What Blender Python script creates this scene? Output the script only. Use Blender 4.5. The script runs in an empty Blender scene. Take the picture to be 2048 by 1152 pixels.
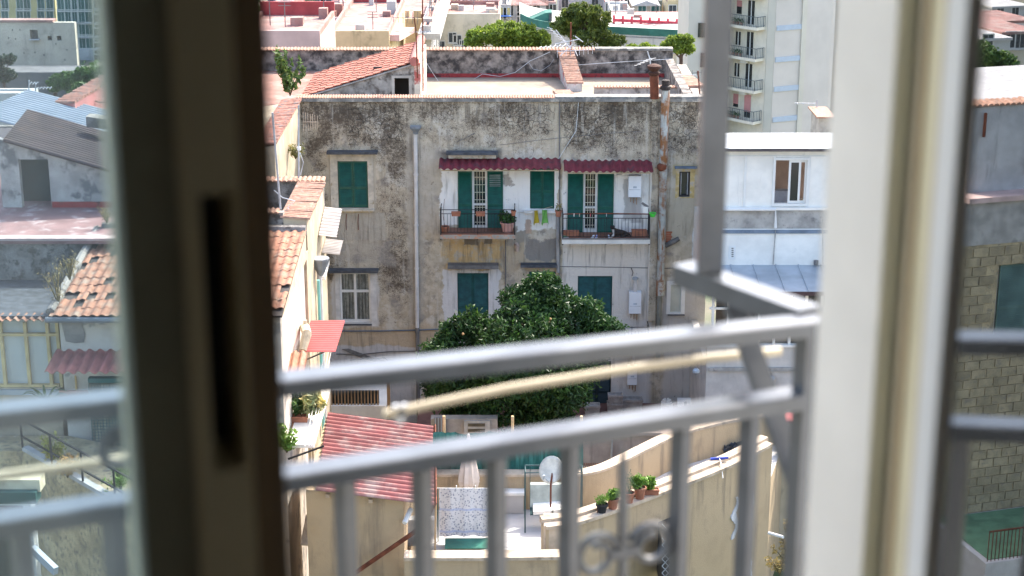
import bpy, math, random
import numpy as np
from mathutils import Vector, Matrix
random.seed(7); RNG = np.random.default_rng(7)
sc = bpy.context.scene; col = sc.collection
R = math.radians
# ------------------------------------------------------------------ camera
CZ = 60.0; FPX = 3413.0; PITCH = R(17.0)
cam = bpy.data.cameras.new('camera'); cam.lens = 60; cam.sensor_width = 36; cam.clip_start = 0.05; cam.clip_end = 3000
cam.dof.use_dof = True; cam.dof.focus_distance = 66.0; cam.dof.aperture_fstop = 5.0; cam.dof.aperture_blades = 9
camo = bpy.data.objects.new('camera', cam); col.objects.link(camo)
camo.location = (0, 0, CZ); camo.rotation_euler = (R(90) - PITCH, 0, 0); sc.camera = camo
# ------------------------------------------------------------------ sky, sun, exposure
SUN_EL, SUN_AZ = R(45), R(36)          # azimuth to the right of the view direction (+y)
w = bpy.data.worlds.new('World'); sc.world = w; w.use_nodes = True
nt = w.node_tree; nt.nodes.clear()
sky = nt.nodes.new('ShaderNodeTexSky'); sky.sky_type = 'NISHITA'; sky.sun_disc = False
sky.sun_elevation = SUN_EL; sky.sun_rotation = SUN_AZ; sky.air_density = 1.0; sky.dust_density = 3.0; sky.ozone_density = 0.4
bg = nt.nodes.new('ShaderNodeBackground'); bg.inputs['Strength'].default_value = 0.15
wo = nt.nodes.new('ShaderNodeOutputWorld'); nt.links.new(sky.outputs[0], bg.inputs[0]); nt.links.new(bg.outputs[0], wo.inputs[0])
sl = bpy.data.lights.new('sun', 'SUN'); sl.energy = 2.1; sl.angle = R(0.53); sl.color = (1.0, 0.94, 0.84)
so = bpy.data.objects.new('sun', sl); col.objects.link(so); so.location = (30, 60, 140)
SDIR = Vector((math.sin(SUN_AZ) * math.cos(SUN_EL), math.cos(SUN_AZ) * math.cos(SUN_EL), math.sin(SUN_EL)))
so.rotation_euler = SDIR.to_track_quat('Z', 'Y').to_euler()
sc.view_settings.view_transform = 'Standard'; sc.view_settings.look = 'None'; sc.view_settings.exposure = 2.1; sc.view_settings.gamma = 1
sc.view_settings.use_curve_mapping = False
sc.render.engine = 'CYCLES'; sc.cycles.use_denoising = True; sc.cycles.max_bounces = 7; sc.cycles.diffuse_bounces = 3
sc.cycles.transparent_max_bounces = 12; sc.cycles.glossy_bounces = 4; sc.cycles.sample_clamp_indirect = 6; sc.cycles.volume_bounces = 0
# ------------------------------------------------------------------ pixel -> place helpers (photo pixels, 2048 wide)
SP, CP = math.sin(PITCH), math.cos(PITCH)
def ray(px, py):
    a = (px - 1024) / FPX; b = -(py - 576) / FPX
    return Vector((a, CP + b * SP, -SP + b * CP))
def P(px, py, Y=None, Z=None):
    d = ray(px, py); t = (Y / d.y) if Y is not None else ((Z - CZ) / d.z)
    return Vector((0, 0, CZ)) + d * t
def X(px, py, Y): return P(px, py, Y).x
def ZZ(py, Y): return P(1024, py, Y).z
TH = R(22.0); U = Vector((math.cos(TH), math.sin(TH), 0)); N = Vector((-math.sin(TH), math.cos(TH), 0))
def Wp(u, n, z): return U * u + N * n + Vector((0, 0, CZ + z))
def Q(px, py, n):                       # pixel on a plane parallel to the window wall
    d = ray(px, py); return Vector((0, 0, CZ)) + d * (n / d.dot(N))
# ------------------------------------------------------------------ materials
MATS = {}
class NT:
    def __init__(s, name):
        s.m = bpy.data.materials.new(name); s.m.use_nodes = True; s.t = s.m.node_tree; s.t.nodes.clear()
        s.out = s.n('ShaderNodeOutputMaterial'); s.b = s.n('ShaderNodeBsdfPrincipled'); s.l(s.b.outputs[0], s.out.inputs[0])
        s.pos = s.n('ShaderNodeNewGeometry'); MATS[name] = s.m
    def n(s, ty, **k):
        x = s.t.nodes.new(ty)
        for a, v in k.items(): setattr(x, a, v)
        return x
    def l(s, a, b): s.t.links.new(a, b)
    def setin(s, inp, v):
        if isinstance(v, bpy.types.NodeSocket): s.l(v, inp)
        else: inp.default_value = v
    def math(s, op, a, b=None, clamp=False):
        x = s.n('ShaderNodeMath', operation=op); x.use_clamp = clamp
        s.setin(x.inputs[0], a)
        if b is not None: s.setin(x.inputs[1], b)
        return x.outputs[0]
    def noise(s, scale, detail=4, rough=.6, vec=None, w=None, dist=0):
        x = s.n('ShaderNodeTexNoise'); x.inputs['Scale'].default_value = scale; x.inputs['Detail'].default_value = detail
        x.inputs['Roughness'].default_value = rough; x.inputs['Distortion'].default_value = dist
        s.l(vec if vec is not None else s.pos.outputs['Position'], x.inputs['Vector']); return x.outputs[0]
    def ramp(s, v, a, b, lo=0., hi=1.):
        x = s.n('ShaderNodeMapRange'); x.interpolation_type = 'SMOOTHSTEP'
        s.setin(x.inputs[0], v); x.inputs[1].default_value = a; x.inputs[2].default_value = b
        x.inputs[3].default_value = lo; x.inputs[4].default_value = hi; return x.outputs[0]
    def mix(s, f, a, b):
        x = s.n('ShaderNodeMix', data_type='RGBA'); s.setin(x.inputs[0], f)
        for i, v in ((6, a), (7, b)):
            if isinstance(v, bpy.types.NodeSocket): s.l(v, x.inputs[i])
            else: x.inputs[i].default_value = (*v[:3], 1)
        return x.outputs[2]
    def scaled(s, sx, sy, sz):
        x = s.n('ShaderNodeMapping'); x.inputs['Scale'].default_value = (sx, sy, sz); s.l(s.pos.outputs['Position'], x.inputs[0]); return x.outputs[0]
    def bump(s, h, strength, dist=.02):
        x = s.n('ShaderNodeBump'); x.inputs['Strength'].default_value = strength; x.inputs['Distance'].default_value = dist
        s.setin(x.inputs['Height'], h); s.l(x.outputs[0], s.b.inputs['Normal'])
def mul(c, k): return tuple(min(1, max(0, v * k)) for v in c)
def mat(name, c, rough=.85, var=.25, scale=2., bump=.0, bscale=25., bdist=.01, metal=0., dirt=None, streak=None, island=0., objr=0., spec=.35, detail=5):
    if name in MATS: return MATS[name]
    s = NT(name)
    f = s.noise(scale, detail)
    k = s.ramp(f, .3, .7)
    cc = s.mix(k, mul(c, 1 - var), mul(c, 1 + var))
    if objr:
        oi = s.n('ShaderNodeObjectInfo'); cc = s.mix(s.math('MULTIPLY', oi.outputs['Random'], objr), cc, mul(c, .35))
    if island:
        ri = s.pos.outputs['Random Per Island']; cc = s.mix(s.math('MULTIPLY', ri, island), cc, mul(c, 2.2))
        
    if dirt:
        dc, ds, t0, t1 = dirt
        cc = s.mix(s.ramp(s.noise(ds, 8, .65), t0, t1), cc, dc)
    if streak:
        dc, ds, t0, t1 = streak
        cc = s.mix(s.ramp(s.noise(ds, 5, .6, vec=s.scaled(1, 1, .12)), t0, t1), cc, dc)
    s.l(cc, s.b.inputs['Base Color']); s.b.inputs['Roughness'].default_value = rough; s.b.inputs['Metallic'].default_value = metal
    s.b.inputs['Specular IOR Level'].default_value = spec
    if bump: s.bump(s.noise(bscale, 6, .6), bump, bdist)
    return s.m
def leafmat(name, c, c2, rough=.55, tl=.28, lump=1.1):
    if name in MATS: return MATS[name]
    s = NT(name); ri = s.pos.outputs['Random Per Island']
    cc = s.mix(ri, c, c2); cc = s.mix(s.ramp(s.noise(lump, 3), .42, .64, 0, .55), cc, mul(c, .55)); cc = s.mix(s.ramp(s.noise(lump * 1.7, 3), .56, .70, 0, .6), cc, (c2[0] * 1.7, c2[1] * 1.35, c2[2])); s.l(cc, s.b.inputs['Base Color']); s.b.inputs['Roughness'].default_value = rough
    tr = s.n('ShaderNodeBsdfTranslucent'); s.l(cc, tr.inputs[0]); mx = s.n('ShaderNodeMixShader'); mx.inputs[0].default_value = tl
    s.l(s.b.outputs[0], mx.inputs[1]); s.l(tr.outputs[0], mx.inputs[2]); s.l(mx.outputs[0], s.out.inputs[0]); return s.m
def glassmat(name, dust=.06, boost=1.7, tint=(.92, .96, .97)):
    s = NT(name); s.t.nodes.remove(s.b)
    fr = s.n('ShaderNodeFresnel'); fr.inputs[0].default_value = 1.5
    gl = s.n('ShaderNodeBsdfGlossy'); gl.inputs['Roughness'].default_value = 0.0
    tr = s.n('ShaderNodeBsdfTransparent'); tr.inputs[0].default_value = (*tint, 1)
    mx = s.n('ShaderNodeMixShader'); s.l(s.math('MULTIPLY', fr.outputs[0], boost, True), mx.inputs[0]); s.l(tr.outputs[0], mx.inputs[1]); s.l(gl.outputs[0], mx.inputs[2])
    di = s.n('ShaderNodeBsdfTranslucent'); di.inputs[0].default_value = (.8, .82, .84, 1)
    dd = s.n('ShaderNodeBsdfDiffuse'); dd.inputs[0].default_value = (.8, .82, .84, 1)
    md = s.n('ShaderNodeMixShader'); md.inputs[0].default_value = .5; s.l(di.outputs[0], md.inputs[1]); s.l(dd.outputs[0], md.inputs[2])
    m2 = s.n('ShaderNodeMixShader'); k = s.ramp(s.noise(9, 6, .6), .3, .75, dust * .6, dust * 1.4)
    s.l(k, m2.inputs[0]); s.l(mx.outputs[0], m2.inputs[1]); s.l(md.outputs[0], m2.inputs[2]); s.l(m2.outputs[0], s.out.inputs[0]); return s.m
# ------------------------------------------------------------------ mesh builder
class MB:
    def __init__(s): s.v = []; s.f = []; s.mi = []; s.smooth = False
    def add(s, vs, fs, mi=0):
        o = len(s.v); s.v.extend([tuple(v) for v in vs]); s.f.extend([tuple(i + o for i in f) for f in fs]); s.mi.extend([mi] * len(fs)); return s
    def box(s, x0, x1, y0, y1, z0, z1, mi=0):
        return s.add([(x0, y0, z0), (x1, y0, z0), (x1, y1, z0), (x0, y1, z0), (x0, y0, z1), (x1, y0, z1), (x1, y1, z1), (x0, y1, z1)],
                     [(0, 3, 2, 1), (4, 5, 6, 7), (0, 1, 5, 4), (1, 2, 6, 5), (2, 3, 7, 6), (3, 0, 4, 7)], mi)
    def pbox(s, px0, py0, px1, py1, Yf, Yb, mi=0):   # front face seen at these pixels, at depth Yf
        ym = (py0 + py1) / 2
        return s.box(X(px0, ym, Yf), X(px1, ym, Yf), Yf, Yb, ZZ(py1, Yf), ZZ(py0, Yf), mi)
    def obox(s, c, a, b, d, mi=0):
        c, a, b, d = map(Vector, (c, a, b, d)); vs = []
        for k in (-1, 1):
            for i, j in ((-1, -1), (1, -1), (1, 1), (-1, 1)): vs.append(c + a * i + b * j + d * k)
        return s.add(vs, [(0, 3, 2, 1), (4, 5, 6, 7), (0, 1, 5, 4), (1, 2, 6, 5), (2, 3, 7, 6), (3, 0, 4, 7)], mi)
    def bar(s, A, B, wd, hg, up=(0, 0, 1), mi=0):     # rectangular bar from A to B
        A, B = Vector(A), Vector(B); d = B - A; L = d.length; d.normalize(); up = Vector(up)
        sd = d.cross(up)
        if sd.length < 1e-4: sd = d.cross(Vector((0, 1, 0)))
        sd.normalize(); u2 = sd.cross(d)
        return s.obox((A + B) / 2, d * L / 2, sd * wd / 2, u2 * hg / 2, mi)
    def prism(s, pts, ext, mi=0):
        pts = [Vector(p) for p in pts]; e = Vector(ext); n = len(pts)
        return s.add(pts + [p + e for p in pts], [tuple(range(n))[::-1], tuple(range(n, 2 * n))] + [(i, (i + 1) % n, n + (i + 1) % n, n + i) for i in range(n)], mi)
    def tube(s, pts, r, n=8, mi=0, cap=True):
        pts = [Vector(p) for p in pts]; rs = r if isinstance(r, (list, tuple)) else [r] * len(pts); vs = []; prev = None
        for i, p in enumerate(pts):
            d = (pts[min(i + 1, len(pts) - 1)] - pts[max(i - 1, 0)]).normalized()
            a = (prev - d * prev.dot(d)) if prev is not None else d.cross(Vector((0, 0, 1)) if abs(d.z) < .9 else Vector((1, 0, 0)))
            a.normalize(); prev = a; b = d.cross(a)
            for k in range(n): t = 2 * math.pi * k / n; vs.append(p + (a * math.cos(t) + b * math.sin(t)) * rs[i])
        fs = [(i * n + k, i * n + (k + 1) % n, (i + 1) * n + (k + 1) % n, (i + 1) * n + k) for i in range(len(pts) - 1) for k in range(n)]
        if cap: fs += [tuple(range(n))[::-1], tuple(range((len(pts) - 1) * n, len(pts) * n))]
        return s.add(vs, fs, mi)
    def lathe(s, c, prof, n=16, mi=0, ax=None):
        c = Vector(c); vs = []
        for r, z in prof:
            for k in range(n): t = 2 * math.pi * k / n; vs.append(c + Vector((r * math.cos(t), r * math.sin(t), z)))
        m = len(prof); fs = [(i * n + k, i * n + (k + 1) % n, (i + 1) * n + (k + 1) % n, (i + 1) * n + k) for i in range(m - 1) for k in range(n)]
        fs += [tuple(range(n))[::-1], tuple(range((m - 1) * n, m * n))]
        return s.add(vs, fs, mi)
    def corr(s, p00, p10, p01, waves, amp, mi=0, seg=6, nv=1, trap=False, th=.012):
        # sheet p00 + a*(p10-p00) + b*(p01-p00); ridges run along b
        p00, p10, p01 = map(Vector, (p00, p10, p01)); e1 = p10 - p00; e2 = p01 - p00; nn = e1.cross(e2).normalized()
        if nn.z < 0: nn = -nn
        m = waves * seg; vs = []
        for sg in (0, -th):
            for j in range(nv + 1):
                for i in range(m + 1):
                    ph = 2 * math.pi * i / seg; h = math.sin(ph)
                    if trap: h = max(-.6, min(.6, h * 2)) / .6
                    vs.append(p00 + e1 * (i / m) + e2 * (j / nv) + nn * (amp * h + sg))
        s.smooth = True; w1 = m + 1; o = w1 * (nv + 1); fs = []
        for j in range(nv):
            for i in range(m):
                a = j * w1 + i; fs.append((a, a + 1, a + 1 + w1, a + w1)); fs.append((o + a, o + a + w1, o + a + 1 + w1, o + a + 1))
        rim = []
        for j in (0, nv): rim.append([(j * w1 + i) for i in range(m + 1)])
        for i in (0, m): rim.append([(j * w1 + i) for j in range(nv + 1)])
        for r_ in rim:
            b = len(vs); vs += [vs[k] for k in r_] + [vs[o + k] for k in r_]; q = len(r_); fs += [(b + k, b + k + 1, b + q + k + 1, b + q + k) for k in range(q - 1)]
        return s.add(vs, fs, mi)
    def barrels(s, A, B, Wd, n, mi=0, ov=1.0, jit=.0, flip=False):
        # n half round tiles side by side along A->B, each lying along the vector Wd
        A, B, Wd = Vector(A), Vector(B), Vector(Wd); st = (B - A) / n; r = st.length / 2 * ov; a = st.normalized(); up = a.cross(Wd).normalized()
        if up.z < 0: up = -up
        for i in range(n):
            c = A + st * (i + .5) + Wd * random.uniform(-jit, jit) + up * random.uniform(-jit, jit) * r
            vs = []
            for e in (0, 1):
                for k in range(5):
                    t = math.pi * k / 4; vs.append(c + Wd * e + a * (-math.cos(t) * r) + up * (math.sin(t) * r * .8))
            s.add(vs, [(k, k + 1, k + 6, k + 5) for k in range(4)] + [(0, 1, 2, 3, 4), (9, 8, 7, 6, 5), (0, 5, 9, 4)], mi)
        return s
    def wall(s, x0, x1, z0, z1, Yf, Yb, holes=(), mi=0, rmi=None, sides=True):
        # wall in an xz plane, front at Yf, real openings with reveals
        xs = sorted({x0, x1, *[h[0] for h in holes], *[h[1] for h in holes]}); zs = sorted({z0, z1, *[h[2] for h in holes], *[h[3] for h in holes]})
        for i in range(len(xs) - 1):
            for j in range(len(zs) - 1):
                cx, cz = (xs[i] + xs[i + 1]) / 2, (zs[j] + zs[j + 1]) / 2
                if any(h[0] < cx < h[1] and h[2] < cz < h[3] for h in holes): continue
                a, b, c, d = xs[i], xs[i + 1], zs[j], zs[j + 1]
                s.add([(a, Yf, c), (b, Yf, c), (b, Yf, d), (a, Yf, d)], [(0, 1, 2, 3)], mi)
                s.add([(a, Yb, c), (b, Yb, c), (b, Yb, d), (a, Yb, d)], [(3, 2, 1, 0)], mi)
        r = mi if rmi is None else rmi
        for a, b, c, d in holes:
            s.add([(a, Yf, c), (b, Yf, c), (b, Yf, d), (a, Yf, d), (a, Yb, c), (b, Yb, c), (b, Yb, d), (a, Yb, d)], [(0, 4, 5, 1), (1, 5, 6, 2), (2, 6, 7, 3), (3, 7, 4, 0)], r)
        if sides: s.add([(x0, Yf, z0), (x1, Yf, z0), (x1, Yf, z1), (x0, Yf, z1), (x0, Yb, z0), (x1, Yb, z0), (x1, Yb, z1), (x0, Yb, z1)], [(1, 5, 4, 0), (2, 6, 5, 1), (3, 7, 6, 2), (0, 4, 7, 3)], mi)
        return s
    def build(s, name, mats, parent=None, smooth=None, local=False):
        off = Vector((0, 0, 0)); p = parent
        if not local:
            while p is not None: off = off + p.location; p = p.parent
        me = bpy.data.meshes.new(name)
        vs = s.v if off.length == 0 else [(v[0] - off.x, v[1] - off.y, v[2] - off.z) for v in s.v]
        me.from_pydata(vs, [], s.f)
        if not isinstance(mats, (list, tuple)): mats = [mats]
        for m in mats: me.materials.append(m)
        if len(mats) > 1: me.polygons.foreach_set('material_index', s.mi)
        if smooth or (smooth is None and s.smooth): me.polygons.foreach_set('use_smooth', [True] * len(s.f))
        me.update()
        o = bpy.data.objects.new(name, me); col.objects.link(o); o.parent = parent; return o
def tag(o, label=None, cat=None, group=None, kind=None):
    for k, v in (('label', label), ('category', cat), ('group', group), ('kind', kind)):
        if v: o[k] = v
    return o
def thing(name, label, cat, loc, rotz=0., group=None):
    o = bpy.data.objects.new(name, None); o.empty_display_size = .1; col.objects.link(o); o.location = loc; o.rotation_euler = (0, 0, rotz)
    return tag(o, label, cat, group)
def struct(name, mb, m, label=None): return tag(mb.build(name, m), label, None, None, 'structure')
def inst(name, me, parent, loc, rot=None, scl=None):   # a piece sharing mesh data, placed in world coordinates under an unrotated parent
    o = bpy.data.objects.new(name, me); col.objects.link(o); o.parent = parent
    off = Vector((0, 0, 0)); p = parent
    while p is not None: off = off + p.location; p = p.parent
    o.location = Vector(loc) - off
    if rot is not None: o.rotation_euler = rot
    if scl is not None: o.scale = scl
    return o
def copy_tree(o, parent=None):
    c = o.copy(); col.objects.link(c); c.parent = parent
    for ch in list(o.children): copy_tree(ch, c)
    return c
def leaves(mb, blobs, n, size, shell=.55, squash=1., aspect=.5, mi=0, gap=.0, up=0.):
    """leaf sized faces spread through the outer volume of ellipsoidal clumps"""
    tot = sum(b[1][0] * b[1][1] + b[1][1] * b[1][2] + b[1][0] * b[1][2] for b in blobs)
    for c, r in blobs:
        m = max(4, int(n * (r[0] * r[1] + r[1] * r[2] + r[0] * r[2]) / tot))
        d = RNG.normal(size=(m, 3)); d /= np.linalg.norm(d, axis=1)[:, None]
        rad = shell + (1 - shell) * RNG.random(m) ** .6; rad *= 1 + .12 * RNG.normal(size=m)
        pc = np.array(c) + d * rad[:, None] * np.array(r)
        a = RNG.normal(size=(m, 3)) * .8 + d * .6 + np.array([0, 0, up]); a /= np.linalg.norm(a, axis=1)[:, None]
        b = np.cross(a, RNG.normal(size=(m, 3))); b /= np.linalg.norm(b, axis=1)[:, None]
        sz = size * (.6 + .8 * RNG.random(m))
        A = a * sz[:, None]; B = b * (sz * aspect)[:, None]; nrm = np.cross(a, b) * (sz * .18)[:, None]
        v = np.stack([pc - A * .5, pc + B * .5 + nrm, pc + A * .5, pc - B * .5 + nrm], 1).reshape(-1, 3)
        o = len(mb.v); mb.v.extend(map(tuple, v.tolist())); mb.f.extend([(o + 4 * i, o + 4 * i + 1, o + 4 * i + 2, o + 4 * i + 3) for i in range(m)]); mb.mi.extend([mi] * m)
    return mb
def limb(mb, A, B, r0, r1, wob=.1, n=5):
    A, B = Vector(A), Vector(B); L = (B - A).length
    pts = [A.lerp(B, i / n) + Vector((random.uniform(-1, 1), random.uniform(-1, 1), 0)) * wob * L * .3 * (0 < i < n) for i in range(n + 1)]
    mb.tube(pts, [r0 + (r1 - r0) * i / n for i in range(n + 1)], 7)
def smooth(a, b, x): t = max(0, min(1, (x - a) / (b - a))); return t * t * (3 - 2 * t)
def coping_run(A, B, Wd, n, parent, m=None):
    m = m or m_terra; A, B, Wd = map(Vector, (A, B, Wd)); st = (B - A) / n; me = None
    for i in range(n):
        if me is None: q_ = MB().barrels(Vector((0, 0, 0)), st, Wd, 1).build('coping_tile', m, parent, local=True); me = q_.data; off_ = Vector((0, 0, 0)); p_ = parent
        else: q_ = bpy.data.objects.new('coping_tile', me); col.objects.link(q_); q_.parent = parent
        w_ = Vector((0, 0, 0)); p_ = parent
        while p_ is not None: w_ = w_ + p_.location; p_ = p_.parent
        q_.location = A + st * i - w_; q_.rotation_euler = (random.uniform(-.03, .03), random.uniform(-.03, .03), random.uniform(-.05, .05))
# ================================================================== terrain
def ter(x, y):
    z = 33 - 28 * smooth(88, 215, y) + 1.2 * math.sin(x * .021 + 1) * math.sin(y * .017)
    z -= 9 * smooth(70, 130, y) * smooth(-20, -75, x) if False else 0
    return z
def make_ground():
    xs = [-2500, -1200, -600] + list(range(-320, 321, 20)) + [600, 1200, 2500]; ys = [-600, -200, -60, -20, 0] + list(range(20, 521, 16)) + [700, 1100, 2600]
    mb = MB(); w1 = len(xs)
    for y in ys:
        for x in xs: mb.v.append((x, y, ter(x, y)))
    for j in range(len(ys) - 1):
        for i in range(w1 - 1): a = j * w1 + i; mb.f.append((a, a + 1, a + 1 + w1, a + w1)); mb.mi.append(0)
    mb.smooth = True
    struct('ground', mb, mat('ground_earth', (.16, .14, .10), var=.35, scale=.08, dirt=((.05, .08, .03), .05, .45, .6)), 'dry earth and scrub of the hillside between the houses')
make_ground()
# ================================================================== the room we look out of
m_room = mat('room_plaster', (.80, .77, .71), var=.06)
FZ = -1.75
def ub(mb, u0, u1, n0, n1, z0, z1, mi=0):
    return mb.obox(Wp((u0 + u1) / 2, (n0 + n1) / 2, (z0 + z1) / 2), U * (u1 - u0) / 2, N * (n1 - n0) / 2, Vector((0, 0, (z1 - z0) / 2)), mi)
UL, UR, ZT = -.62, .95, .82            # the opening of the french window
mb = MB(); ub(mb, -2.6, UL, 1.18, 1.45, FZ - .3, 1.6); ub(mb, UR, 3.2, 1.18, 1.45, FZ - .3, 1.6); ub(mb, UL, UR, 1.18, 1.45, ZT, 1.6)
struct('window_wall', mb, m_room, 'plaster wall of the room around the french window')
mb = MB(); ub(mb, -2.8, -2.6, -3.4, 1.45, FZ - .3, 1.6); struct('room_wall_left', mb, m_room)
mb = MB(); ub(mb, 3.2, 3.4, -3.4, 1.45, FZ - .3, 1.6); struct('room_wall_right', mb, m_room)
mb = MB(); ub(mb, -2.8, 3.4, -3.6, -3.4, FZ - .3, 1.6); struct('room_wall_back', mb, m_room)
mb = MB(); ub(mb, -2.8, 3.4, -3.6, 1.45, 1.6, 1.8); struct('room_ceiling', mb, m_room)
mb = MB(); ub(mb, -2.8, 3.4, -3.6, 1.45, FZ - .5, FZ - .3 + .3); struct('room_floor', mb, mat('room_tiles', (.34, .27, .20), var=.2))
m_ext = mat('outer_stucco', (.085, .06, .045), var=.15, bump=.3)
mb = MB(); ub(mb, -12, 12, .9, 1.42, 33 - CZ, FZ - .52); ub(mb, -12, -2.82, .9, 1.42, FZ - .5, 5.5); ub(mb, 3.42, 12, .9, 1.42, FZ - .5, 5.5); ub(mb, -2.8, 3.4, .9, 1.42, 1.82, 5.5)
struct('house_wall', mb, m_ext, 'stucco outer wall of the house below and beside the french window')
mb = MB(); ub(mb, -1.9, 1.3, 1.46, 1.98, FZ - .2, FZ - .02); struct('balcony_floor', mb, mat('balcony_slab', (.14, .12, .11), var=.15))
# ---- white fixed frame at the right
m_white = mat('white_window_paint', (.88, .86, .81), rough=.45, var=.05, scale=5, bump=.08, bscale=14, bdist=.004)
m_cream = mat('cream_window_paint', (.80, .73, .50), rough=.5, var=.08, scale=6)
m_brownp = mat('brown_rebate_paint', (.52, .42, .27), rough=.5, var=.1)
uj = .802
t = thing('window_frame', 'white painted fixed frame of the window beside the balcony corner', 'window frame', Wp(uj + .06, 1.2, FZ))
ub(MB(), uj, UR, 1.158, 1.25, FZ, ZT).build('jamb', m_white, t)
ub(MB(), UL, UL + .05, 1.158, 1.25, FZ, ZT).build('jamb', m_white, t)
ub(MB(), UL + .05, uj, 1.158, 1.25, ZT - .06, ZT).build('head', m_white, t)
# ---- right leaf, swung inwards, its outer pane mirrors the houses on the left
PHI = R(8.0); H0 = Wp(uj + .006, 1.150, 0); DL = Vector((math.sin(PHI), -math.cos(PHI), 0)); NL = Vector((-math.cos(PHI), -math.sin(PHI), 0))
def lb(mb, s0, s1, a0, a1, z0, z1):
    c = H0 + DL * ((s0 + s1) / 2) + NL * ((a0 + a1) / 2) + Vector((0, 0, (z0 + z1) / 2)); return mb.obox(c, DL * (s1 - s0) / 2, NL * (a1 - a0) / 2, Vector((0, 0, (z1 - z0) / 2)))
t = thing('casement_leaf', 'open right window leaf whose glass mirrors the tile topped wall', 'window leaf', H0 + DL * .27 + Vector((0, 0, FZ)))
zt, zb = ZT - .07, FZ + .02
st = lb(MB(), .028, .085, -.045, 0, zb, zt).build('stile', m_cream, t)
lb(MB(), .0, .028, -.04, -.012, zb, zt).build('rebate', m_cream, st)
lb(MB(), .036, .046, 0, .004, zb, zt).build('groove_strip', m_brownp, st)
lb(MB(), .076, .085, 0, .003, zb, zt).build('groove_strip', m_brownp, st)
lb(MB(), .0852, .122, -.045, .004, zb, zt).build('bead', m_white, t)
lb(MB(), .47, .56, -.045, 0, zb, zt).build('stile', m_cream, t)
lb(MB(), .122, .47, -.045, 0, zb, zb + .3).build('bottom_rail', m_cream, t)
lb(MB(), .122, .47, -.045, 0, zt - .1, zt).build('top_rail', m_cream, t)
lb(MB(), .122, .47, -.007, -.003, zb + .3, zt - .1).build('pane', glassmat('pane_mirroring', dust=.008, boost=.62, tint=(.5, .52, .5)), t)
# a dark curtain hangs in the room beside the leaf
s_ = NT('dark_curtain_cloth'); s_.b.inputs['Base Color'].default_value = (.035, .035, .028, 1); s_.b.inputs['Roughness'].default_value = .95
mb = MB(); pts = []
for i in range(61):
    u = 1.0 + i * .02; pts.append(Wp(u, 1.05 + .03 * math.sin(i * 1.3), 0))
vs = [];
for zz in (FZ + .03, 1.45): vs += [p + Vector((0, 0, zz)) for p in pts]
vs += [v + N * .01 for v in vs]; n_ = 61
fs = [(i, i + 1, n_ + i + 1, n_ + i) for i in range(60)] + [(2 * n_ + i, 3 * n_ + i, 3 * n_ + i + 1, 2 * n_ + i + 1) for i in range(60)]
mb.add(vs, fs); tag(mb.build('curtain', MATS['dark_curtain_cloth'], smooth=True), 'dark curtain hanging in the room behind the mirroring window leaf', 'curtain')
# ---- left leaf, closed
m_in = mat('stile_paint', (.40, .41, .34), rough=.5, var=.15, scale=6); m_in2 = mat('astragal_paint', (.84, .75, .55), rough=.5, var=.1)
m_in3 = mat('stile_edge_paint', (.17, .125, .09), rough=.6, var=.1); m_lock = mat('lock_steel', (.02, .02, .025), rough=.4, metal=.0)
def uq(px, n): q = Q(px, 600, n); return q.dot(U)
nA = 1.08
ua, u1, u2, u3, ub_ = uq(256, nA), uq(368, nA), uq(404, nA), uq(472, nA), uq(561, nA); um = uq(484, nA)
zs0, zs1 = Q(436, 930, nA).z - CZ, Q(436, 380, nA).z - CZ
t = thing('casement_leaf', 'closed dark left window leaf with lock slot in its stile', 'window leaf', Wp(ua - .2, nA, FZ))
ub(MB(), ua, u1, nA, nA + .06, zb, zt).build('stile', m_in, t)
a = MB(); ub(a, u1, u2, nA - .012, nA + .06, zb, zt); ub(a, u3, um, nA - .012, nA + .06, zb, zt); ub(a, u2, u3, nA - .012, nA + .06, zs1, zt); ub(a, u2, u3, nA - .012, nA + .06, zb, zs0)
a = a.build('astragal', m_in2, t)
ub(MB(), u2, u3, nA + .045, nA + .06, zs0, zs1).build('lock_slot', m_lock, a)
ub(MB(), um, ub_, nA + .006, nA + .06, zb, zt).build('rebate_edge', m_in3, t)
ub(MB(), UL + .05, UL + .13, nA, nA + .06, zb, zt).build('stile', m_in, t)
ub(MB(), UL + .13, ua, nA, nA + .06, zt - .09, zt).build('top_rail', m_in, t)
ub(MB(), UL + .13, ua, nA, nA + .06, zb, zb + .25).build('bottom_rail', m_in, t)
ub(MB(), UL + .13, ua, nA + .028, nA + .032, zb + .25, zt - .09).build('pane', glassmat('pane_dusty', dust=.075, boost=1.3, tint=(.84, .92, .94)), t)
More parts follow.
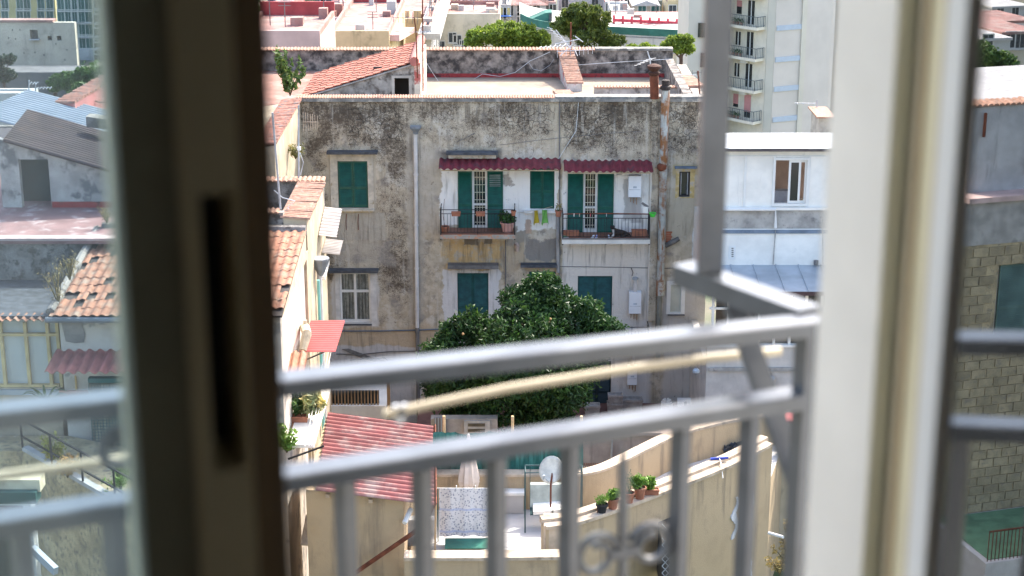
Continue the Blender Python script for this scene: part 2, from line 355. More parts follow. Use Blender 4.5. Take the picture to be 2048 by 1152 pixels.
# ================================================================== balcony railing
m_rail = mat('grey_rail_paint', (.07, .08, .098), rough=.30, var=.16, scale=16, bump=.4, bscale=24, bdist=.003, spec=.6)
n0 = 1.843; z1_, z2_ = -.70, -.815; uC = Q(1622, 650, n0).dot(U)
t = thing('balcony_railing', 'grey painted iron railing of the near balcony, out of focus', 'railing', Wp(.2, n0, FZ))
def railbar(name, z, u0, u1, w=.034, h=.024): return ub(MB(), u0, u1, n0 - w / 2, n0 + w / 2, z - h, z).build(name, m_rail, t)
def slim_rail(name, pa, pb, ua_, ub2, w=.044, h=.021):      # rounded flat bar through two sight lines
    a, b = Q(*pa, n0), Q(*pb, n0); ua0, ub0 = a.dot(U), b.dot(U); z_at = lambda u: a.z + (b.z - a.z) * (u - ua0) / (ub0 - ua0) - CZ
    mb = MB(); prof_ = [(-.5, -.95), (-.5, -.12), (-.44, -.02), (-.38, .0), (.38, .0), (.44, -.02), (.5, -.12), (.5, -.95), (.44, -1), (-.44, -1)]; k = len(prof_); vs = []
    for u in (ua_, ub2):
        for pn, pz in prof_: vs.append(Wp(u, n0 + pn * w, z_at(u) + pz * h))
    mb.add(vs, [(i, (i + 1) % k, k + (i + 1) % k, k + i) for i in range(k)] + [tuple(range(k))[::-1], tuple(range(k, 2 * k))]); mb.build(name, m_rail, t); return z_at
r1z = slim_rail('top_rail', (0, 812), (1500, 648), -1.8, uC + .014); r2z = slim_rail('lower_rail', (0, 1030), (1500, 796), -1.8, uC - .016)
railbar('bottom_rail', FZ + .12, -1.8, uC - .018)
ub(MB(), uC - .015, uC + .015, n0 - .015, n0 + .015, FZ, r1z(uC) - .018).build('corner_post', m_rail, t)
for px in (-260, -110, 40, 227, 390, 545, 692, 846, 992, 1138, 1356, 1490):
    u = Q(px, 1060, n0).dot(U); zt_ = r2z(u) - .018; ca, sa = math.cos(R(26)), math.sin(R(26)); MB().obox(Wp(u, n0, (FZ + .121 + zt_) / 2), (U * ca + N * sa) * .0098, (N * ca - U * sa) * .0098, Vector((0, 0, (zt_ - FZ - .121) / 2))).build('bar', m_rail, t)
def spiral(c, r0, turns, a0, hand, rr=.0058):
    pts = []
    for i in range(int(26 * turns) + 1):
        a = a0 + hand * 2 * math.pi * i / 26; r = r0 * (1 - .55 * i / (26 * turns)); pts.append(c + U * (math.cos(a) * r) + Vector((0, 0, math.sin(a) * r)))
    return MB().tube(pts, rr, 7)
c1 = Q(1194, 1112, n0); c2 = Q(1300, 1090, n0); cs = Q(1246, 1105, n0)
spiral(c1, .031, 1.3, R(20), 1).build('scroll', m_rail, t); spiral(c2, .031, 1.3, R(160), -1).build('scroll', m_rail, t)
c3 = c1 - Vector((0, 0, .11)); spiral(c3, .026, 1.3, R(-20), -1).build('scroll', m_rail, t); spiral(c2 - Vector((0, 0, .11)), .026, 1.3, R(200), 1).build('scroll', m_rail, t)
top = Q(1246, 892, n0)
MB().tube([cs - Vector((0, 0, .2)), cs, cs.lerp(top, .75), top], [.007, .007, .007, .002], 8).build('spear', m_rail, t)
MB().tube([cs - U * .02, cs + U * .02], .009, 8).build('collar', m_rail, t)
for px in (244,):
    spiral(Q(px, 898, n0), .026, 1.3, R(70), 1, .0055).build('scroll', m_rail, t)
# clothes drying bracket: arm outwards from the corner, upright and brace
A0 = Q(1640, 645, n0) ; A1 = P(1366, 545, Z=A0.z)
d_ = (A1 - A0).normalized()
MB().bar(A0 + d_ * .02, A1, .04, .03).build('arm', m_rail, t)
f = A0.lerp(A1, .80); up = MB().bar(f + Vector((0, 0, .018)), f + Vector((0, 0, 1.6)), .036, .036, up=(0, 1, 0)).build('upright', m_rail, t)
f = A0.lerp(A1, .60); MB().bar(f - Vector((0, 0, .02)), Q(1604, 985, n0 + .02), .03, .014, up=N).build('brace', m_rail, t)
# clothes line
m_line = mat('cream_cord', (.50, .44, .33), rough=.6, var=.08)
pts = [Q(x, y, 2.02) for x, y in ((768, 829), (860, 809), (1020, 776), (1262, 737), (1420, 716), (1560, 702))]
tag(MB().tube(pts, .0068, 8).build('clothes_line', m_line), 'thick cream clothes line sagging behind the grey railing over the orange tree', 'clothes line')
pts = [Q(x, y, 2.02) for x, y in ((-700, 1040), (-300, 992), (0, 952), (180, 928), (330, 905))]
tag(MB().tube(pts, .0068, 8).build('clothes_line', m_line), 'thick cream clothes line seen through the dusty left pane', 'clothes line')
m_peg = mat('peg_plastic', (.62, .64, .68), rough=.5, var=.05)
def peg(px, py, label):
    c = Q(px, py, 2.02); t = thing('clothes_peg', label, 'clothes peg', c)
    for s in (-1, 1): MB().obox(c + U * .004 * s + Vector((0, 0, -.004)), U * .003, N * .004, Vector((s * .002, 0, .013))).build('jaw', m_peg, t)
    MB().tube([c - N * .007, c + N * .007], .005, 6).build('spring', m_rail, t)
peg(800, 822, 'blurred white peg on the clothes line over the red corrugated roof')
# ================================================================== the old apartment building
FY = 65.0
def F(px, py, d=0.): return P(px, py, FY - d)
def rx(px, py=420): return X(px, py, FY)
def rz(py): return ZZ(py, FY)
# ---- weathered facade plaster: wear with a shape of its own, laid out on the wall
def zone_mask(s, x0, y0, x1, y1, nz, soft, amp):
    a, b = rx(x0, (y0 + y1) / 2), rx(x1, (y0 + y1) / 2); lo, hi = rz(y1), rz(y0)
    px_ = s.math('ADD', s.sx, s.math('MULTIPLY', nz, amp)); pz_ = s.math('ADD', s.sz, s.math('MULTIPLY', s.nz2, amp))
    d = s.math('MINIMUM', s.math('MINIMUM', s.math('SUBTRACT', px_, a), s.math('SUBTRACT', b, px_)), s.math('MINIMUM', s.math('SUBTRACT', pz_, lo), s.math('SUBTRACT', hi, pz_)))
    return s.ramp(d, -soft, soft)
def facade_mat():
    s = NT('facade_plaster'); sep = s.n('ShaderNodeSeparateXYZ'); s.l(s.pos.outputs['Position'], sep.inputs[0]); s.sx, s.sz = sep.outputs[0], sep.outputs[2]
    e1 = s.math('SUBTRACT', s.noise(1.1, 7, .65), .5); off = s.n('ShaderNodeMapping'); off.inputs['Location'].default_value = (31, 7, 19); s.l(s.pos.outputs['Position'], off.inputs[0])
    s.nz2 = s.math('SUBTRACT', s.noise(1.0, 7, .65, vec=off.outputs[0]), .5)
    big = s.noise(.45, 4, .55); mid = s.noise(2.2, 6, .6); fine = s.noise(9, 8, .72); vf = s.noise(26, 6, .7)
    c = s.mix(s.ramp(mid, .35, .65), (.45, .38, .28), (.60, .52, .40))
    c = s.mix(s.ramp(s.noise(1.6, 6, .6, vec=off.outputs[0]), .52, .66), c, (.31, .275, .235))
    c = s.mix(s.ramp(s.noise(1.3, 6, .62), .54, .62, 0, .8), c, (.62, .57, .48))
    def Z(c, box, colr, soft=.06, amp=1.2, k=1.): return s.mix(s.math('MULTIPLY', zone_mask(s, *box, e1, soft, amp), k), c, colr)
    # ochre and pinkish plaster remains
    c = Z(c, (890, 478, 1008, 535), (.56, .37, .15), .2, 2.2, .75); c = s.mix(s.math('MULTIPLY', zone_mask(s, 890, 478, 1008, 540, e1, .1, .4), s.ramp(s.noise(2.6, 6, .65), .48, .60)), c, (.46, .41, .33))
    c = Z(c, (1010, 480, 1118, 545), (.47, .38, .27), .1, 1.6, .9)
    c = Z(c, (670, 655, 870, 692), (.52, .40, .27), .1, 1.2, .8)
    c = Z(c, (640, 535, 682, 660), (.50, .40, .27), .1, .6, .7)
    streak = s.noise(5, 5, .6, vec=s.scaled(1, 1, .12))
    # ---- black mould: speckle, denser in the upper band and between the windows
    m = s.ramp(s.sz, rz(345), rz(215), -.05, .05)
    for bx, k in (((600, 195, 1110, 300), .05), ((755, 290, 835, 580), .13), ((603, 270, 655, 560), .13), ((650, 480, 800, 545), .09), ((1120, 205, 1305, 325), .07), ((1330, 200, 1420, 330), .09),
                  ((770, 540, 835, 640), .06), ((1300, 200, 1318, 620), .06), ((620, 205, 830, 290), .04)):
        m = s.math('ADD', m, s.math('MULTIPLY', zone_mask(s, *bx, e1, .7, 2.6), k))
    clus = s.noise(1.5, 5, .6, vec=off.outputs[0]); clus2 = s.noise(.7, 4, .6)
    m = s.math('ADD', m, s.math('ADD', s.math('MULTIPLY', s.math('SUBTRACT', clus, .5), .42), s.math('MULTIPLY', s.math('SUBTRACT', clus2, .5), .30)))
    mould = s.ramp(s.math('ADD', fine, m), .57, .70); mould2 = s.ramp(s.math('ADD', vf, m), .56, .64)
    c = s.mix(s.math('MULTIPLY', s.ramp(m, -.06, .20), .5), c, (.27, .22, .165))
    c = s.mix(s.math('MULTIPLY', mould, .80), c, (.085, .064, .047)); c = s.mix(s.math('MULTIPLY', mould2, .66), c, (.09, .068, .05))
    # ---- later repairs and paint
    for bx, cl, so, am, k in (((662, 424, 772, 480), (.43, .39, .325), .05, .5, .85), ((655, 303, 752, 424), (.47, .41, .32), .04, .2, .8), ((815, 250, 846, 640), (.44, .39, .32), .12, .6, .7),
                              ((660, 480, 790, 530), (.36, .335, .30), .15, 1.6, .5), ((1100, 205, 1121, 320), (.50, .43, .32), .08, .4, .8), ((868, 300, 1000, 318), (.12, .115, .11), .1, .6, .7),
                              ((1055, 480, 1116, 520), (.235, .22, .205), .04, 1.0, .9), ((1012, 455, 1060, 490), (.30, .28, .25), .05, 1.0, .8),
                              ((1335, 385, 1402, 470), (.50, .44, .34), .1, .8, .9), ((1345, 330, 1400, 350), (.52, .42, .22), .05, .2, .8),
                              ((882, 322, 1118, 452), (.84, .82, .78), .025, .75, 1.), ((1035, 420, 1112, 462), (.84, .82, .78), .03, .9, 1.),
                              ((888, 540, 1000, 720), (.68, .66, .64), .03, .9, .95), ((1124, 325, 1297, 850), (.72, .67, .60), .03, .12, 1.), ((1124, 325, 1297, 470), (.84, .82, .78), .03, .12, .8),
                              ((665, 540, 757, 655), (.60, .57, .53), .05, .5, .85), ((600, 692, 842, 860), (.60, .57, .56), .04, .6, .85), ((1200, 640, 1300, 860), (.66, .63, .60), .1, .4, .8),
                              ((1385, 450, 1440, 530), (.80, .80, .80), .015, .35, 1.), ((1330, 560, 1420, 640), (.55, .52, .49), .08, .9, .85), ((1325, 640, 1420, 860), (.60, .57, .53), .1, .6, .8),
                              ((1246, 360, 1272, 440), (.40, .385, .36), .04, .5, .8), ((1262, 396, 1282, 445), (.42, .40, .385), .03, .3, .8), ((1232, 338, 1244, 350), (.25, .24, .23), .03, .3, .8),
                              ((1012, 345, 1026, 372), (.3, .27, .24), .03, 1.2, .8), ((1052, 440, 1064, 470), (.50, .36, .27), .03, .6, .9),
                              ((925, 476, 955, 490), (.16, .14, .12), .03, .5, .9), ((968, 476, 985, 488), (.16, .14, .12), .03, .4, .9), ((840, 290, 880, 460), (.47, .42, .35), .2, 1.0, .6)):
        c = Z(c, bx, cl, so, am, k)
    # chips, streaks and cracks over everything
    chip = s.ramp(s.noise(4.2, 8, .7), .655, .675); c = s.mix(s.math('MULTIPLY', chip, .75), c, (.62, .59, .54))
    chip2 = s.ramp(s.noise(3.1, 8, .72, vec=off.outputs[0]), .66, .69); c = s.mix(s.math('MULTIPLY', chip2, .7), c, (.20, .18, .155))
    c = s.mix(s.math('MULTIPLY', s.ramp(streak, .52, .72), .5), c, (.17, .145, .115)); drip = s.noise(2.2, 6, .65, vec=s.scaled(2.2, 1, .16)); c = s.mix(s.math('MULTIPLY', s.ramp(drip, .56, .66), .35), c, (.60, .56, .49))
    run = s.noise(6.5, 5, .62, vec=s.scaled(1.3, 1, .07))
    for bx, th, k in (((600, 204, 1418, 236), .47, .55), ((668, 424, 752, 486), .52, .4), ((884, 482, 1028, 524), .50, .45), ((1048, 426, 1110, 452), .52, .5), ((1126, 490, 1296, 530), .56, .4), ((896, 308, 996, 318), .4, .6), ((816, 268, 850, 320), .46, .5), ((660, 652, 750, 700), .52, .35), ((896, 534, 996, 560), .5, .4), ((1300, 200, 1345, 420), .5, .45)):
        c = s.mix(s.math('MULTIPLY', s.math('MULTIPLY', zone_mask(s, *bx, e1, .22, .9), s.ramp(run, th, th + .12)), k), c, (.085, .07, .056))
    vo = s.n('ShaderNodeTexVoronoi', feature='DISTANCE_TO_EDGE'); vo.inputs['Scale'].default_value = 3.2
    wv = s.n('ShaderNodeVectorMath', operation='ADD'); nz = s.n('ShaderNodeTexNoise'); nz.inputs['Scale'].default_value = 3; s.l(s.pos.outputs['Position'], nz.inputs[0]); s.l(s.pos.outputs['Position'], wv.inputs[0])
    sc_ = s.n('ShaderNodeVectorMath', operation='SCALE'); sc_.inputs['Scale'].default_value = .45; s.l(nz.outputs[1], sc_.inputs[0]); s.l(sc_.outputs[0], wv.inputs[1]); s.l(wv.outputs[0], vo.inputs['Vector'])
    cm = None
    for bx in ((1005, 215, 1105, 262), (1125, 215, 1230, 290), (1340, 210, 1400, 300), (700, 210, 800, 290)):
        z = zone_mask(s, *bx, e1, .25, 1.5); cm = z if cm is None else s.math('MAXIMUM', cm, z)
    crack = s.math('MULTIPLY', s.ramp(vo.outputs['Distance'], .035, .008), cm)
    c = s.mix(s.math('MULTIPLY', crack, .8), c, (.07, .06, .05))
    s.l(c, s.b.inputs['Base Color']); s.b.inputs['Roughness'].default_value = .92; s.b.inputs['Specular IOR Level'].default_value = .15
    h = s.math('ADD', s.math('MULTIPLY', fine, .7), s.math('SUBTRACT', s.math('MULTIPLY', mid, 1.2), s.math('MULTIPLY', crack, .8)))
    h = s.math('ADD', h, s.math('MULTIPLY', chip2, -.5)); s.bump(h, .9, .05); return s.m
m_fac = facade_mat()
m_slate = mat('slate_ledge', (.07, .075, .085), rough=.7, var=.35, scale=6); m_terra = mat('terracotta', (.37, .21, .145), rough=.85, var=.3, scale=7, dirt=((.36, .31, .27), 5, .55, .7), objr=.25)
m_green = mat('shutter_green', (.006, .085, .062), rough=.42, var=.18, scale=4, spec=.4); m_greend = mat('shutter_green_faded', (.012, .075, .075), rough=.5, var=.25, scale=5)
m_iron = mat('black_iron', (.02, .02, .022), rough=.55, var=.2); m_wframe = mat('white_frame', (.74, .73, .70), rough=.5, var=.06)
m_tan = mat('trim_plaster', (.55, .49, .40), var=.2, scale=3, dirt=((.35, .28, .18), 4, .55, .7), bump=.3)
m_ochre = mat('ochre_trim', (.58, .44, .20), var=.25, scale=4, dirt=((.5, .46, .4), 4, .5, .62))
s_ = NT('dark_glass'); s_.b.inputs['Base Color'].default_value = (.02, .025, .028, 1); s_.b.inputs['Roughness'].default_value = .04; s_.b.inputs['Specular IOR Level'].default_value = .8
s_.bump(s_.noise(1.4, 2), .06, .02); m_glass = s_.m
m_curtain = mat('net_curtain', (.50, .50, .50), var=.25, scale=8, streak=((.25, .26, .28), 12, .45, .6)); m_awn = mat('maroon_sheet', (.155, .022, .034), rough=.5, var=.3, scale=3, dirt=((.07, .035, .045), 2.5, .5, .68))
m_pipew = mat('pipe_white', (.60, .57, .54), rough=.6, var=.12, scale=2); m_piped = mat('pipe_dark', (.16, .15, .145), rough=.6, var=.2)
m_flue = mat('rusty_flue', (.42, .43, .40), rough=.55, var=.2, scale=1.3, dirt=((.24, .10, .035), 1.6, .46, .62), streak=((.27, .12, .05), 7, .5, .62)); m_rust = mat('rust', (.15, .045, .022), rough=.85, var=.4, scale=5)
m_rtile = mat('floor_redbrown', (.24, .11, .07), rough=.6, var=.2); m_boiler = mat('boiler_enamel', (.78, .80, .83), rough=.35, var=.04)
base = F(1000, 836)
BT = thing('apartment_building', 'old weathered apartment house with green shutters and two balconies', 'building', (0, FY, base.z))
zbot = 33.0; zpar = rz(203); xl, xr = rx(599, 300), X(1421, 300, FY)
OPEN = dict(w1=(676, 322, 736, 416), w2=(680, 545, 741, 646), d1=(918, 340, 1004, 460), w3=(1060, 336, 1109, 418), d2=(1137, 345, 1225, 466), w4=(1358, 343, 1380, 394),
            d3=(915, 546, 977, 664), w5=(1058, 543, 1111, 612), d4=(1155, 552, 1224, 668), w6=(1339, 567, 1364, 627), d5=(1166, 722, 1222, 832))
def rect(k): a, b, c, d = OPEN[k]; ym = (b + d) / 2; return (rx(a, ym), rx(c, ym), rz(d), rz(b))
mb = MB(); mb.wall(xl, xr, zbot, zpar, FY, FY + .45, [rect(k) for k in OPEN], sides=True)
wall = mb.build('wall', m_fac, BT)
# side walls, back wall, floors inside so that nothing shows through
RD = FY + 10.0                                     # rear wall of the roof terrace
zroof = P(1000, 171, FY + 8).z
mb = MB(); mb.box(xl - 7.0, xl - .004, FY + .1, RD + 2.4, zbot, rz(232)); mb.box(xr - .4, xr, FY + .455, RD + .3, zbot, zpar - .3); mb.box(xl, xr - .402, RD + .02, RD + .3, zbot, zroof - .05)
mb.build('side_wall', mat('side_plaster', (.42, .37, .30), var=.25, scale=1, dirt=((.18, .15, .12), 2, .5, .65), bump=.4, bdist=.03), BT)
mb = MB(); mb.box(xl + .01, xr - .41, FY + 1.2, FY + 1.3, zbot, zroof - .3); mb.build('inner_wall', mat('inner_dark', (.05, .045, .04), var=.1), BT)
MB().box(xl - 6.9, xl - .1, FY + .2, RD - .01, rz(232) + .002, rz(232) + .04).build('roof', mat('red_paving', (.27, .135, .10), var=.25, scale=1.5, dirt=((.3, .24, .2), 1.2, .5, .68)), BT)
# ---- shutters
def shutter(mb, x0, x1, z0, z1, y, th=.045, mid=.42, slat=.062):
    fr = .055
    for a, b in ((x0, x0 + fr), (x1 - fr, x1)): mb.box(a, b, y, y + th, z0, z1)
    zm = z0 + (z1 - z0) * mid
    for a, b in ((z0, z0 + .10), (z1 - .08, z1), (zm - .05, zm + .05)): mb.box(x0 + fr, x1 - fr, y + .001, y + th - .001, a, b)
    for lo, hi in ((z0 + .10, zm - .05), (zm + .05, z1 - .08)):
        n = int((hi - lo) / slat); st = (hi - lo) / max(1, n)
        for i in range(n):
            zc = lo + st * (i + .5)
            mb.add([(x0 + fr, y + .004, zc - st * .42), (x1 - fr, y + .004, zc - st * .42), (x1 - fr, y + th - .006, zc + st * .5), (x0 + fr, y + th - .006, zc + st * .5),
                    (x0 + fr, y + .010, zc - st * .52), (x1 - fr, y + .010, zc - st * .52), (x1 - fr, y + th, zc + st * .4), (x0 + fr, y + th, zc + st * .4)], [(0, 1, 2, 3), (7, 6, 5, 4), (0, 4, 5, 1), (3, 2, 6, 7)])
    return mb
def closed_shutters(k, m, inset=.05):
    a, b, c, d = rect(k); xm = (a + b) / 2
    wdw = MB(); wdw.box(a, b, FY + inset + .12, FY + .3, c, d); o = wdw.build('window', MATS['inner_dark'], BT)
    for p, q in ((a + .012, xm - .006), (xm + .006, b - .012)): shutter(MB(), p, q, c + .01, d - .012, FY + inset).build('shutter', m, o)
    return o
closed_shutters('w1', m_green); closed_shutters('w3', m_green); closed_shutters('d3', m_greend); closed_shutters('w5', m_greend); closed_shutters('d4', m_greend); closed_shutters('d5', mat('door_dark_green', (.012, .028, .035), rough=.5, var=.2), .12)
# surrounds, lintels, sills
def surround(px0, py0, px1, py1, k, m, d=.035):
    a, b, c, e = rect(k); x0, x1, z0, z1 = rx(px0, (py0 + py1) / 2), rx(px1, (py0 + py1) / 2), rz(py1), rz(py0)
    MB().wall(x0, x1, z0, z1, FY - d, FY - .001, [(a, b, max(c, z0 + .001), e)]).build('surround', m, BT)
def ledge(px0, py0, px1, py1, d, m, name='ledge'):
    ym = (py0 + py1) / 2; return MB().box(rx(px0, ym), rx(px1, ym), FY - d, FY - .002, rz(py1), rz(py0)).build(name, m, BT)
surround(661, 308, 747, 420, 'w1', m_tan); surround(671, 541, 753, 652, 'w2', mat('pale_trim', (.62, .59, .55), var=.15, scale=3, bump=.3)); surround(1351, 337, 1389, 396, 'w4', m_ochre, .02)
ledge(655, 300, 756, 304.5, .42, m_slate); ledge(659, 536, 757, 541, .40, m_slate); ledge(893, 301, 996, 306, .40, m_slate); ledge(896, 525, 997, 532, .45, mat('cement_ledge', (.15, .145, .14), var=.25, scale=5)); ledge(1041, 525, 1113, 530, .4, m_slate); ledge(1349, 332, 1394, 335, .25, mat('blue_slate', (.12, .16, .21), var=.2))
ledge(897, 307, 992, 316, .10, m_tan); ledge(672, 417, 749, 421, .16, m_tan, 'sill'); ledge(664, 421.5, 745, 424, .05, m_ochre); ledge(1048, 419.5, 1111, 425, .14, m_wframe, 'sill'); ledge(676, 647, 744, 650, .08, m_slate, 'sill'); ledge(1335, 628, 1369, 630, .1, m_piped, 'sill')
# white two-leaf window with curtains
a, b, c, d = rect('w2'); o = MB().box(a, b, FY + .22, FY + .30, c, d).build('window', m_curtain, BT)
MB().box(a + .01, b - .01, FY + .165, FY + .17, c, d).build('pane', glassmat('house_pane', dust=.02, boost=1.4), o)
mb = MB(); xm = (a + b) / 2; zm = c + (d - c) * .62; fw = .075
for p, q in ((a, a + fw), (b - fw, b), (xm - .05, xm + .05)): mb.box(p, q, FY + .10, FY + .155, c, d)
for p, q in ((c, c + .12), (d - .09, d), (zm - .05, zm + .05)): mb.box(a + fw, b - fw, FY + .101, FY + .154, p, q)
mb.build('frame', m_wframe, o)
mb = MB()
for i in range(9): x_ = a + .09 + (b - a - .18) * i / 8; mb.tube([(x_, FY + .19, c + .05), (x_, FY + .19, d - .05)], .009, 5)
mb.build('bars', m_iron, o)
# french doors with their leaves folded back
def french(k, xs, gridw):
    a, b, c, d = rect(k); x0, x1 = rx(xs[1], 400), rx(xs[2], 400)
    o = MB().box(x0 - .02, x1 + .02, FY + .2, FY + .21, c, d).build('door', m_glass, BT); f = .07; mb = MB()
    for p, q in ((x0, x0 + f), (x1 - f, x1)): mb.box(p, q, FY + .08, FY + .18, c, d)
    for p, q in ((c, c + .16), (d - .08, d), (c + .98, c + 1.05)): mb.box(x0 + f, x1 - f, FY + .081, FY + .179, p, q)
    mb.build('frame', m_wframe, o); mb = MB()
    for i in range(1, gridw): x_ = x0 + f + (x1 - x0 - 2 * f) * i / gridw; mb.box(x_ - .008, x_ + .008, FY + .05, FY + .078, c + .01, d - .01)
    for i in range(1, 8): z_ = c + (d - c) * i / 8; mb.box(x0 + f, x1 - f, FY + .052, FY + .076, z_ - .007, z_ + .007)
    mb.build('grille', mat('cream_grille', (.66, .62, .50), var=.08), o)
    shutter(MB(), rx(xs[0], 400), x0 - .015, c + .02, d - .01, FY - .055).build('shutter', m_green, o)
    shutter(MB(), x1 + .015, rx(xs[3], 400), c + .02, d - .01, FY - .055).build('shutter', m_green, o)
    for p, q in ((a, x0), (x1, b)): MB().box(p, q, FY + .01, FY + .09, c, d).build('side_panel', MATS['white_frame'], o)
french('d1', (916, 945, 974, 1006), 4)
for k in range(7): z_ = rz(371 - k * 3.6); MB().add([(rx(979, 360), FY - .062, z_ - .02), (rx(1001, 360), FY - .062, z_ - .02), (rx(1001, 360), FY - .075, z_ + .012), (rx(979, 360), FY - .075, z_ + .012)], [(0, 1, 2, 3)]).build('open_slat', mat('pale_grey_slat', (.30, .36, .36)), BT)  # open slats in a lighter grey than the green leaf
french('d2', (1135, 1167, 1194, 1227), 4)
a, b, c, d = rect('w4'); o = MB().box(a, b, FY + .15, FY + .2, c, d).build('window', m_glass, BT); mb = MB()
for p, q in ((a, a + .06), (b - .06, b)): mb.box(p, q, FY + .05, FY + .14, c, d)
for p, q in ((c, c + .06), (d - .06, d)): mb.box(a + .06, b - .06, FY + .051, FY + .139, p, q)
mb.build('frame', mat('dark_frame', (.05, .045, .045), var=.2), o)
mb = MB(); mb.box(a + .07, a + .10, FY + .10, FY + .145, c + .07, d - .07); mb.box(b - .10, b - .07, FY + .10, FY + .145, c + .07, d - .07); mb.build('sash', mat('alu', (.5, .5, .52), rough=.4), o)
a, b, c, d = rect('w6'); o = MB().box(a, b, FY + .06, FY + .1, c, d).build('window', mat('beige_panel', (.52, .52, .44), var=.08), BT); MB().wall(a - .12, b + .12, c - .02, d + .1, FY - .03, FY + .055, [(a + .04, b - .04, c + .05, d - .05)]).build('frame', m_wframe, o)
# ---- corrugated maroon canopies
def awning(px0, px1, pyb, pyf, proj, waves):
    zb_, zf = rz(pyb), P(1000, pyf, FY - proj).z
    x0, x1 = rx(px0, pyb), rx(px1, pyb)
    o = MB().corr((x0, FY - .01, zb_), (x1, FY - .01, zb_), (x0, FY - proj, zf), waves, .035, trap=True).build('canopy', m_awn, BT); mb = MB()
    for k in range(4): x_ = x0 + .2 + (x1 - x0 - .4) * k / 3; mb.bar((x_, FY - .02, zb_ - .1), (x_, FY - proj + .05, zf - .06), .03, .03)
    mb.box(x0 + .1, x1 - .1, FY - proj + .06, FY - proj + .1, zf - .1, zf - .055); mb.build('bracket', mat('pale_timber', (.45, .36, .24)), o)
awning(879, 1121, 316.5, 338, .95, 17); awning(1127, 1303, 320.5, 343, .95, 13)
# ---- balconies
def balcony(px0, px1, pyt, pyslab0, pyslab1, depth, m_edge, name):
    yf = FY - depth; zt_ = ZZ(pyslab0, yf); zb_ = ZZ(pyslab1, yf); x0, x1 = X(px0, pyslab0, yf), X(px1, pyslab0, yf); zr = ZZ(pyt, yf)
    o = MB().box(x0, x1, yf, FY - .003, zb_, zt_).build('balcony', m_edge, BT)
    MB().box(x0 + .02, x1 - .02, yf + .03, FY - .006, zt_ + .001, zt_ + .03).build('floor_tiles', m_rtile, o)
    mb = MB(); r = .011
    for A, B in (((x0 + .03, yf + .04), (x1 - .03, yf + .04)), ((x0 + .03, yf + .04), (x0 + .03, FY - .01)), ((x1 - .03, yf + .04), (x1 - .03, FY - .01))):
        for z_ in (zr, zr - .16, zt_ + .1): mb.bar((*A, z_), (*B, z_), .035 if z_ == zr else .02, .022)
        L = math.hypot(B[0] - A[0], B[1] - A[1]); n = max(2, int(L / .13))
        for i in range(1, n): q = i / n; x_, y_ = A[0] + (B[0] - A[0]) * q, A[1] + (B[1] - A[1]) * q; mb.bar((x_, y_, zt_ + .1), (x_, y_, zr - .17), .014, .014, up=(0, 1, 0))
    for x_ in (x0 + .03, x1 - .03, (x0 + x1) / 2): mb.bar((x_, yf + .035, zb_ - .05), (x_, yf + .035, zr + .03), .045 if x_ != (x0 + x1) / 2 else .02, .04, up=(0, 1, 0))
    mb.build('railing', m_iron, o)
    mb = MB()
    for x_ in (x0 + .35, x1 - .35): mb.prism([(x_ - .05, FY - .004, zb_), (x_ - .05, yf + .1, zb_), (x_ - .05, FY - .004, zb_ - .16)], (.1, 0, 0))
    mb.build('bracket', m_piped, o)
    return o, x0, x1, yf, zt_ + .03, zr
BA = balcony(880, 1031, 420, 470, 478, 1.0, mat('slab_grey', (.36, .32, .27), var=.2, dirt=((.5, .22, .12), 4, .5, .6)), 'a')
BB = balcony(1124, 1300, 429, 479, 488, 1.0, mat('slab_white', (.66, .63, .58), var=.12, dirt=((.25, .24, .23), 3, .6, .75)), 'b')
BC = balcony(1228, 1298, 655, 700, 708, .8, mat('slab_white2', (.6, .57, .53)), 'c')
MB().box(BB[1], BB[2], BB[3] - .02, BB[3] - .002, BB[4] - .03, BB[4] + .03).build('edge_strip', m_piped, BB[0])
# ---- pipes
def vpipe(px, py0, py1, r, m, name='downpipe', d=.09, joints=(), px2=None):
    A = F(px, py0, d); B = F(px2 or px, py1, d); mb = MB(); mb.tube([A, B], r, 10)
    for j in joints: c = A.lerp(B, (j - py0) / (py1 - py0)); mb.tube([c - Vector((0, 0, .03)), c + Vector((0, 0, .03))], r * 1.25, 10)
    o = mb.build(name, m, BT, smooth=False); return o
o = vpipe(831, 264, 655, .078, m_pipew, joints=(347, 447, 534, 617), px2=834.5); vpipe(834.5, 655, 830, .08, m_piped, joints=(663,), px2=837)
c = F(831, 262, .12); MB().lathe(c, [(.09, -.12), (.1, -.05), (.22, .12), (.22, .2), (.19, .2)], 12).build('hopper', mat('hopper_zinc', (.22, .24, .26), rough=.5), o)
vpipe(1115, 424, 545, .07, mat('pipe_grey', (.32, .31, .30), var=.2), joints=(430, 480), px2=1116); vpipe(1119, 205, 690, .022, m_piped, d=.03); vpipe(1011, 480, 625, .02, m_piped, d=.03)
# stepped asbestos flue
mb = MB(); prev = None
segs = [(180, 247, 8.5), (245, 300, 8.0), (298, 330, 8.6), (332, 365, 8.2), (363, 440, 7.6), (438, 500, 7.8), (498, 560, 8.0), (558, 590, 9.0)]
for y0, y1, rp in segs:
    xp = 1331 - (y0 - 180) * .027; xq = 1331 - (y1 - 180) * .027; mb.tube([F(xp, y0, .26), F(xq, y1, .26)], [rp / 50, rp / 50 * .93], 14)
fl = mb.build('flue', m_flue, BT, smooth=False)
MB().lathe(F(1331, 178, .26), [(.14, -.05), (.21, 0), (.21, .1), (.14, .14), (.16, .34), (.09, .36)], 12).build('cap', mat('cap_dark', (.035, .025, .022), rough=.8), fl)
MB().lathe(F(1324, 334, .30), [(.10, -.16), (.19, -.06), (.19, .08), (.09, .16)], 10).build('elbow', m_rust, fl); vpipe(1319, 590, 715, .10, mat('pipe_greenish', (.22, .22, .19), var=.25), d=.2, px2=1316)
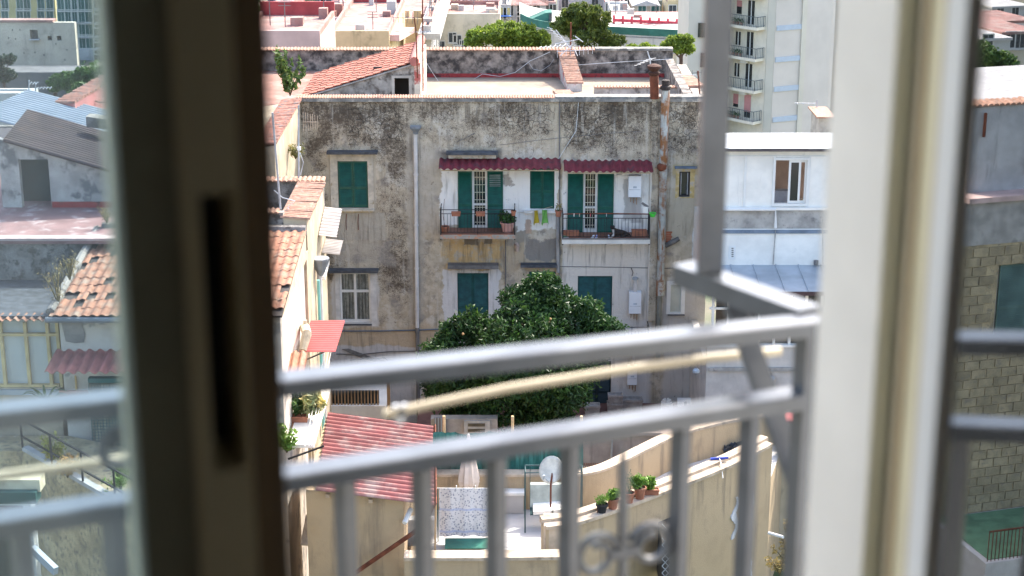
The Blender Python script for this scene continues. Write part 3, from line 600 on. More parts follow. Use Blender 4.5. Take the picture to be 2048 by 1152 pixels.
pier = MB().box(rx(1299, 400), rx(1316, 400), FY - .12, FY - .002, rz(640), rz(195)).build('pier', m_fac, BT)
ch = MB().tube([F(1309, 197, .1), F(1308, 148, .1)], .17, 12).build('chimney_pipe', m_rust, BT)
MB().lathe(F(1308, 150, .1), [(.17, -.02), (.22, .04), (.24, .1), (.16, .14), (.18, .2), (.27, .28), (.27, .36), (.12, .42)], 12).build('cowl', mat('cowl_rust', (.06, .025, .016), rough=.85, var=.4), ch)
# pipes and cables along the wall
def cable(name, pts, r, m, parent=BT, d=.02): return MB().tube([F(x, y, d) for x, y in pts], r, 5).build(name, m, parent)
cable('conduit', [(674, 662), (760, 662), (835, 660), (890, 658)], .03, mat('conduit_blue', (.12, .15, .19), var=.2), d=.05); cable('cable', [(672, 708), (720, 709), (780, 703), (850, 702)], .02, m_piped, d=.05)
cable('cable', [(1120, 533), (1200, 534), (1300, 536), (1325, 537), (1420, 533)], .014, m_piped); cable('cable', [(1318, 590), (1310, 662), (1302, 664)], .02, m_piped, d=.1); cable('cable', [(1157, 205), (1152, 262), (1128, 300), (1117, 318)], .012, mat('white_cable', (.6, .6, .58)), d=.05)
cable('cable', [(1000, 290), (1080, 280), (1200, 268), (1290, 262)], .008, m_piped); cable('cable', [(1228, 345), (1232, 378), (1240, 385)], .014, m_wframe); cable('cable', [(1262, 535), (1266, 545), (1264, 552)], .02, m_piped, d=.1)
cable('cable', [(700, 720), (770, 716), (776, 722)], .015, m_piped); cable('crack_iron', [(913, 284), (925, 279), (950, 266)], .012, m_piped)
for x_ in (693, 717): cable('iron_hook', [(x_, 428), (x_ - 1, 445), (x_, 460)], .014, m_rust, d=.03)
o = MB().prism([F(x, y, .001) for x, y in ((684, 698), (697, 697), (735, 711), (772, 722), (768, 727), (728, 718))][::-1], (0, -.05, 0)).build('cement_patch', mat('cement_dark', (.15, .14, .13), var=.35, scale=5, bump=.5), BT)
for i in range(5): MB().box(rx(1332, 475), rx(1332 + 12 - i % 2 * 2, 475), FY - .02, FY - .001, rz(463 + i * 4.4 + 3.6), rz(463 + i * 4.4)).build('brick', mat('bare_brick', (.40, .14, .08), var=.3), BT)
MB().tube([F(1330, 492, .05), F(1345, 484, .08), F(1358, 477, .06)], [.10, .11, .09], 9).build('cement_lump', mat('cement_dark', (.15, .14, .13)), BT)
MB().tube([F(1032, 488, .02), F(1035, 492, .12), F(1034, 503, .14)], [.09, .09, .07], 8).build('vent_pipe', mat('vent_pinkish', (.45, .34, .28)), BT)
# ---- front parapet coping and roof
m_cope = mat('coping_cement', (.20, .19, .175), var=.35, scale=2.5, dirt=((.42, .38, .32), 3, .5, .62), bump=.4, bdist=.03)
cpx = [(601, 199), (846, 199)]
MB().box(xl - .06, xr + .05, FY - .10, FY + .55, zpar + .002, zpar + .13).build('coping', m_cope, BT)
tag(MB().barrels((xl - .05, FY - .08, zpar + .132), (rx(1110, 200), FY - .08, zpar + .132), (0, .5, .03), 96, jit=.02).build('coping_tile', m_terra, BT), kind='stuff')
MB().box(rx(1110, 204), xr, FY - .07, FY + .5, zpar + .133, zpar + .2).build('coping', m_cope, BT)
m_roof = mat('roof_screed', (.30, .24, .18), var=.15, scale=.8, dirt=((.3, .27, .24), 1.5, .55, .75)); m_redp = mat('red_waterproofing', (.33, .045, .045), var=.3, scale=2, dirt=((.08, .03, .03), 2, .5, .65))
MB().box(xl + .01, xr - .41, FY + .455, RD - .001, zroof - .25, zroof).build('roof', m_roof, BT)
m_mouldwall = mat('mouldy_wall', (.25, .215, .185), var=.45, scale=2.6, dirt=((.05, .043, .04), 2.2, .42, .62), streak=((.42, .36, .31), 1.6, .60, .7), bump=.6, bdist=.03)
zrw = P(1000, 101, RD).z
xrw0, xrw1 = X(500, 130, RD), X(1345, 130, RD)
o = MB().box(xrw0, xrw1, RD, RD + .35, zbot, zrw).build('rear_parapet', m_mouldwall, BT)
MB().box(xl + 4.3, xrw1 - .01, RD - .012, RD - .001, zroof + .001, ZZ(147, RD)).build('red_skirting', m_redp, o)
tag(MB().barrels((xrw0, RD - .08, zrw), (X(1190, 100, RD), RD - .08, zrw), (0, .52, .04), 104, jit=.03).build('coping_tile', m_terra, o), kind='stuff')
MB().box(X(1190, 100, RD) + .02, xrw1, RD - .08, RD + .42, zrw + .002, zrw + .1).build('coping', m_cope, o)
for y0, y1, xp in ((FY + 1.5, RD - .02, 7.2),): MB().box(xrw1 - .35, xrw1, FY + .6, RD - .002, zroof - 3, zrw - .35).build('rear_parapet', m_mouldwall, BT)
# transverse tile-topped walls on the roof
def tile_wall(pxa, pya, Ya, pxb, pyb, Yb, w_, n, parent=BT, hb=None):
    A, B = P(pxa, pya, Ya), P(pxb, pyb, Yb); hw = Vector((w_ / 2, 0, 0)); zb_ = zroof - .02
    vs = [A - hw, A + hw, B + hw, B - hw]; lo = [Vector((v.x, v.y, zb_)) for v in vs]
    o = MB().add([*lo, *vs], [(0, 3, 2, 1), (4, 5, 6, 7), (0, 1, 5, 4), (1, 2, 6, 5), (2, 3, 7, 6), (3, 0, 4, 7)]).build('divider_wall', mat('whitewashed', (.55, .50, .46), var=.25, scale=3, dirt=((.33, .05, .05), 1.5, .5, .6)), parent)
    coping_run(A - hw * 1.15 + Vector((0, 0, .01)), B - hw * 1.15 + Vector((0, 0, .01)), hw * 2.3, n, o)
    return o
tile_wall(1132, 106, RD - .05, 1150, 168, FY + 6.6, .62, 17); tile_wall(1122, 186, FY + 3.5, 1137, 200, FY + .7, .6, 8); tile_wall(1362, 150, FY + 8.5, 1392, 176, FY + 4.5, .6, 13)
ywl = FY + 4.0
o = MB().box(X(1188, 190, ywl), X(1378, 190, ywl), ywl, ywl + .25, zroof - .02, P(1200, 176, ywl).z).build('divider_wall', mat('plaster_grey', (.42, .38, .345), var=.3, scale=2, dirt=((.16, .14, .13), 2.5, .5, .65)), BT)
tag(MB().barrels((X(1188, 176, ywl), ywl - .06, P(1200, 176, ywl).z), (X(1378, 176, ywl), ywl - .06, P(1200, 176, ywl).z), (0, .38, .02), 30, jit=.03).build('coping_tile', m_terra, o), kind='stuff')
# ---- stair hut with tiled single-pitch roof
m_hut = mat('hut_plaster', (.34, .31, .275), var=.35, scale=2, dirt=((.12, .10, .085), 2.5, .47, .62), bump=.5, bdist=.03)
HF = FY + 2.6; HB = FY + 7.6
FR, FL = P(829, 124, HF), P(606, 194, HF); BRr, BLl = Vector((FR.x, HB, FR.z + .06)), Vector((FL.x, HB, FL.z + .06))
HT = thing('stair_hut', 'rooftop stair hut with sloping red tiled roof and dark doorway', 'hut', (FR.x - 2, HF, zroof))
dx0, dx1, dz0, dz1 = X(789, 175, HF), X(818, 175, HF), zroof + .02, ZZ(156, HF)
hx1 = FR.x - .02; hz = lambda x_: FL.z + (FR.z - FL.z) * (x_ - FL.x) / (FR.x - FL.x) - .1
mb = MB(); hx0 = FL.x + .5
xs = [hx0] + [hx0 + (dx0 - hx0) * k / 6 for k in range(1, 6)] + [dx0, dx1, hx1]
for p, q in zip(xs[:-1], xs[1:]):
    lo = dz1 if abs(p - dx0) < 1e-6 else zroof - .02
    mb.prism([(p, HF, lo), (q, HF, lo), (q, HF, hz(q)), (p, HF, hz(p))], (0, .25, 0))
mb.build('front_wall', m_hut, HT)
MB().prism([(hx1 + .003, HF - .003, zroof - .01), (hx1 + .003, HB - .2, zroof - .01), (hx1 + .003, HB - .2, FR.z - .05), (hx1 + .003, HF - .003, FR.z - .05)], (.25, 0, 0)).build('side_wall', mat('hut_side', (.66, .60, .50), var=.15, dirt=((.45, .12, .10), 2, .5, .6)), HT)
MB().wall(dx0 - .11, dx1 + .11, dz0, dz1 + .1, HF - .03, HF - .002, [(dx0, dx1, dz0 + .001, dz1)]).build('door_surround', mat('hut_surround', (.44, .40, .35), var=.2), HT)
MB().box(hx0, hx1, HB - .25, HB - .02, zroof - .02, FL.z - .1).build('back_wall', m_hut, HT)
MB().box(dx0 - .9, hx1, HF + .9, HF + 1.0, zroof - .02, FR.z - .35).build('inner_wall', MATS['inner_dark'], HT)
sh = MB().prism([FL + Vector((-.1, -.1, -.08)), FR + Vector((.05, -.1, -.08)), BRr + Vector((.05, 0, -.08)), BLl + Vector((-.1, 0, -.08))], (0, 0, .06)).build('roof_slab', mat('roof_mortar', (.34, .32, .30), var=.3), HT)
m_flat = mat('flat_roof_tile', (.36, .125, .08), rough=.8, var=.25, scale=6, dirt=((.28, .22, .18), 6, .56, .72), objr=.35)
nc, nr = 14, 9; sv = (FL - FR) / nc; dv = (BRr - FR) / nr; sn = sv.normalized(); up = dv.cross(sv).normalized(); up = up if up.z > 0 else -up
tb = MB(); ln, wd = sv.length * 1.13, dv.length * .985
for a0, a1, b0, b1, h0, h1 in ((0, 1, 0, .86, .035, .05), (0, 1, .86, 1, .05, .075)):
    pts = []
    for zz in (0, 1):
        for aa, bb in ((a0, b0), (a1, b0), (a1, b1), (a0, b1)):
            hh = (h0 if not zz else h1) + (.0 if aa == 0 else .045) - (0 if zz else .02); pts.append(sn * (aa * ln) + Vector((0, 1, 0)) * (bb * wd) + up * hh)
    tb.add(pts, [(0, 3, 2, 1), (4, 5, 6, 7), (0, 1, 5, 4), (1, 2, 6, 5), (2, 3, 7, 6), (3, 0, 4, 7)])
tme = None
for i in range(nc):
    for j in range(nr):
        loc = FR + Vector((0, -.1, -.02)) + sv * (i - .02) + dv * j + up * random.uniform(-.006, .012)
        if tme is None: q = tb.build('tile', m_flat, HT, local=True); tme = q.data; q.location = loc - HT.location
        else: q = inst('tile', tme, HT, loc)
        q.rotation_euler = (random.uniform(-.02, .02), random.uniform(-.02, .02), random.uniform(-.025, .025))
m_pink = mat('pink_membrane', (.46, .17, .14), var=.2)
mb = MB().tube([FR + Vector((.0, -.2, .05)), BRr + Vector((0, .1, .08))], .19, 12); mb.build('ridge_tile', m_pink, HT)
# ================================================================== white house on the right
m_ww = mat('white_render', (.80, .77, .71), var=.08, scale=1.2, dirt=((.5, .5, .5), 1.4, .62, .8), streak=((.55, .54, .52), 4, .62, .8), bump=.2); m_gw = mat('grey_render', (.38, .36, .33), var=.25, scale=2, dirt=((.2, .19, .18), 3, .55, .7), bump=.4)
m_bw = mat('beige_render', (.56, .52, .47), var=.12, scale=1.5, dirt=((.36, .33, .3), 2, .6, .75), streak=((.4, .37, .33), 3, .58, .75), bump=.25); m_zinc = mat('zinc_sheet', (.36, .40, .44), rough=.42, var=.14, scale=1.1, metal=.25)
WX0 = X(1379, 760, 65); WX1 = 21.0; WF = 59.5; WU = 61.6
WH = thing('white_house', 'white rendered house with panelled top floor and grey metal veranda roof', 'house', ((WX0 + WX1) / 2, WF, 33))
zv0, zv1 = ZZ(694, WF), ZZ(590, WF)
MB().box(WX0, WX1, WF, WF + .3, 33, zv0).build('wall', m_bw, WH); MB().box(WX0 - .001, WX0 + .25, WF + .302, 64.98, 33, ZZ(640, 65)).build('side_wall', m_bw, WH)
MB().box(WX0 + .05, WX1, WF - .1, WF - .002, ZZ(741, WF), ZZ(734, WF)).build('moulding', m_gw, WH)
gl = MB().box(WX0 + .3, WX1, WF + .16, WF + .2, zv0 + .1, zv1).build('veranda_glazing', m_glass, WH)
MB().box(WX0, WX1, WF - .06, WF + .3, zv0 + .003, zv0 + .09).build('sill', m_ww, gl); MB().box(WX0 + .05, WX1, WF + .05, WF + .12, ZZ(620, WF), ZZ(616, WF)).build('transom', m_ww, gl)
for i in range(11):
    px = 1426 + i * 31; x_ = X(px, 640, WF); MB().box(x_ - .045, x_ + .045, WF + .04, WF + .15, zv0 + .09, zv1).build('mullion', m_ww, gl)
mb = MB(); zr0, zr1 = ZZ(533, WU), ZZ(586, WF - .5)
A, B, C, D = (WX0 - .1, WF - .5, zr1), (WX1, WF - .5, zr1), (WX1, WU, zr0), (WX0 - .1, WU, zr0)
rf = mb.prism([A, B, C, D], (0, 0, .06)).build('veranda_roof', m_zinc, WH)
for i in range(13):
    px = 1400 + i * 45; x0_, x1_ = X(px - 30, 533, WU), X(px - 30, 533, WU) + .02
    MB().bar((x0_, WF - .5, zr1 + .075), (x1_, WU - .02, zr0 + .075), .035, .05).build('seam', m_zinc, rf)
MB().box(WX0 - .1, WX1, WF - .54, WF - .503, zr1 - .09, zr1 + .05).build('gutter', mat('gutter_brown', (.08, .05, .05)), rf)
zu = [ZZ(y, WU) for y in (528, 458, 452, 420)]
UX0 = X(1424, 440, WU)
lo = MB().box(UX0 - .3, WX1, WU, 65.5, zr0 - 1, zu[1]).build('wall', m_ww, WH); MB().box(UX0 - .3, WX1, WU - .06, WU - .002, zu[1] - .16, zu[1] - .03).build('gutter', mat('gutter_blue', (.16, .2, .25)), lo)
MB().box(UX0, WX1, WU + .05, 65.4, zu[1] + .002, zu[3]).build('wall', m_gw, WH)
PY = WU + .1; zt0, zt1 = zu[3] + .1, ZZ(300, PY)
wx0, wx1, wz0, wz1 = X(1550, 360, PY), X(1613, 360, PY), ZZ(407, PY), ZZ(320, PY)
pw = MB().wall(UX0, WX1, zt0, zt1, PY, PY + .12, [(wx0, wx1, wz0, wz1)]).build('panel_wall', m_ww, WH)
MB().box(UX0, WX1, PY - .16, PY + .2, zu[3] + .002, zt0 - .003).build('ledge', m_ww, WH); MB().box(UX0, UX0 + .1, PY + .122, 65.4, zt0, zt1 - .1).build('side_wall', m_ww, WH)
for px in (1490, 1547.5, 1617, 1672): x_ = X(px, 360, PY); MB().box(x_ - .045, x_ + .045, PY - .03, PY - .001, zt0 + .01, ZZ(313, PY)).build('batten', m_wframe, pw)
MB().box(UX0, WX1, PY - .032, PY - .003, ZZ(313, PY) + .002, ZZ(311, PY)).build('batten', m_wframe, pw)
o = MB().wall(wx0 - .09, wx1 + .09, wz0 - .09, wz1 + .09, PY - .05, PY - .002, [(wx0, wx1, wz0, wz1)]).build('window', m_wframe, pw)
xm = X(1577, 360, PY); MB().wall(xm, wx1 - .22, wz0 + .01, wz1 - .01, PY + .02, PY + .055, [(xm + .08, wx1 - .30, wz0 + .1, wz1 - .1)]).build('sash', m_wframe, o); MB().box(xm + .06, wx1 - .28, PY + .035, PY + .042, wz0 + .08, wz1 - .08).build('pane', m_glass, o)
MB().wall(xm + .13, wx1, wz0 + .01, wz1 - .01, PY + .06, PY + .09, [(xm + .2, wx1 - .07, wz0 + .1, wz1 - .1)]).build('sash', m_wframe, o)
MB().box(wx0 - .3, wx1 + .3, PY + 1.6, PY + 1.7, wz0 - .2, wz1 + .2).build('inner_wall', mat('room_pinkish', (.42, .31, .27), var=.1), WH); MB().box(wx0 + .02, wx0 + .75, PY + .5, PY + .9, wz0 - .3, wz0 + .35).build('inner_bed', mat('bed_grey', (.3, .3, .33)), WH)
mb = MB(); mb.corr((UX0 - .1, PY - .35, ZZ(297, PY - .35)), (UX0 - .1, 65.3, ZZ(266, 65.3)), (WX1, PY - .35, ZZ(297, PY - .35)), 14, .03, trap=True).build('roof', mat('white_sheet', (.50, .52, .53), rough=.4, var=.08, dirt=((.5, .46, .4), 2, .66, .8)), WH)
MB().box(UX0 - .1, WX1, PY - .36, PY - .28, ZZ(303, PY - .35), ZZ(299, PY - .35)).build('gutter', mat('gutter_dark', (.12, .1, .1)), WH)
q = lambda px, py: P(px, py, WU - .1)
MB().tube([q(1405, 419), q(1551, 419), q(1551, 456)], .06, 8).build('drain_pipe', m_wframe, WH); MB().tube([P(1551, 460, WU - .05), P(1546, 529, WU - .05)], .02, 5).build('cable', m_gw, WH); MB().tube([P(1650, 420, WU - .2), P(1645, 440, WU - .2), P(1646, 530, WU - .05)], .02, 5).build('cable', m_gw, WH)
mb = MB(); mb.pbox(1457, 492, 1471, 519, WU - .03, WU - .002)
vg = mb.build('vent_grille', m_wframe, WH); [MB().pbox(1463, 496 + 4 * i, 1467, 498 + 4 * i, WU - .04, WU - .031).build('slot', m_piped, vg) for i in range(5)]
MB().lathe(P(1632, 525, WU - .1), [(.09, -.08), (.09, .08)], 10).build('pipe_end', m_piped, WH)
for px, py in ((1392, 741), (1543, 755)):
    c = P(px, py, WF - .25); MB().tube([c + Vector((0, .22, .1)), c + Vector((0, 0, .1)), c], .025, 6).build('lamp_arm', m_piped, WH); MB().lathe(c, [(.05, .08), (.13, .02), (.14, -.06), (.05, -.14)], 10).build('wall_lamp', m_zinc, WH)
# ================================================================== tall apartment block
m_tb = mat('tower_beige', (.60, .55, .46), var=.05, scale=.4, dirt=((.5, .46, .4), .5, .6, .8)); m_tg = mat('tower_grey', (.60, .54, .48), var=.05, scale=.4); m_tbw = mat('tower_white', (.72, .66, .54), var=.06); m_tblue = mat('tower_blue_band', (.45, .50, .56), var=.05)
TY = 165.0
pA, pB, pC, pD, pE = P(1444, 150, TY + 4.2), P(1530, 150, TY), P(1546, 150, TY - .3), P(1664, 150, TY + 2.6), P(1664, 150, TY + 14)
pL0, pL1 = P(1374, 150, TY + 2), P(1432, 150, TY + .8)
TW = thing('apartment_tower', 'tall pale apartment tower with stacked balconies above the white house', 'apartment building', (pB.x, TY, 5))
def vprism(name, pts, z0, z1, m, parent): return MB().prism([Vector((p.x, p.y, z0)) for p in pts], (0, 0, z1 - z0)).build(name, m, parent)
ztop = CZ + 6
off = Vector((0, .05, 0)); vprism('wall', [pA, pB, pB + Vector((2, 12, 0)), pA + Vector((-1, 9, 0))], 4, ztop, m_tbw, TW); vprism('corner_pier', [pB + Vector((.02, 0, 0)), pC, pC + Vector((.6, 8, 0)), pB + Vector((.6, 8, 0))], 4, ztop, m_tb, TW)
vprism('gable_wall', [pC + Vector((.02, .02, 0)), pD, pE, pC + Vector((.02, 14, 0))], 4, ztop, m_tg, TW); vprism('side_block', [pL0, pL1, pL1 + Vector((0, 11, 0)), pL0 + Vector((0, 11, 0))], 4, ztop, m_tb, TW)
dg = (pD - pC); dg.z = 0; dgn = dg.normalized(); ng = Vector((dgn.y, -dgn.x, 0))
def on_gable(px0, px1, y0, y1, m, name, th=.08):
    t0 = (px0 - 1546) / (1664 - 1546); t1 = (px1 - 1546) / (1664 - 1546); a = pC + dg * t0; b = pC + dg * t1; zc = (ZZ(y0, TY) + ZZ(y1, TY)) / 2; h = abs(ZZ(y0, TY) - ZZ(y1, TY)) / 2; c = (a + b) / 2; c.z = zc
    MB().obox(c + ng * th * .55, (b - a) / 2 * Vector((1, 1, 0)) if False else Vector(((b - a).x / 2, (b - a).y / 2, 0)), ng * th / 2, Vector((0, 0, h))).build(name, m, TW)
for y in (-10, 52, 115, 174, 235): on_gable(1549, 1605, y - 1, y + 9, m_tblue, 'band')
on_gable(1597, 1606, -60, 270, m_tb, 'rib', .14)
da = Vector(((pB - pA).x, (pB - pA).y, 0)); La = da.length; da.normalize(); na = Vector((da.y, -da.x, 0))
m_trail = mat('tower_rail', (.10, .12, .12), var=.1); m_pinkb = mat('pink_blind', (.55, .25, .24), var=.1); m_tglass = m_glass
def ta(s, o, z): return Vector((pA.x, pA.y, 0)) + da * s + na * o + Vector((0, 0, z))
for k, y in enumerate((-14, 48, 110, 173, 234)):
    z0 = ZZ(y, TY + 2); s1 = La - .25
    sl_ = MB().obox(ta((s1 - 1) / 2, .62, z0 - .14), da * (s1 + 1) / 2, na * .62, Vector((0, 0, .14))).build('balcony_slab', m_tbw, TW); mb = MB()
    for a_, b_ in ((ta(-1, 1.2, 0), ta(s1, 1.2, 0)), (ta(s1, 1.2, 0), ta(s1, .02, 0))):
        mb.bar(a_ + Vector((0, 0, z0 + 1.0)), b_ + Vector((0, 0, z0 + 1.0)), .06, .05); mb.bar(a_ + Vector((0, 0, z0 + .1)), b_ + Vector((0, 0, z0 + .1)), .03, .03); n = int((b_ - a_).length / .22)
        for i in range(n + 1): q_ = a_.lerp(b_, i / n); mb.bar(q_ + Vector((0, 0, z0)), q_ + Vector((0, 0, z0 + 1)), .03 if i % 4 else .06, .03, up=(0, 1, 0))
    mb.build('balcony_railing', m_trail, sl_)
    for s_, w_, zz0, zz1, pk in ((.55, .35, .05, 2.3, 0), (2.0, .32, .9, 2.2, k in (1, 4, 0)), (3.55, .42, .05, 2.35, k in (4, 0))):
        o = MB().obox(ta(s_, .03, z0 + (zz0 + zz1) / 2), da * (w_ + .1), na * .03, Vector((0, 0, (zz1 - zz0) / 2 + .08))).build('window', m_tbw, TW)
        MB().obox(ta(s_, .065, z0 + (zz0 + zz1) / 2), da * w_, na * .006, Vector((0, 0, (zz1 - zz0) / 2))).build('pane', m_tglass, o)
        hb = .75 if (k == 4) else .45
        if pk: MB().obox(ta(s_, .085, z0 + zz1 - (zz1 - zz0) * hb / 2), da * w_, na * .012, Vector((0, 0, (zz1 - zz0) * hb / 2))).build('blind', m_pinkb, o)
        else: MB().obox(ta(s_ + .02, .085, z0 + (zz0 + zz1) / 2), da * .045, na * .012, Vector((0, 0, (zz1 - zz0) / 2))).build('mullion', m_wframe, o)
    if k in (2, 3): MB().obox(ta(3.1, .3, z0 - .45), da * .38, na * .18, Vector((0, 0, .28))).build('air_conditioner', m_wframe, TW)
    if k in (2, 4, 1):
        for i in range(5): c = ta(1.2 + i * .5, 1.0, z0 + .0); o = MB().lathe(c, [(.13, 0), (.18, .3)], 8).build('flower_pot', m_terra, sl_); leaves(MB(), [(c + Vector((0, 0, .45)), (.22, .22, .22))], 50, .16).build('plant', leafmat('balcony_leaf', (.03, .09, .02), (.08, .16, .03)), o)
    # right rear column of balconies
    z0r = ZZ(y + 2, TY + 8); MB().box(pE.x + .0, pE.x + 1.6, TY + 6, TY + 13, z0r - .3, z0r).build('balcony_slab', m_tbw, TW)
    MB().box(pE.x + .1, pE.x + 1.55, TY + 6.1, TY + 6.2, z0r + .01, z0r + 1).build('balcony_front', mat('frosted_panel', (.45, .47, .48), rough=.3), TW)
MB().prism([pE + Vector((.002, -3, -60)), pE + Vector((2.4, -3, -60)), pE + Vector((2.4, 0, -60)), pE + Vector((.002, 0, -60))], (0, 0, 70)).build('rear_wall', mat('tower_ochre', (.62, .52, .33), var=.06), TW)
for px, py in ((1403, 60), (1408, 120)): MB().obox(P(px, py, TY + 1.3), (.35, -.02, 0), (0, .15, 0), (0, 0, .7)).build('window', m_tglass, TW)
# small rooftop lamp and hut beside the tower
def aerial_mast(px, py0, py1, Y, label, arms):
    A, B = P(px, py0, Y), P(px, py1, Y); t = thing('aerial', label, 'antenna', A); MB().tube([A, B], .03, 6).build('mast', mat('galvanised', (.42, .43, .44), rough=.5), t)
    for (py, dx, dy, n, ln) in arms:
        c = P(px, py, Y); d = Vector((dx, dy, 0)).normalized(); MB().tube([c, c + d * ln], .018, 5).build('boom', mat('galvanised', (.4, .4, .4)), t); mb = MB(); side = Vector((-d.y, d.x, 0)); 
        for i in range(n): q_ = c + d * (ln * (i + .5) / n); mb.tube([q_ - side * .28 - Vector((0, 0, .02)), q_ + side * .28], .010, 4)
        mb.build('elements', mat('galvanised', (.4, .4, .4)), t)
    return t
aerial_mast(1634, 265, 200, 76, 'thin mast with flag-like aerial above the white house roof', [(207, -1, .1, 4, 1.0)])
hh = thing('roof_hut', 'small greyish rooftop hut with tile rim beside the white frame', 'hut', P(1652, 270, 74)); MB().pbox(1637, 236, 1668, 285, 74, 76).build('wall', m_gw, hh); MB().pbox(1634, 234, 1672, 237, 73.8, 76.2).build('tile_rim', m_terra, hh)
# ================================================================== left houses
m_lp = mat('left_plaster', (.47, .385, .27), var=.2, scale=1, dirt=((.35, .29, .21), 1.6, .52, .68), streak=((.3, .24, .17), 3, .58, .72), bump=.5, bdist=.03)
m_pw = mat('peeling_white', (.56, .50, .43), var=.12, scale=1.5, dirt=((.33, .31, .29), .9, .56, .6), bump=.4, bdist=.03); m_stone = mat('dark_stone', (.26, .235, .21), var=.35, scale=2, dirt=((.1, .09, .08), 3, .5, .62), bump=.8, bdist=.05)
xR = X(612, 468, 52); xLf = X(196, 455, 52)
LH = thing('tiled_house', 'old house with broken terracotta tile roof in the left foreground', 'house', (-9, 46, 33))
zr_t, zr_b = ZZ(461, 52), ZZ(632, 45.8); T0 = Vector((xLf, 52, zr_t)); 
MB().box(xLf + .15, xR - .1, 46.2, 52, 33, zr_b - .1).build('wall', m_pw, LH)
MB().prism([(xR - .1, 46.25, zr_b - .12), (xR - .1, 52.0, zr_b - .12), (xR - .1, 52.0, zr_t - .05)], (.09, 0, 0)).build('gable', m_lp, LH); MB().prism([(xLf + .15, 46.25, zr_b - .12), (xLf + .15, 52.0, zr_b - .12), (xLf + .15, 52.0, zr_t - .05)], (.09, 0, 0)).build('gable', m_lp, LH)
MB().prism([(xLf, 52, zr_t - .02), (xR, 52, zr_t - .02), (xR, 45.9, zr_b - .02), (xLf, 45.9, zr_b - .02)], (0, 0, -.06)).build('roof_deck', mat('roof_deck_dark', (.06, .05, .045), var=.3), LH)
nt_c, nt_r = 25, 12; wx = (xR - xLf) / nt_c; run = Vector((0, 45.8 - 52, zr_b - zr_t)); ex = run / nt_r; eL = ex.length; rn = ex.normalized(); rup = Vector((1, 0, 0)).cross(rn); rup = rup if rup.z > 0 else -rup
prof = [(0, .012), (.14, .0), (.32, .0), (.46, .016), (.58, .036), (.74, .046), (.9, .036), (1.04, .016)]
tb = MB(); vs = []
for th in (0, -.016):
    for e in (0, 1):
        for (a_, h_) in prof: vs.append(Vector((a_ * wx, 0, 0)) + rn * (e * eL * 1.14) + rup * (h_ + th + (.016 if e else 0)))
n8 = len(prof); fs = []
for k in range(n8 - 1): fs += [(k, k + 1, n8 + k + 1, n8 + k), (2 * n8 + k, 3 * n8 + k, 3 * n8 + k + 1, 2 * n8 + k + 1), (n8 + k, n8 + k + 1, 3 * n8 + k + 1, 3 * n8 + k)]
tb.add(vs, fs); tme = None; m_ptile = mat('pan_tile', (.36, .17, .105), rough=.9, var=.22, scale=5, dirt=((.30, .215, .16), 3, .48, .68), objr=.35)
gone = {(3, 3), (4, 3), (3, 9), (2, 10), (5, 9), (1, 4), (0, 5), (4, 7), (14, 5), (9, 8), (0, 2), (22, 10), (23, 11), (0, 9), (1, 9), (24, 8), (24, 11)}
for j in range(nt_r):
    for i in range(nt_c):
        if (i, j) in gone: continue
        loc = T0 + Vector((wx * i, 0, 0)) + ex * (j - .04) + rup * random.uniform(0, .012)
        if tme is None: q_ = tb.build('tile', m_ptile, LH, local=True); tme = q_.data; q_.location = loc - LH.location
        else: q_ = inst('tile', tme, LH, loc)
        bad = random.random() < .09
        q_.rotation_euler = (random.uniform(-.015, .015), random.uniform(-.02, .02), random.uniform(-.12, .12) if bad else random.uniform(-.02, .02))
MB().tube([(xLf - .1, 45.75, zr_b - .1), (xR - .3, 45.75, zr_b - .12)], .09, 8).build('gutter', mat('zinc_dark', (.17, .18, .19), rough=.5), LH)
MB().prism([P(x_, y_, 46.19) for x_, y_ in ((120, 634), (165, 634), (166, 655), (171, 668), (168, 684), (150, 686), (132, 682), (127, 660))][::-1], (0, -.03, 0)).build('cement_patch', mat('cement_mid', (.25, .23, .21), var=.3, scale=3, bump=.5), LH)
# mortar ridge with weeds at the top and left verge
MB().tube([P(205, 458, 52.05) + Vector((0, 0, .05)), P(400, 458, 52.05), P(612, 461, 52.05)], .17, 7).build('ridge_mortar', m_stone, LH); MB().tube([(xLf - .02, 52, zr_t + .05), (xLf - .02, 46, zr_b + .05)], .13, 7).build('verge_mortar', m_stone, LH)
# canopy over the door on the front
cy0, cy1 = ZZ(700, 46.15), ZZ(745, 45.0); o = MB().corr((X(112, 700, 46.15), 46.15, cy0), (X(300, 700, 46.15), 46.15, cy0), (X(88, 745, 45), 45.0, cy1), 9, .05, seg=8).build('canopy', mat('pan_sheet', (.36, .13, .11), rough=.7, var=.25, scale=3), LH)
MB().pbox(176, 757, 330, 766, 45.2, 45.4).build('green_beam', mat('dark_green_paint', (.02, .09, .08)), LH)
cg = MB().pbox(183, 768, 330, 940, 45.9, 46.1).build('screen', mat('cage_back', (.25, .22, .17), var=.3, streak=((.45, .4, .3), 6, .5, .6)), LH); mb = MB()
for i in range(24): mb.pbox(183 + i * 6, 768, 184 + i * 6, 940, 45.86, 45.88)
for i in range(28): mb.pbox(183, 768 + i * 6, 330, 769 + i * 6, 45.86, 45.88)
mb.build('mesh', mat('mesh_green', (.05, .13, .12)), cg)
MB().pbox(118, 782, 182, 795, 46.1, 46.19).build('terracotta_band', mat('terracotta_paint', (.42, .19, .10)), LH); MB().pbox(150, 752, 153, 782, 46.15, 46.19).build('rust_streak_pipe', mat('ochre_pipe', (.55, .38, .15)), LH)
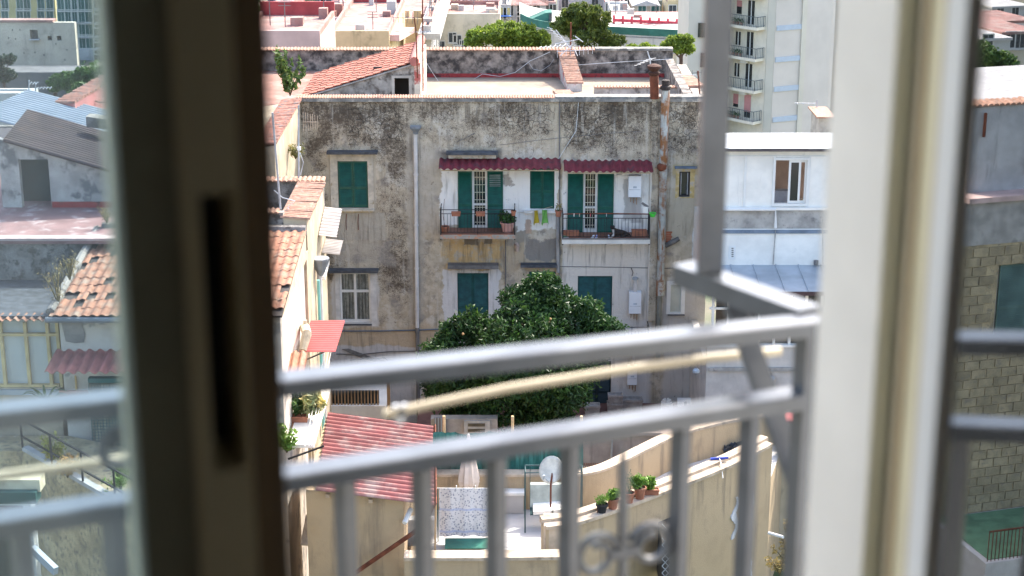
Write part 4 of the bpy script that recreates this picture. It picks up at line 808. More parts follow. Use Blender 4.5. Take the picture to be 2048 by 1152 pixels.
# terrace block behind, tile-coped parapets
BX0 = -15.0; YB0, YB1 = 53.0, 57.6; zp = ZZ(358, 57.6); zfl = zp - 1.1
TB = thing('terrace_house', 'stuccoed house block with tile coped roof terrace behind the broken roof', 'house', (-10, 53, 33))
MB().box(BX0 + 5, xR - .012, 52.02, YB1, 33, zfl).build('wall', m_lp, TB)
MB().box(BX0 + 5, xR - .012, YB1 - .35, YB1, zfl + .002, zp).build('parapet', m_stone, TB); MB().box(xR - .75, xR - .012, 52.4, YB1 - .352, zfl + .002, zp - .02).build('parapet', m_lp, TB); MB().box(BX0 + 5, xR - .752, 52.4, 52.75, zfl + .002, ZZ(424, 52.5)).build('parapet', m_stone, TB)
coping_run((BX0 + 5, YB1 - .45, zp), (xR + .05, YB1 - .45, zp), (0, .55, .02), 22, TB); coping_run((xR - .85, 52.35, zp - .01), (xR - .85, YB1 - .5, zp - .01), (.95, 0, -.05), 26, TB); coping_run((BX0 + 5, 52.3, ZZ(424, 52.5)), (xR - .9, 52.3, ZZ(424, 52.5)), (0, .5, .02), 18, TB)
# eastern wall furniture: hopper, box, drainpipe, bright sheets, red awning, tile canopy
MB().tube([(xR + .12, 54.2, ZZ(545, 54.2)), (xR + .12, 54.2, 36)], .09, 8).build('drain_pipe', m_pipew, TB); MB().tube([(xR + .1, 50.2, ZZ(640, 50.2)), (xR + .1, 50.2, 36)], .06, 8).build('drain_pipe', mat('pipe_cream', (.55, .48, .36)), TB)
MB().lathe((xR + .17, 54.2, ZZ(545, 54.2)), [(.09, -.1), (.14, 0), (.3, .45), (.3, .5)], 10).build('hopper', mat('hopper_zinc', (.22, .24, .26)), TB)
MB().prism([P(624, 549, 54.6), P(650, 553, 54.6), P(659, 520, 56.6), P(640, 518, 56.6)], (0, 0, -.12)).build('box_lid', m_ww, TB)
for y0, y1, ya, yb, xo in ((414, 470, 57.3, 55.2, .62), (478, 505, 57.3, 56, .62)): MB().corr((xR + .02, ya, ZZ(y0, ya)), (xR + .02, yb, ZZ(y1, yb)), (xR + xo, ya, ZZ(y0 + 4, ya)), 9, .03).build('sheet_awning', mat('pale_fibreglass', (.42, .38, .35), rough=.6, var=.15), TB)
aw = MB().corr((xR + .05, 52.0, ZZ(641, 52)), (xR + .05, 48.9, ZZ(703, 48.9)), (xR + 1.15, 52.0, ZZ(641, 52)), 15, .02, seg=6).build('red_awning', mat('red_fibreglass', (.36, .07, .065), rough=.5, var=.12), TB); MB().bar((xR + .02, 49.2, ZZ(725, 49.2)), (xR + .8, 49.2, ZZ(703, 49.2)), .04, .04).build('strut', m_piped, aw)
MB().corr((xR - .25, 48.2, ZZ(703, 48.2)), (xR + .42, 48.2, ZZ(703, 48.2)), (xR - .25, 46.9, ZZ(755, 46.9)), 3, .05, seg=8).build('tile_canopy', m_ptile, TB)
MB().tube([(xR + .22, 53.0, ZZ(560, 53)), (xR + .22, 53.0, 37)], .05, 8).build('drain_pipe', mat('teal_pipe', (.20, .48, .44), var=.1), TB)
MB().tube([(xR + .04, 50.5, ZZ(655, 50.5)), (xR + .3, 48.9, ZZ(668, 48.9)), (xR + .2, 48.6, ZZ(700, 48.6))], [.16, .15, .12], 9).build('plaster_roll', m_lp, TB)
# wing of the apartment building coming forward on the left
WG = thing('building_wing', 'low plastered wing with tile capped wall beside the old apartment house', 'building', (xl - 2, 60, 33))
w0, w1 = P(600, 203, 64.9), P(549, 292, 58.6)
mb = MB(); hw = Vector((.3, 0, 0)); mb.add([Vector((w0.x - 6, w0.y, 33)), Vector((w0.x, w0.y, 33)), Vector((w1.x, w1.y, 33)), Vector((w1.x - 6, w1.y, 33)), w0 - Vector((6, 0, .8)), w0, w1, w1 - Vector((6, 0, .8))], [(0, 3, 2, 1), (4, 5, 6, 7), (0, 1, 5, 4), (1, 2, 6, 5), (2, 3, 7, 6), (3, 0, 4, 7)])
mb.build('wall', m_lp, WG); coping_run(w1 - Vector((.7, 0, -.02)), w0 - Vector((.7, 0, -.02)), (.78, 0, .05), 30, WG, mat('old_coping', (.36, .17, .12), var=.35, scale=6, dirt=((.2, .17, .15), 5, .5, .65)))
MB().prism([w0 + Vector((-.75, 0, -.6)), w1 + Vector((-.75, 0, -.6)), w1 + Vector((-5.5, 0, -.6)), w0 + Vector((-5.5, 0, -.6))], (0, 0, .05)).build('roof_tiles', m_redp, WG)
# far-left terrace with tin roofed shed
zt = ZZ(480, 50.5); MH = thing('shed_house', 'grey house with red roof terrace and rusty tin roofed shed', 'house', (-15, 50.5, 33)); SF = P(100, 415, Z=zt).y
MB().box(-24, xLf - .02, 50.5, SF + 14, 33, zt - .1).build('wall', m_stone, MH); MB().box(-24, xLf + 2, 50.4, SF + 13, zt - .098, zt).build('terrace_floor', mat('red_terrace', (.27, .15, .14), var=.18, scale=1.5, dirt=((.5, .39, .37), 2, .5, .7)), MH)
MB().box(-24, xLf + 1.0, 50.38, 50.75, zt + .002, zt + .08).build('kerb', mat('pink_kerb', (.55, .40, .36), var=.15), MH)
n_l, n_r = P(6, 281, SF - .35), P(345, 378, SF - .35); sl2 = n_r - n_l; BK = P(105, 220, Z=n_l.z).y
dx0, dx1 = X(41, 370, SF), X(100, 370, SF); dzt = ZZ(319, SF); mb = MB(); zsh = lambda x_: n_l.z + sl2.z * (x_ - n_l.x) / sl2.x - .1
xs = [n_l.x - .3, dx0, dx1] + [dx1 + (n_r.x - dx1) * k / 5 for k in range(1, 6)]
m_shed = mat('shed_plaster', (.42, .40, .37), var=.25, scale=1.5, dirt=((.17, .17, .17), 1.6, .5, .6), bump=.6, bdist=.04)
for p_, q_ in zip(xs[:-1], xs[1:]): lo_ = dzt if p_ == dx0 else zt + .002; mb.prism([(p_, SF, lo_), (q_, SF, lo_), (q_, SF, zsh(q_)), (p_, SF, zsh(p_))], (0, .25, 0))
mb.build('shed_wall', m_shed, MH); MB().box(dx0 - .2, dx1 + .2, SF + .9, SF + 1, zt, dzt + .1).build('dark_inside', mat('dark_teal_inside', (.02, .045, .05)), MH)
MB().box(dx1 + .02, n_r.x, SF - .02, SF - .002, zt + .003, zt + .2).build('red_skirting', m_redp, MH)
m_brown = mat('rusty_tin', (.065, .042, .042), rough=.65, var=.3, scale=1.2, dirt=((.10, .06, .05), 1.6, .52, .66)); m_bl = mat('galvanised_tin', (.30, .33, .36), rough=.4, var=.1, scale=1, metal=.2)
sr = MB().corr(n_l, Vector((n_l.x - .6, BK, n_l.z)), n_r, 18, .085, seg=8).build('tin_roof', m_brown, MH)
f0 = P(58, 180, 67); nb = P(-50, 230, Z=f0.z); MB().corr(nb, f0, nb + Vector((sl2.x * 1.4, 0, sl2.z * 1.25)), 18, .075, seg=8).build('tin_roof', m_bl, MH)
MB().box(nb.x - .5, nb.x + 4.2, nb.y + .1, nb.y + .35, zt - 1, nb.z - .5).build('rear_wall', m_pw, MH); MB().obox(P(197, 243, 58), (.35, 0, -.05), (0, .3, 0), (0, 0, .18)).build('roof_stone', m_stone, sr)
wv0, wv1 = P(150, 207, 66), P(340, 98, 77); pkw = thing('parapet_wall', 'pinkish red parapet wall with tiled top slanting behind the tin roofs', 'wall', wv0)
d_ = (wv1 - wv0); sd = Vector((-d_.y, d_.x, 0)).normalized() * .7
mb = MB(); hgt = Vector((0, 0, -1.7)); mb.add([wv0, wv1, wv1 + sd, wv0 + sd, wv0 + hgt, wv1 + hgt, wv1 + sd + hgt, wv0 + sd + hgt], [(0, 1, 2, 3), (7, 6, 5, 4), (0, 4, 5, 1), (1, 5, 6, 2), (2, 6, 7, 3), (3, 7, 4, 0)]); mb.build('wall', mat('faded_red_wall', (.52, .20, .18), var=.15, scale=1, streak=((.62, .36, .33), 3, .5, .7)), pkw)
coping_run(wv0 + Vector((0, -.06, .01)), wv1 + Vector((0, -.06, .01)), sd * 1.15, 40, pkw, MATS['old_coping']); MB().box(wv0.x + 1, xl - 7.02, 63, 76, 33, wv0.z - 1.68).build('roof_below', m_redp, pkw)
# veranda house far left, glazed
VH = thing('veranda_house', 'house with ochre framed glazed veranda at the left picture edge', 'house', (-15, 46, 33)); vx1 = X(114, 700, 46.4)
MB().box(-24, vx1, 46.4, 50.4, 33, ZZ(776, 46.4)).build('wall', m_lp, VH); g = MB().box(-24, vx1, 46.6, 46.65, ZZ(776, 46.4), ZZ(645, 46.4)).build('glazing', mat('milky_glass', (.45, .48, .47), rough=.25, var=.12, scale=.6), VH)
for px in (-60, 5, 54, 98, 118): MB().pbox(px - 3, 645, px + 3, 775, 46.45, 46.58).build('mullion', mat('ochre_frame', (.55, .42, .20)), g)
for py in (670, 772): MB().pbox(-150, py - 2.5, 118, py + 2.5, 46.44, 46.57).build('transom', mat('ochre_frame', (.5, .4, .2)), g)
MB().prism([(-24, 46.0, ZZ(632, 46)), (vx1 + .1, 46.0, ZZ(632, 46)), (vx1 + .1, 50.45, ZZ(560, 50.45)), (-24, 50.45, ZZ(560, 50.45))], (0, 0, -.1)).build('tar_roof', mat('tar_roof', (.055, .06, .07), rough=.8, var=.4, scale=3, dirt=((.3, .31, .33), 6, .63, .72)), VH)
e0 = ZZ(640, 45.8); MB().corr((-22, 46.3, ZZ(628, 46.3)), (vx1 + .1, 46.3, ZZ(628, 46.3)), (-22, 45.8, e0), 40, .045).build('eave_tiles', m_ptile, VH); MB().box(-24, vx1 + .1, 46.3, 46.4, ZZ(775, 46.4) - .2, ZZ(775, 46.4) - .05).build('sill', m_zinc, VH)
# tufa terrace at the lower left
m_tufa = mat('tufa', (.50, .40, .24), var=.3, scale=1.6, dirt=((.27, .225, .16), 5.5, .50, .64), streak=((.56, .50, .40), 2, .58, .7), bump=.9, bdist=.06, detail=8)
zq = CZ - 18.6; E1, E2, E3 = P(46, 902, Z=zq), P(300, 1046, Z=zq), P(-200, 902, Z=zq)
TF = thing('tufa_terrace', 'sunlit tufa stone terrace with diagonal iron rail at the lower left', 'terrace', (E1.x, E1.y, 33))
MB().prism([Vector((p_.x, p_.y, 33)) for p_ in (E1, E2, E2 + Vector((2.2, 0.6, 0)), E2 + Vector((2.2, 3.2, 0)), E1 + Vector((1.0, 1.15, 0)), E3 + Vector((0, 1.15, 0)), E3)], (0, 0, zq - 33)).build('wall', m_tufa, TF)
dd = (E2 - E1).normalized(); MB().bar(E1 + Vector((.05, .08, .06)), E2 + Vector((0, .08, .06)), .2, .12).build('edge_slab', mat('grey_slab', (.42, .41, .40), var=.15), TF)
mb = MB(); L_ = (E2 - E1).length
for k in range(5): p_ = E1.lerp(E2, k / 4); MB().bar(p_ + Vector((0, 0, .1)), p_ + Vector((0, 0, 1.0)), .05, .05, up=(0, 1, 0)).build('rail_post', m_iron, TF)
for h in (.45, .98): MB().bar(E1 + Vector((0, 0, h)), E2 + Vector((0, 0, h)), .05, .04).build('rail', m_iron, TF)
wd_ = thing('lower_window', 'white framed window with green roller blind in the lower left corner', 'window', P(20, 1160, 41)); MB().pbox(-60, 1000, 68, 1170, 41.0, 41.4).build('frame', m_wframe, wd_); MB().pbox(-40, 1012, 52, 1160, 40.96, 40.99).build('pane', m_glass, wd_); MB().pbox(-60, 985, 72, 1008, 40.7, 41.2).build('blind', mat('green_blind', (.02, .08, .07)), wd_)
MB().pbox(-200, 960, 80, 984, 40.9, 41.4).build('lintel', mat('lintel_cream', (.55, .48, .34)), wd_); tag(MB().bar(P(66, 1098, 40.3), P(112, 1142, 39.6), .14, .22).build('gutter_pipe', m_zinc), 'grey metal gutter length sticking out of the tufa wall', 'gutter')
# ================================================================== what the open leaf mirrors: a neighbour further left
PN = H0 + NL * -.003
def RP(px, py, Y):
    d = ray(px, py); o_ = Vector((0, 0, CZ)); tt = (PN - o_).dot(NL) / d.dot(NL); h = o_ + d * tt; r = d - NL * (2 * d.dot(NL)); return h + r * ((Y - h.y) / r.y)
RY = 45.0; rxr, rxl = RP(1943, 500, RY).x, RP(2200, 500, RY).x; rzz = lambda py: RP(1990, py, RY).z
NH = thing('neighbour_house', 'neighbour house of tufa and grey plaster seen only in the window glass', 'house', (rxr - 4, RY, 33))
MB().box(rxl - 6, rxr, RY + .6, RY + 7, rzz(396), rzz(221)).build('upper_wall', mat('mirrored_grey', (.45, .44, .43), var=.12, streak=((.3, .29, .28), 3, .56, .7)), NH)
coping_run((rxl - 3, RY + .5, rzz(219)), (rxr + .1, RY + .5, rzz(219)), (0, .6, .05), 40, NH); MB().box(rxl - 6, rxr + .3, RY - .15, RY + 6, rzz(402), rzz(392)).build('ledge', mat('pink_kerb', (.58, .34, .30)), NH); MB().box(rxl - 6, rxr + .4, RY, RY + 6, rzz(488), rzz(402) - .003).build('band', m_gw, NH)
wx1_, wx0_ = RP(1992, 600, RY).x, RP(2110, 600, RY).x; MB().wall(rxl - 6, rxr + .5, 33, rzz(488) - .003, RY + .02, RY + .4, [(wx0_, wx1_, rzz(682), rzz(532))]).build('tufa_wall', m_tufa, NH)
bme = None; m_block = mat('tufa_block', (.42, .34, .21), var=.25, scale=3, dirt=((.24, .2, .15), 5, .52, .66), bump=.6, bdist=.03, objr=.45)
for rj in range(33):
    for ri_ in range(8):
        xb, zb_ = rxr + .2 - .54 * ri_ - (.27 if rj % 2 else 0), rzz(490) - .2 - .31 * rj
        if wx0_ - .4 < xb < wx1_ + .3 and rzz(690) < zb_ < rzz(522): continue
        if bme is None: q_ = MB().box(-.255, .255, -.022, .0, -.142, .142).build('block', m_block, NH, local=True); bme = q_.data; q_.location = Vector((xb, RY + .018, zb_)) - NH.location
        else: q_ = inst('block', bme, NH, (xb, RY + .018 - random.uniform(0, .008), zb_))
        q_.scale = (random.uniform(.95, 1.0), 1, random.uniform(.94, 1.0))
o = MB().box(wx0_, wx1_, RY + .2, RY + .3, rzz(682), rzz(532)).build('window', m_wframe, NH); shutter(MB(), wx0_ + .1, wx1_ - .12, rzz(680), rzz(534), RY + .1).build('shutter', mat('grey_green_shutter', (.10, .16, .14)), o)
MB().tube([(wx1_ - 1.0, RY + .5, rzz(240)), (wx1_ - 1.0, RY + .5, rzz(360))], .06, 8).build('pipe', m_pipew, NH); MB().tube([(wx1_ + .6, RY + .5, rzz(232)), (wx1_ + .6, RY + .5, rzz(280))], .05, 8).build('pipe', m_rust, NH)
bz = rzz(1020); bx1, bx0 = RP(1968, 1000, RY - 3).x, RP(2200, 1000, RY - 3).x; nb_ = thing('neighbour_balcony', 'stone balcony with green floor mirrored low in the window glass', 'balcony', (bx1, RY - 3, 33)); MB().box(bx0, bx1, RY - 3.4, RY - .01, 33, bz).build('base', m_bw, nb_); MB().box(bx0, bx1 - .2, RY - 3.2, RY - .1, bz + .002, bz + .03).build('floor', mat('green_mat', (.12, .22, .12)), nb_); mb = MB()
for i in range(30): x_ = bx1 - .1 - i * .13; mb.bar((x_, RY - 3.3, bz), (x_, RY - 3.3, bz + 1), .02, .02, up=(0, 1, 0))
mb.bar((bx0, RY - 3.3, bz + 1), (bx1 - .1, RY - 3.3, bz + 1), .05, .04); mb.build('railing', m_rust, nb_)
# ================================================================== courtyard, terrace with the curved parapets
m_court = mat('court_floor', (.17, .085, .07), var=.25, scale=1.5); zc = rz(806)
struct('courtyard', MB().box(xl + 4.5, WX0 - .01, 53.0, 64.99, 33, zc), m_court, 'red brown courtyard floor at the foot of the old house')
m_tanw = mat('tan_render', (.44, .33, .205), var=.1, scale=.9, dirt=((.33, .25, .16), .9, .48, .72), streak=((.26, .20, .135), 2.4, .52, .72), bump=.45, bdist=.03); m_copb = mat('cream_coping', (.48, .38, .28), var=.2, scale=2, dirt=((.24, .19, .14), 2.5, .52, .70), bump=.4); m_wfl = mat('pale_floor', (.47, .45, .43), var=.08, scale=.8)
zP = CZ - 20.6; zF = CZ - 21.8
def curve(pts, n=6):
    out = []; m = len(pts)
    for i in range(m - 1):
        p0, p1, p2, p3 = pts[max(i - 1, 0)], pts[i], pts[i + 1], pts[min(i + 2, m - 1)]
        for k in range(n): t_ = k / n; out.append(.5 * ((2 * p1) + (p2 - p0) * t_ + (2 * p0 - 5 * p1 + 4 * p2 - p3) * t_ ** 2 + (3 * p1 - p0 - 3 * p2 + p3) * t_ ** 3))
    return out + [pts[-1]]
def ribbon(mb, line, off, z0, z1, mi=0):     # upright wall following a plan line, 'off' thick to the far side
    A = []; 
    for i, p_ in enumerate(line):
        d_ = line[min(i + 1, len(line) - 1)] - line[max(i - 1, 0)]; d_.z = 0; nn = Vector((-d_.y, d_.x, 0)).normalized(); A.append((p_, p_ + nn * off))
    n = len(line); vs = [Vector((a.x, a.y, z_)) for z_ in (z0, z1) for pr in A for a in pr]; w_ = 2 * n; fs = []
    for i in range(n - 1):
        a, b, c, d = 2 * i, 2 * i + 1, 2 * i + 2, 2 * i + 3; fs += [(a, c, c + w_, a + w_), (b, b + w_, d + w_, d), (a + w_, c + w_, d + w_, b + w_), (a, b, d, c)]
    fs += [(0, w_, w_ + 1, 1), (2 * n - 2, 2 * n - 1, 2 * n - 1 + w_, 2 * n - 2 + w_)]; return mb.add(vs, fs, mi)
near = curve([P(x_, y_, Z=zP) for x_, y_ in ((1092, 1052), (1150, 1044), (1215, 1024), (1280, 1000), (1345, 975), (1410, 950), (1475, 922), (1545, 885))])
far = curve([P(x_, y_, Z=zP) for x_, y_ in ((866, 948), (1000, 948), (1110, 948), (1170, 946), (1220, 933), (1285, 902), (1352, 870), (1420, 850), (1475, 838), (1570, 822))])
fy0 = P(900, 1114, Z=zP - .5).y; front = [P(808, 1114, Z=zP - .5), P(960, 1114, Z=zP - .5), P(1120, 1112, Z=zP - .5)]
CT = thing('curved_terrace', 'tan rendered house terrace with two curving parapet walls', 'terrace', (2, 46, 33))
pl = [Vector((p_.x, p_.y, 33)) for p_ in front + near + far[::-1]]
MB().prism(pl, (0, 0, zF - 33)).build('base', m_tanw, CT)
fl_ = MB().prism([Vector((p_.x, p_.y, zF + .004)) for p_ in front + near + far[::-1]], (0, 0, .02)).build('floor', m_wfl, CT)
o = ribbon(MB(), near, .5, zF + .03, zP - .1).build('near_parapet', m_tanw, CT); ribbon(MB(), [p_ + Vector((.02, -.06, 0)) for p_ in near], .34, zP - .098, zP).build('coping', m_copb, o); ribbon(MB(), [p_ + Vector((-.1, .24, 0)) for p_ in near], .3, zP - .097, zP + .09).build('coping', m_copb, o)
ribbon(MB(), [p_ + Vector((.0, -.003, 0)) for p_ in near], .06, 33, zP - .101).build('outer_face', m_tanw, o)
o = ribbon(MB(), far, .3, zF + .03, zP - .08).build('far_parapet', m_tanw, CT); ribbon(MB(), [p_ + Vector((0, -.05, 0)) for p_ in far], .42, zP - .078, zP).build('coping', m_copb, o)
fr_ = [p_ + Vector((0, .0, 0)) for p_ in front]; o = ribbon(MB(), fr_, .35, 33, zP - .6).build('front_parapet', m_tanw, CT); ribbon(MB(), [p_ + Vector((0, -.06, 0)) for p_ in fr_], .5, zP - .598, zP - .5).build('coping', m_copb, o)
MB().box(near[0].x - .06, near[0].x + .42, near[0].y + .02, near[0].y + .9, zF + .03, zP - .01).build('end_pier', m_copb, CT)
# white lime runs on the near wall
m_lime = mat('lime_patch', (.62, .63, .66), var=.1, scale=3)
def lime_run(pxc, half, zt0, zt1):
    d_ = near[-1] - near[-6]; d_.z = 0; d_.normalize(); nn = Vector((d_.y, -d_.x, 0)); c = onpar0(pxc); mb = MB(); n = 22; L_, R_ = [], []
    for k in range(n + 1): z_ = zt0 + (zt1 - zt0) * k / n; w_ = half * (.35 + .65 * math.sin(math.pi * min(1, (k + 1) / n * .8))) * (1 + .25 * random.uniform(-1, 1)); s_ = .12 * math.sin(k * .5); L_.append(Vector((c.x, c.y, z_)) + d_ * (s_ - w_) + nn * .03); R_.append(Vector((c.x, c.y, z_)) + d_ * (s_ + w_) + nn * .03)
    mb.add(L_ + R_ + [v - nn * .06 for v in L_ + R_], [(k, k + 1, n + 2 + k, n + 1 + k) for k in range(n)] + [(2 * n + 2 + k, 3 * n + 3 + k, 3 * n + 4 + k, 2 * n + 3 + k) for k in range(n)] + [(k, 2 * n + 2 + k, 2 * n + 3 + k, k + 1) for k in range(n)] + [(n + 1 + k, n + 2 + k, 3 * n + 4 + k, 3 * n + 3 + k) for k in range(n)]); mb.build('lime_run', m_lime, CT)
def onpar0(px): return min(near, key=lambda q_: abs(1024 + q_.x / ((q_.y * CP + (CZ - q_.z) * SP)) * FPX - px))
lime_run(1500, .24, zP - .9, zP - 5.5); lime_run(1478, .12, zP - 1.2, zP - 2.6)
# shed with corrugated red roof
SX0, SX1 = X(632, 985, 44.3), X(866, 1008, 44.3)
RS = thing('red_roof_shed', 'tan shed with red corrugated sheet roof below the near railing', 'shed', ((SX0 + SX1) / 2, 44.3, 33))
r00, r10, r01 = P(632, 980, 44.1), P(868, 1010, 44.1), P(656, 824, 50.2)
m_redc = mat('red_corrugated', (.27, .10, .09), rough=.85, var=.25, scale=1.2, dirt=((.33, .23, .2), 1.4, .47, .68), streak=((.25, .08, .08), 3, .6, .7))
MB().corr(r00, r01, r10, 20, .075, seg=8).build('roof', m_redc, RS)
ztl = lambda x_: r00.z + (r10.z - r00.z) * (x_ - r00.x) / (r10.x - r00.x) - .12
xw1 = X(808, 1060, 44.4)
MB().prism([(SX0 - .3, 44.4, 33), (xw1, 44.4, 33), (xw1, 44.4, ztl(xw1)), (SX0 - .3, 44.4, ztl(SX0))], (0, 5.6, 0)).build('wall', m_tanw, RS)
MB().prism([r10 + Vector((.06, 0, .05)), r10 + Vector((-.02, 0, -.1)), r10 + (r01 - r00) + Vector((-.02, 0, -.1)), r10 + (r01 - r00) + Vector((.06, 0, .05))], (.03, 0, 0)).build('edge_trim', m_rust, RS)
MB().bar(P(704, 1150, 44.0), P(838, 1058, 44.0), .10, .10).build('rust_pole', m_rust, RS); MB().tube([P(809, 1046, 44.2), P(822, 1018, 44.6)], .075, 8).build('vent_tube', m_wframe, RS)
MB().pbox(810, 1040, 872, 1092, 46.2, 46.5).build('grey_panel', mat('light_grey_panel', (.5, .5, .5)), RS)
for px in (655, 741): MB().pbox(px - 4, 989 + (px - 655) * .12, px + 4, 996 + (px - 655) * .12, 44.3, 44.39).build('bracket', m_copb, RS)
# netting fence
NT_ = thing('netting_fence', 'green shade netting fence on wooden poles behind the terrace', 'fence', (far[5].x, 48.8, zF)); ny = far[3].y + .5
s_ = mat('shade_net', (.018, .10, .085), rough=.8, var=.35, scale=2, streak=((.05, .19, .16), 5, .45, .62)); mb = MB(); nseg = 60; vs = []
for j, py in enumerate((866, 900, 942)):
    for i in range(nseg + 1): p_ = P(866 + (1166 - 866) * i / nseg, py, ny); vs.append(p_ + Vector((0, .05 * math.sin(i * .9 + j) + .03 * math.sin(i * 2.3), .03 * math.sin(i * .35) if j == 0 else 0)))
vs += [v + Vector((0, .01, 0)) for v in vs]; w_ = nseg + 1; o_ = 3 * w_
mb.add(vs, [(j * w_ + i, j * w_ + i + 1, (j + 1) * w_ + i + 1, (j + 1) * w_ + i) for j in range(2) for i in range(nseg)] + [(o_ + j * w_ + i, o_ + (j + 1) * w_ + i, o_ + (j + 1) * w_ + i + 1, o_ + j * w_ + i + 1) for j in range(2) for i in range(nseg)]); mb.build('net', s_, NT_, smooth=True)
for px in (888, 1025, 1163): MB().tube([P(px, 832, ny + .05), P(px, 945, ny + .05)], .045, 7).build('pole', mat('pale_wood', (.55, .38, .20), var=.2, scale=6), NT_)
# low walls seen beyond the terrace
LW = thing('yard_wall', 'grey lilac yard wall with barred opening behind the curved parapet', 'wall', P(1250, 935, 54.0)); 
bx_ = (X(1165, 930, 54), X(1207, 930, 54), ZZ(939, 54), ZZ(926, 54)); MB().wall(X(1150, 900, 54), X(1420, 900, 54), 33.5, ZZ(873, 54), 54, 54.3, [bx_]).build('wall', mat('lilac_plaster', (.40, .36, .34), var=.2, scale=1.5, streak=((.25, .23, .22), 3, .5, .65)), LW)
for i in range(11): x_ = bx_[0] + (bx_[1] - bx_[0]) * (i + .5) / 11; MB().box(x_ - .015, x_ + .015, 54.05, 54.08, bx_[2], bx_[3]).build('bar', m_copb, LW)
MB().pbox(1150, 866, 1420, 872, 53.85, 54.35).build('coping', mat('pinkish_coping', (.46, .36, .30)), LW); MB().tube([P(1224, 880, 53.9), P(1222, 940, 53.9)], .04, 6).build('pipe', m_zinc, LW)
SW = thing('small_outbuilding', 'small beige outbuilding with slit windows under the orange tree', 'outbuilding', P(920, 880, 55.6)); MB().pbox(862, 838, 995, 900, 55.6, 56.0).build('wall', mat('dim_beige', (.34, .30, .26), var=.2), SW); wf = MB().pbox(928, 842, 980, 868, 55.52, 55.59).build('window', mat('dim_frame', (.42, .39, .35)), SW)
for y_ in (847, 858): MB().pbox(936, y_, 970, y_ + 6, 55.50, 55.515).build('pane', m_glass, wf)
gt = MB().pbox(868, 836, 892, 880, 55.4, 55.5).build('gate', m_piped, SW); [MB().pbox(870 + 6 * i, 836, 871.5 + 6 * i, 880, 55.36, 55.39).build('gate_bar', m_zinc, gt) for i in range(4)]
BF = thing('slatted_balcony', 'wooden slatted balcony front below the white two-leaf window', 'balcony', P(712, 830, 60.5)); MB().pbox(655, 812, 772, 840, 60.6, 63).build('slab', m_ww, BF); MB().pbox(658, 782, 758, 811, 60.85, 60.95).build('backing', mat('dark_green_back', (.035, .045, .045)), BF)
for i in range(15): MB().pbox(662 + i * 6.6, 782, 664.4 + i * 6.6, 811, 60.7, 60.8).build('slat', mat('brown_slat', (.34, .22, .12)), BF)
MB().pbox(774, 760, 780, 835, 60.3, 60.5).build('post', mat('brown_slat', (.34, .22, .12)), BF)
# ================================================================== orange tree
OT = thing('orange_tree', 'large dark green orange tree in front of the old facade', 'tree', P(930, 868, 57.5)); k_ = 61.5 / 3413
bl = []
for x_, y_, r_, dy in ((1092, 618, 50, 0), (1072, 578, 24, .3), (1100, 568, 15, .1), (1045, 640, 48, -.5), (1028, 598, 24, .1), (1122, 600, 30, .4), (985, 690, 44, .4), (938, 648, 25, 0), (962, 662, 26, .2), (918, 690, 48, .2), (880, 708, 34, -.4), (1150, 650, 50, .3), (1182, 634, 26, .6), (1205, 655, 24, .4), (1228, 666, 17, 0), (1050, 710, 92, -1.0), (950, 755, 70, -.6), (1110, 750, 80, -.6),
                      (900, 785, 50, 0), (1000, 800, 66, -.4), (1090, 806, 58, -.2), (1125, 790, 44, .2), (1150, 740, 36, .5), (862, 724, 20, 0), (1172, 618, 22, .2), (960, 826, 30, .1), (1060, 828, 34, 0), (1175, 695, 44, .2), (875, 755, 36, .3), (905, 660, 18, .1), (1008, 655, 22, .3), (850, 745, 16, .1)):
    c = P(x_, y_, 57.5 + dy); bl.append((c, (r_ * k_, r_ * k_ * .9, r_ * k_ * .92)))
mb = leaves(MB(), bl, 34000, .19, shell=.6, aspect=.4, up=-.25)
sub = []
for c, r in bl:
    for i in range(int(7 + 50 * r[0] * .25)):
        d = Vector((random.gauss(0, 1), random.gauss(0, 1), random.gauss(0, 1))).normalized(); rr = random.uniform(.14, .3); sub.append((c + Vector((d.x * r[0], d.y * r[1], d.z * r[2])) * random.uniform(.9, 1.2), (rr, rr, rr * 1.2)))
leaves(mb, sub, 24000, .18, shell=.25, aspect=.4)
mb.build('crown', leafmat('orange_leaf', (.014, .048, .013), (.068, .150, .028), .55, lump=.8), OT)
mb = MB(); b0 = P(930, 868, 57.5); f1 = P(940, 830, 57.5); mb.tube([b0, b0.lerp(f1, .5), f1], [.22, .17, .15], 9)
for x_, y_ in ((900, 760), (960, 740), (1060, 720), (1100, 640), (1140, 700), (930, 690), (1010, 660)): limb(mb, f1, P(x_, y_, 57.5 + random.uniform(-.6, .6)), .11, .03, .3)
mb.build('trunk', mat('bark', (.09, .065, .045), var=.3, scale=8, bump=.6), OT)
for i, (x_, y_) in enumerate(((1101, 638), (1098, 644), (926, 668))): MB().lathe(P(x_, y_, 56.2), [(.01, -.045), (.04, -.02), (.045, .0), (.035, .03), (.01, .045)], 8).build('dry_fruit', mat('dry_fruit', (.5, .3, .14)), OT)
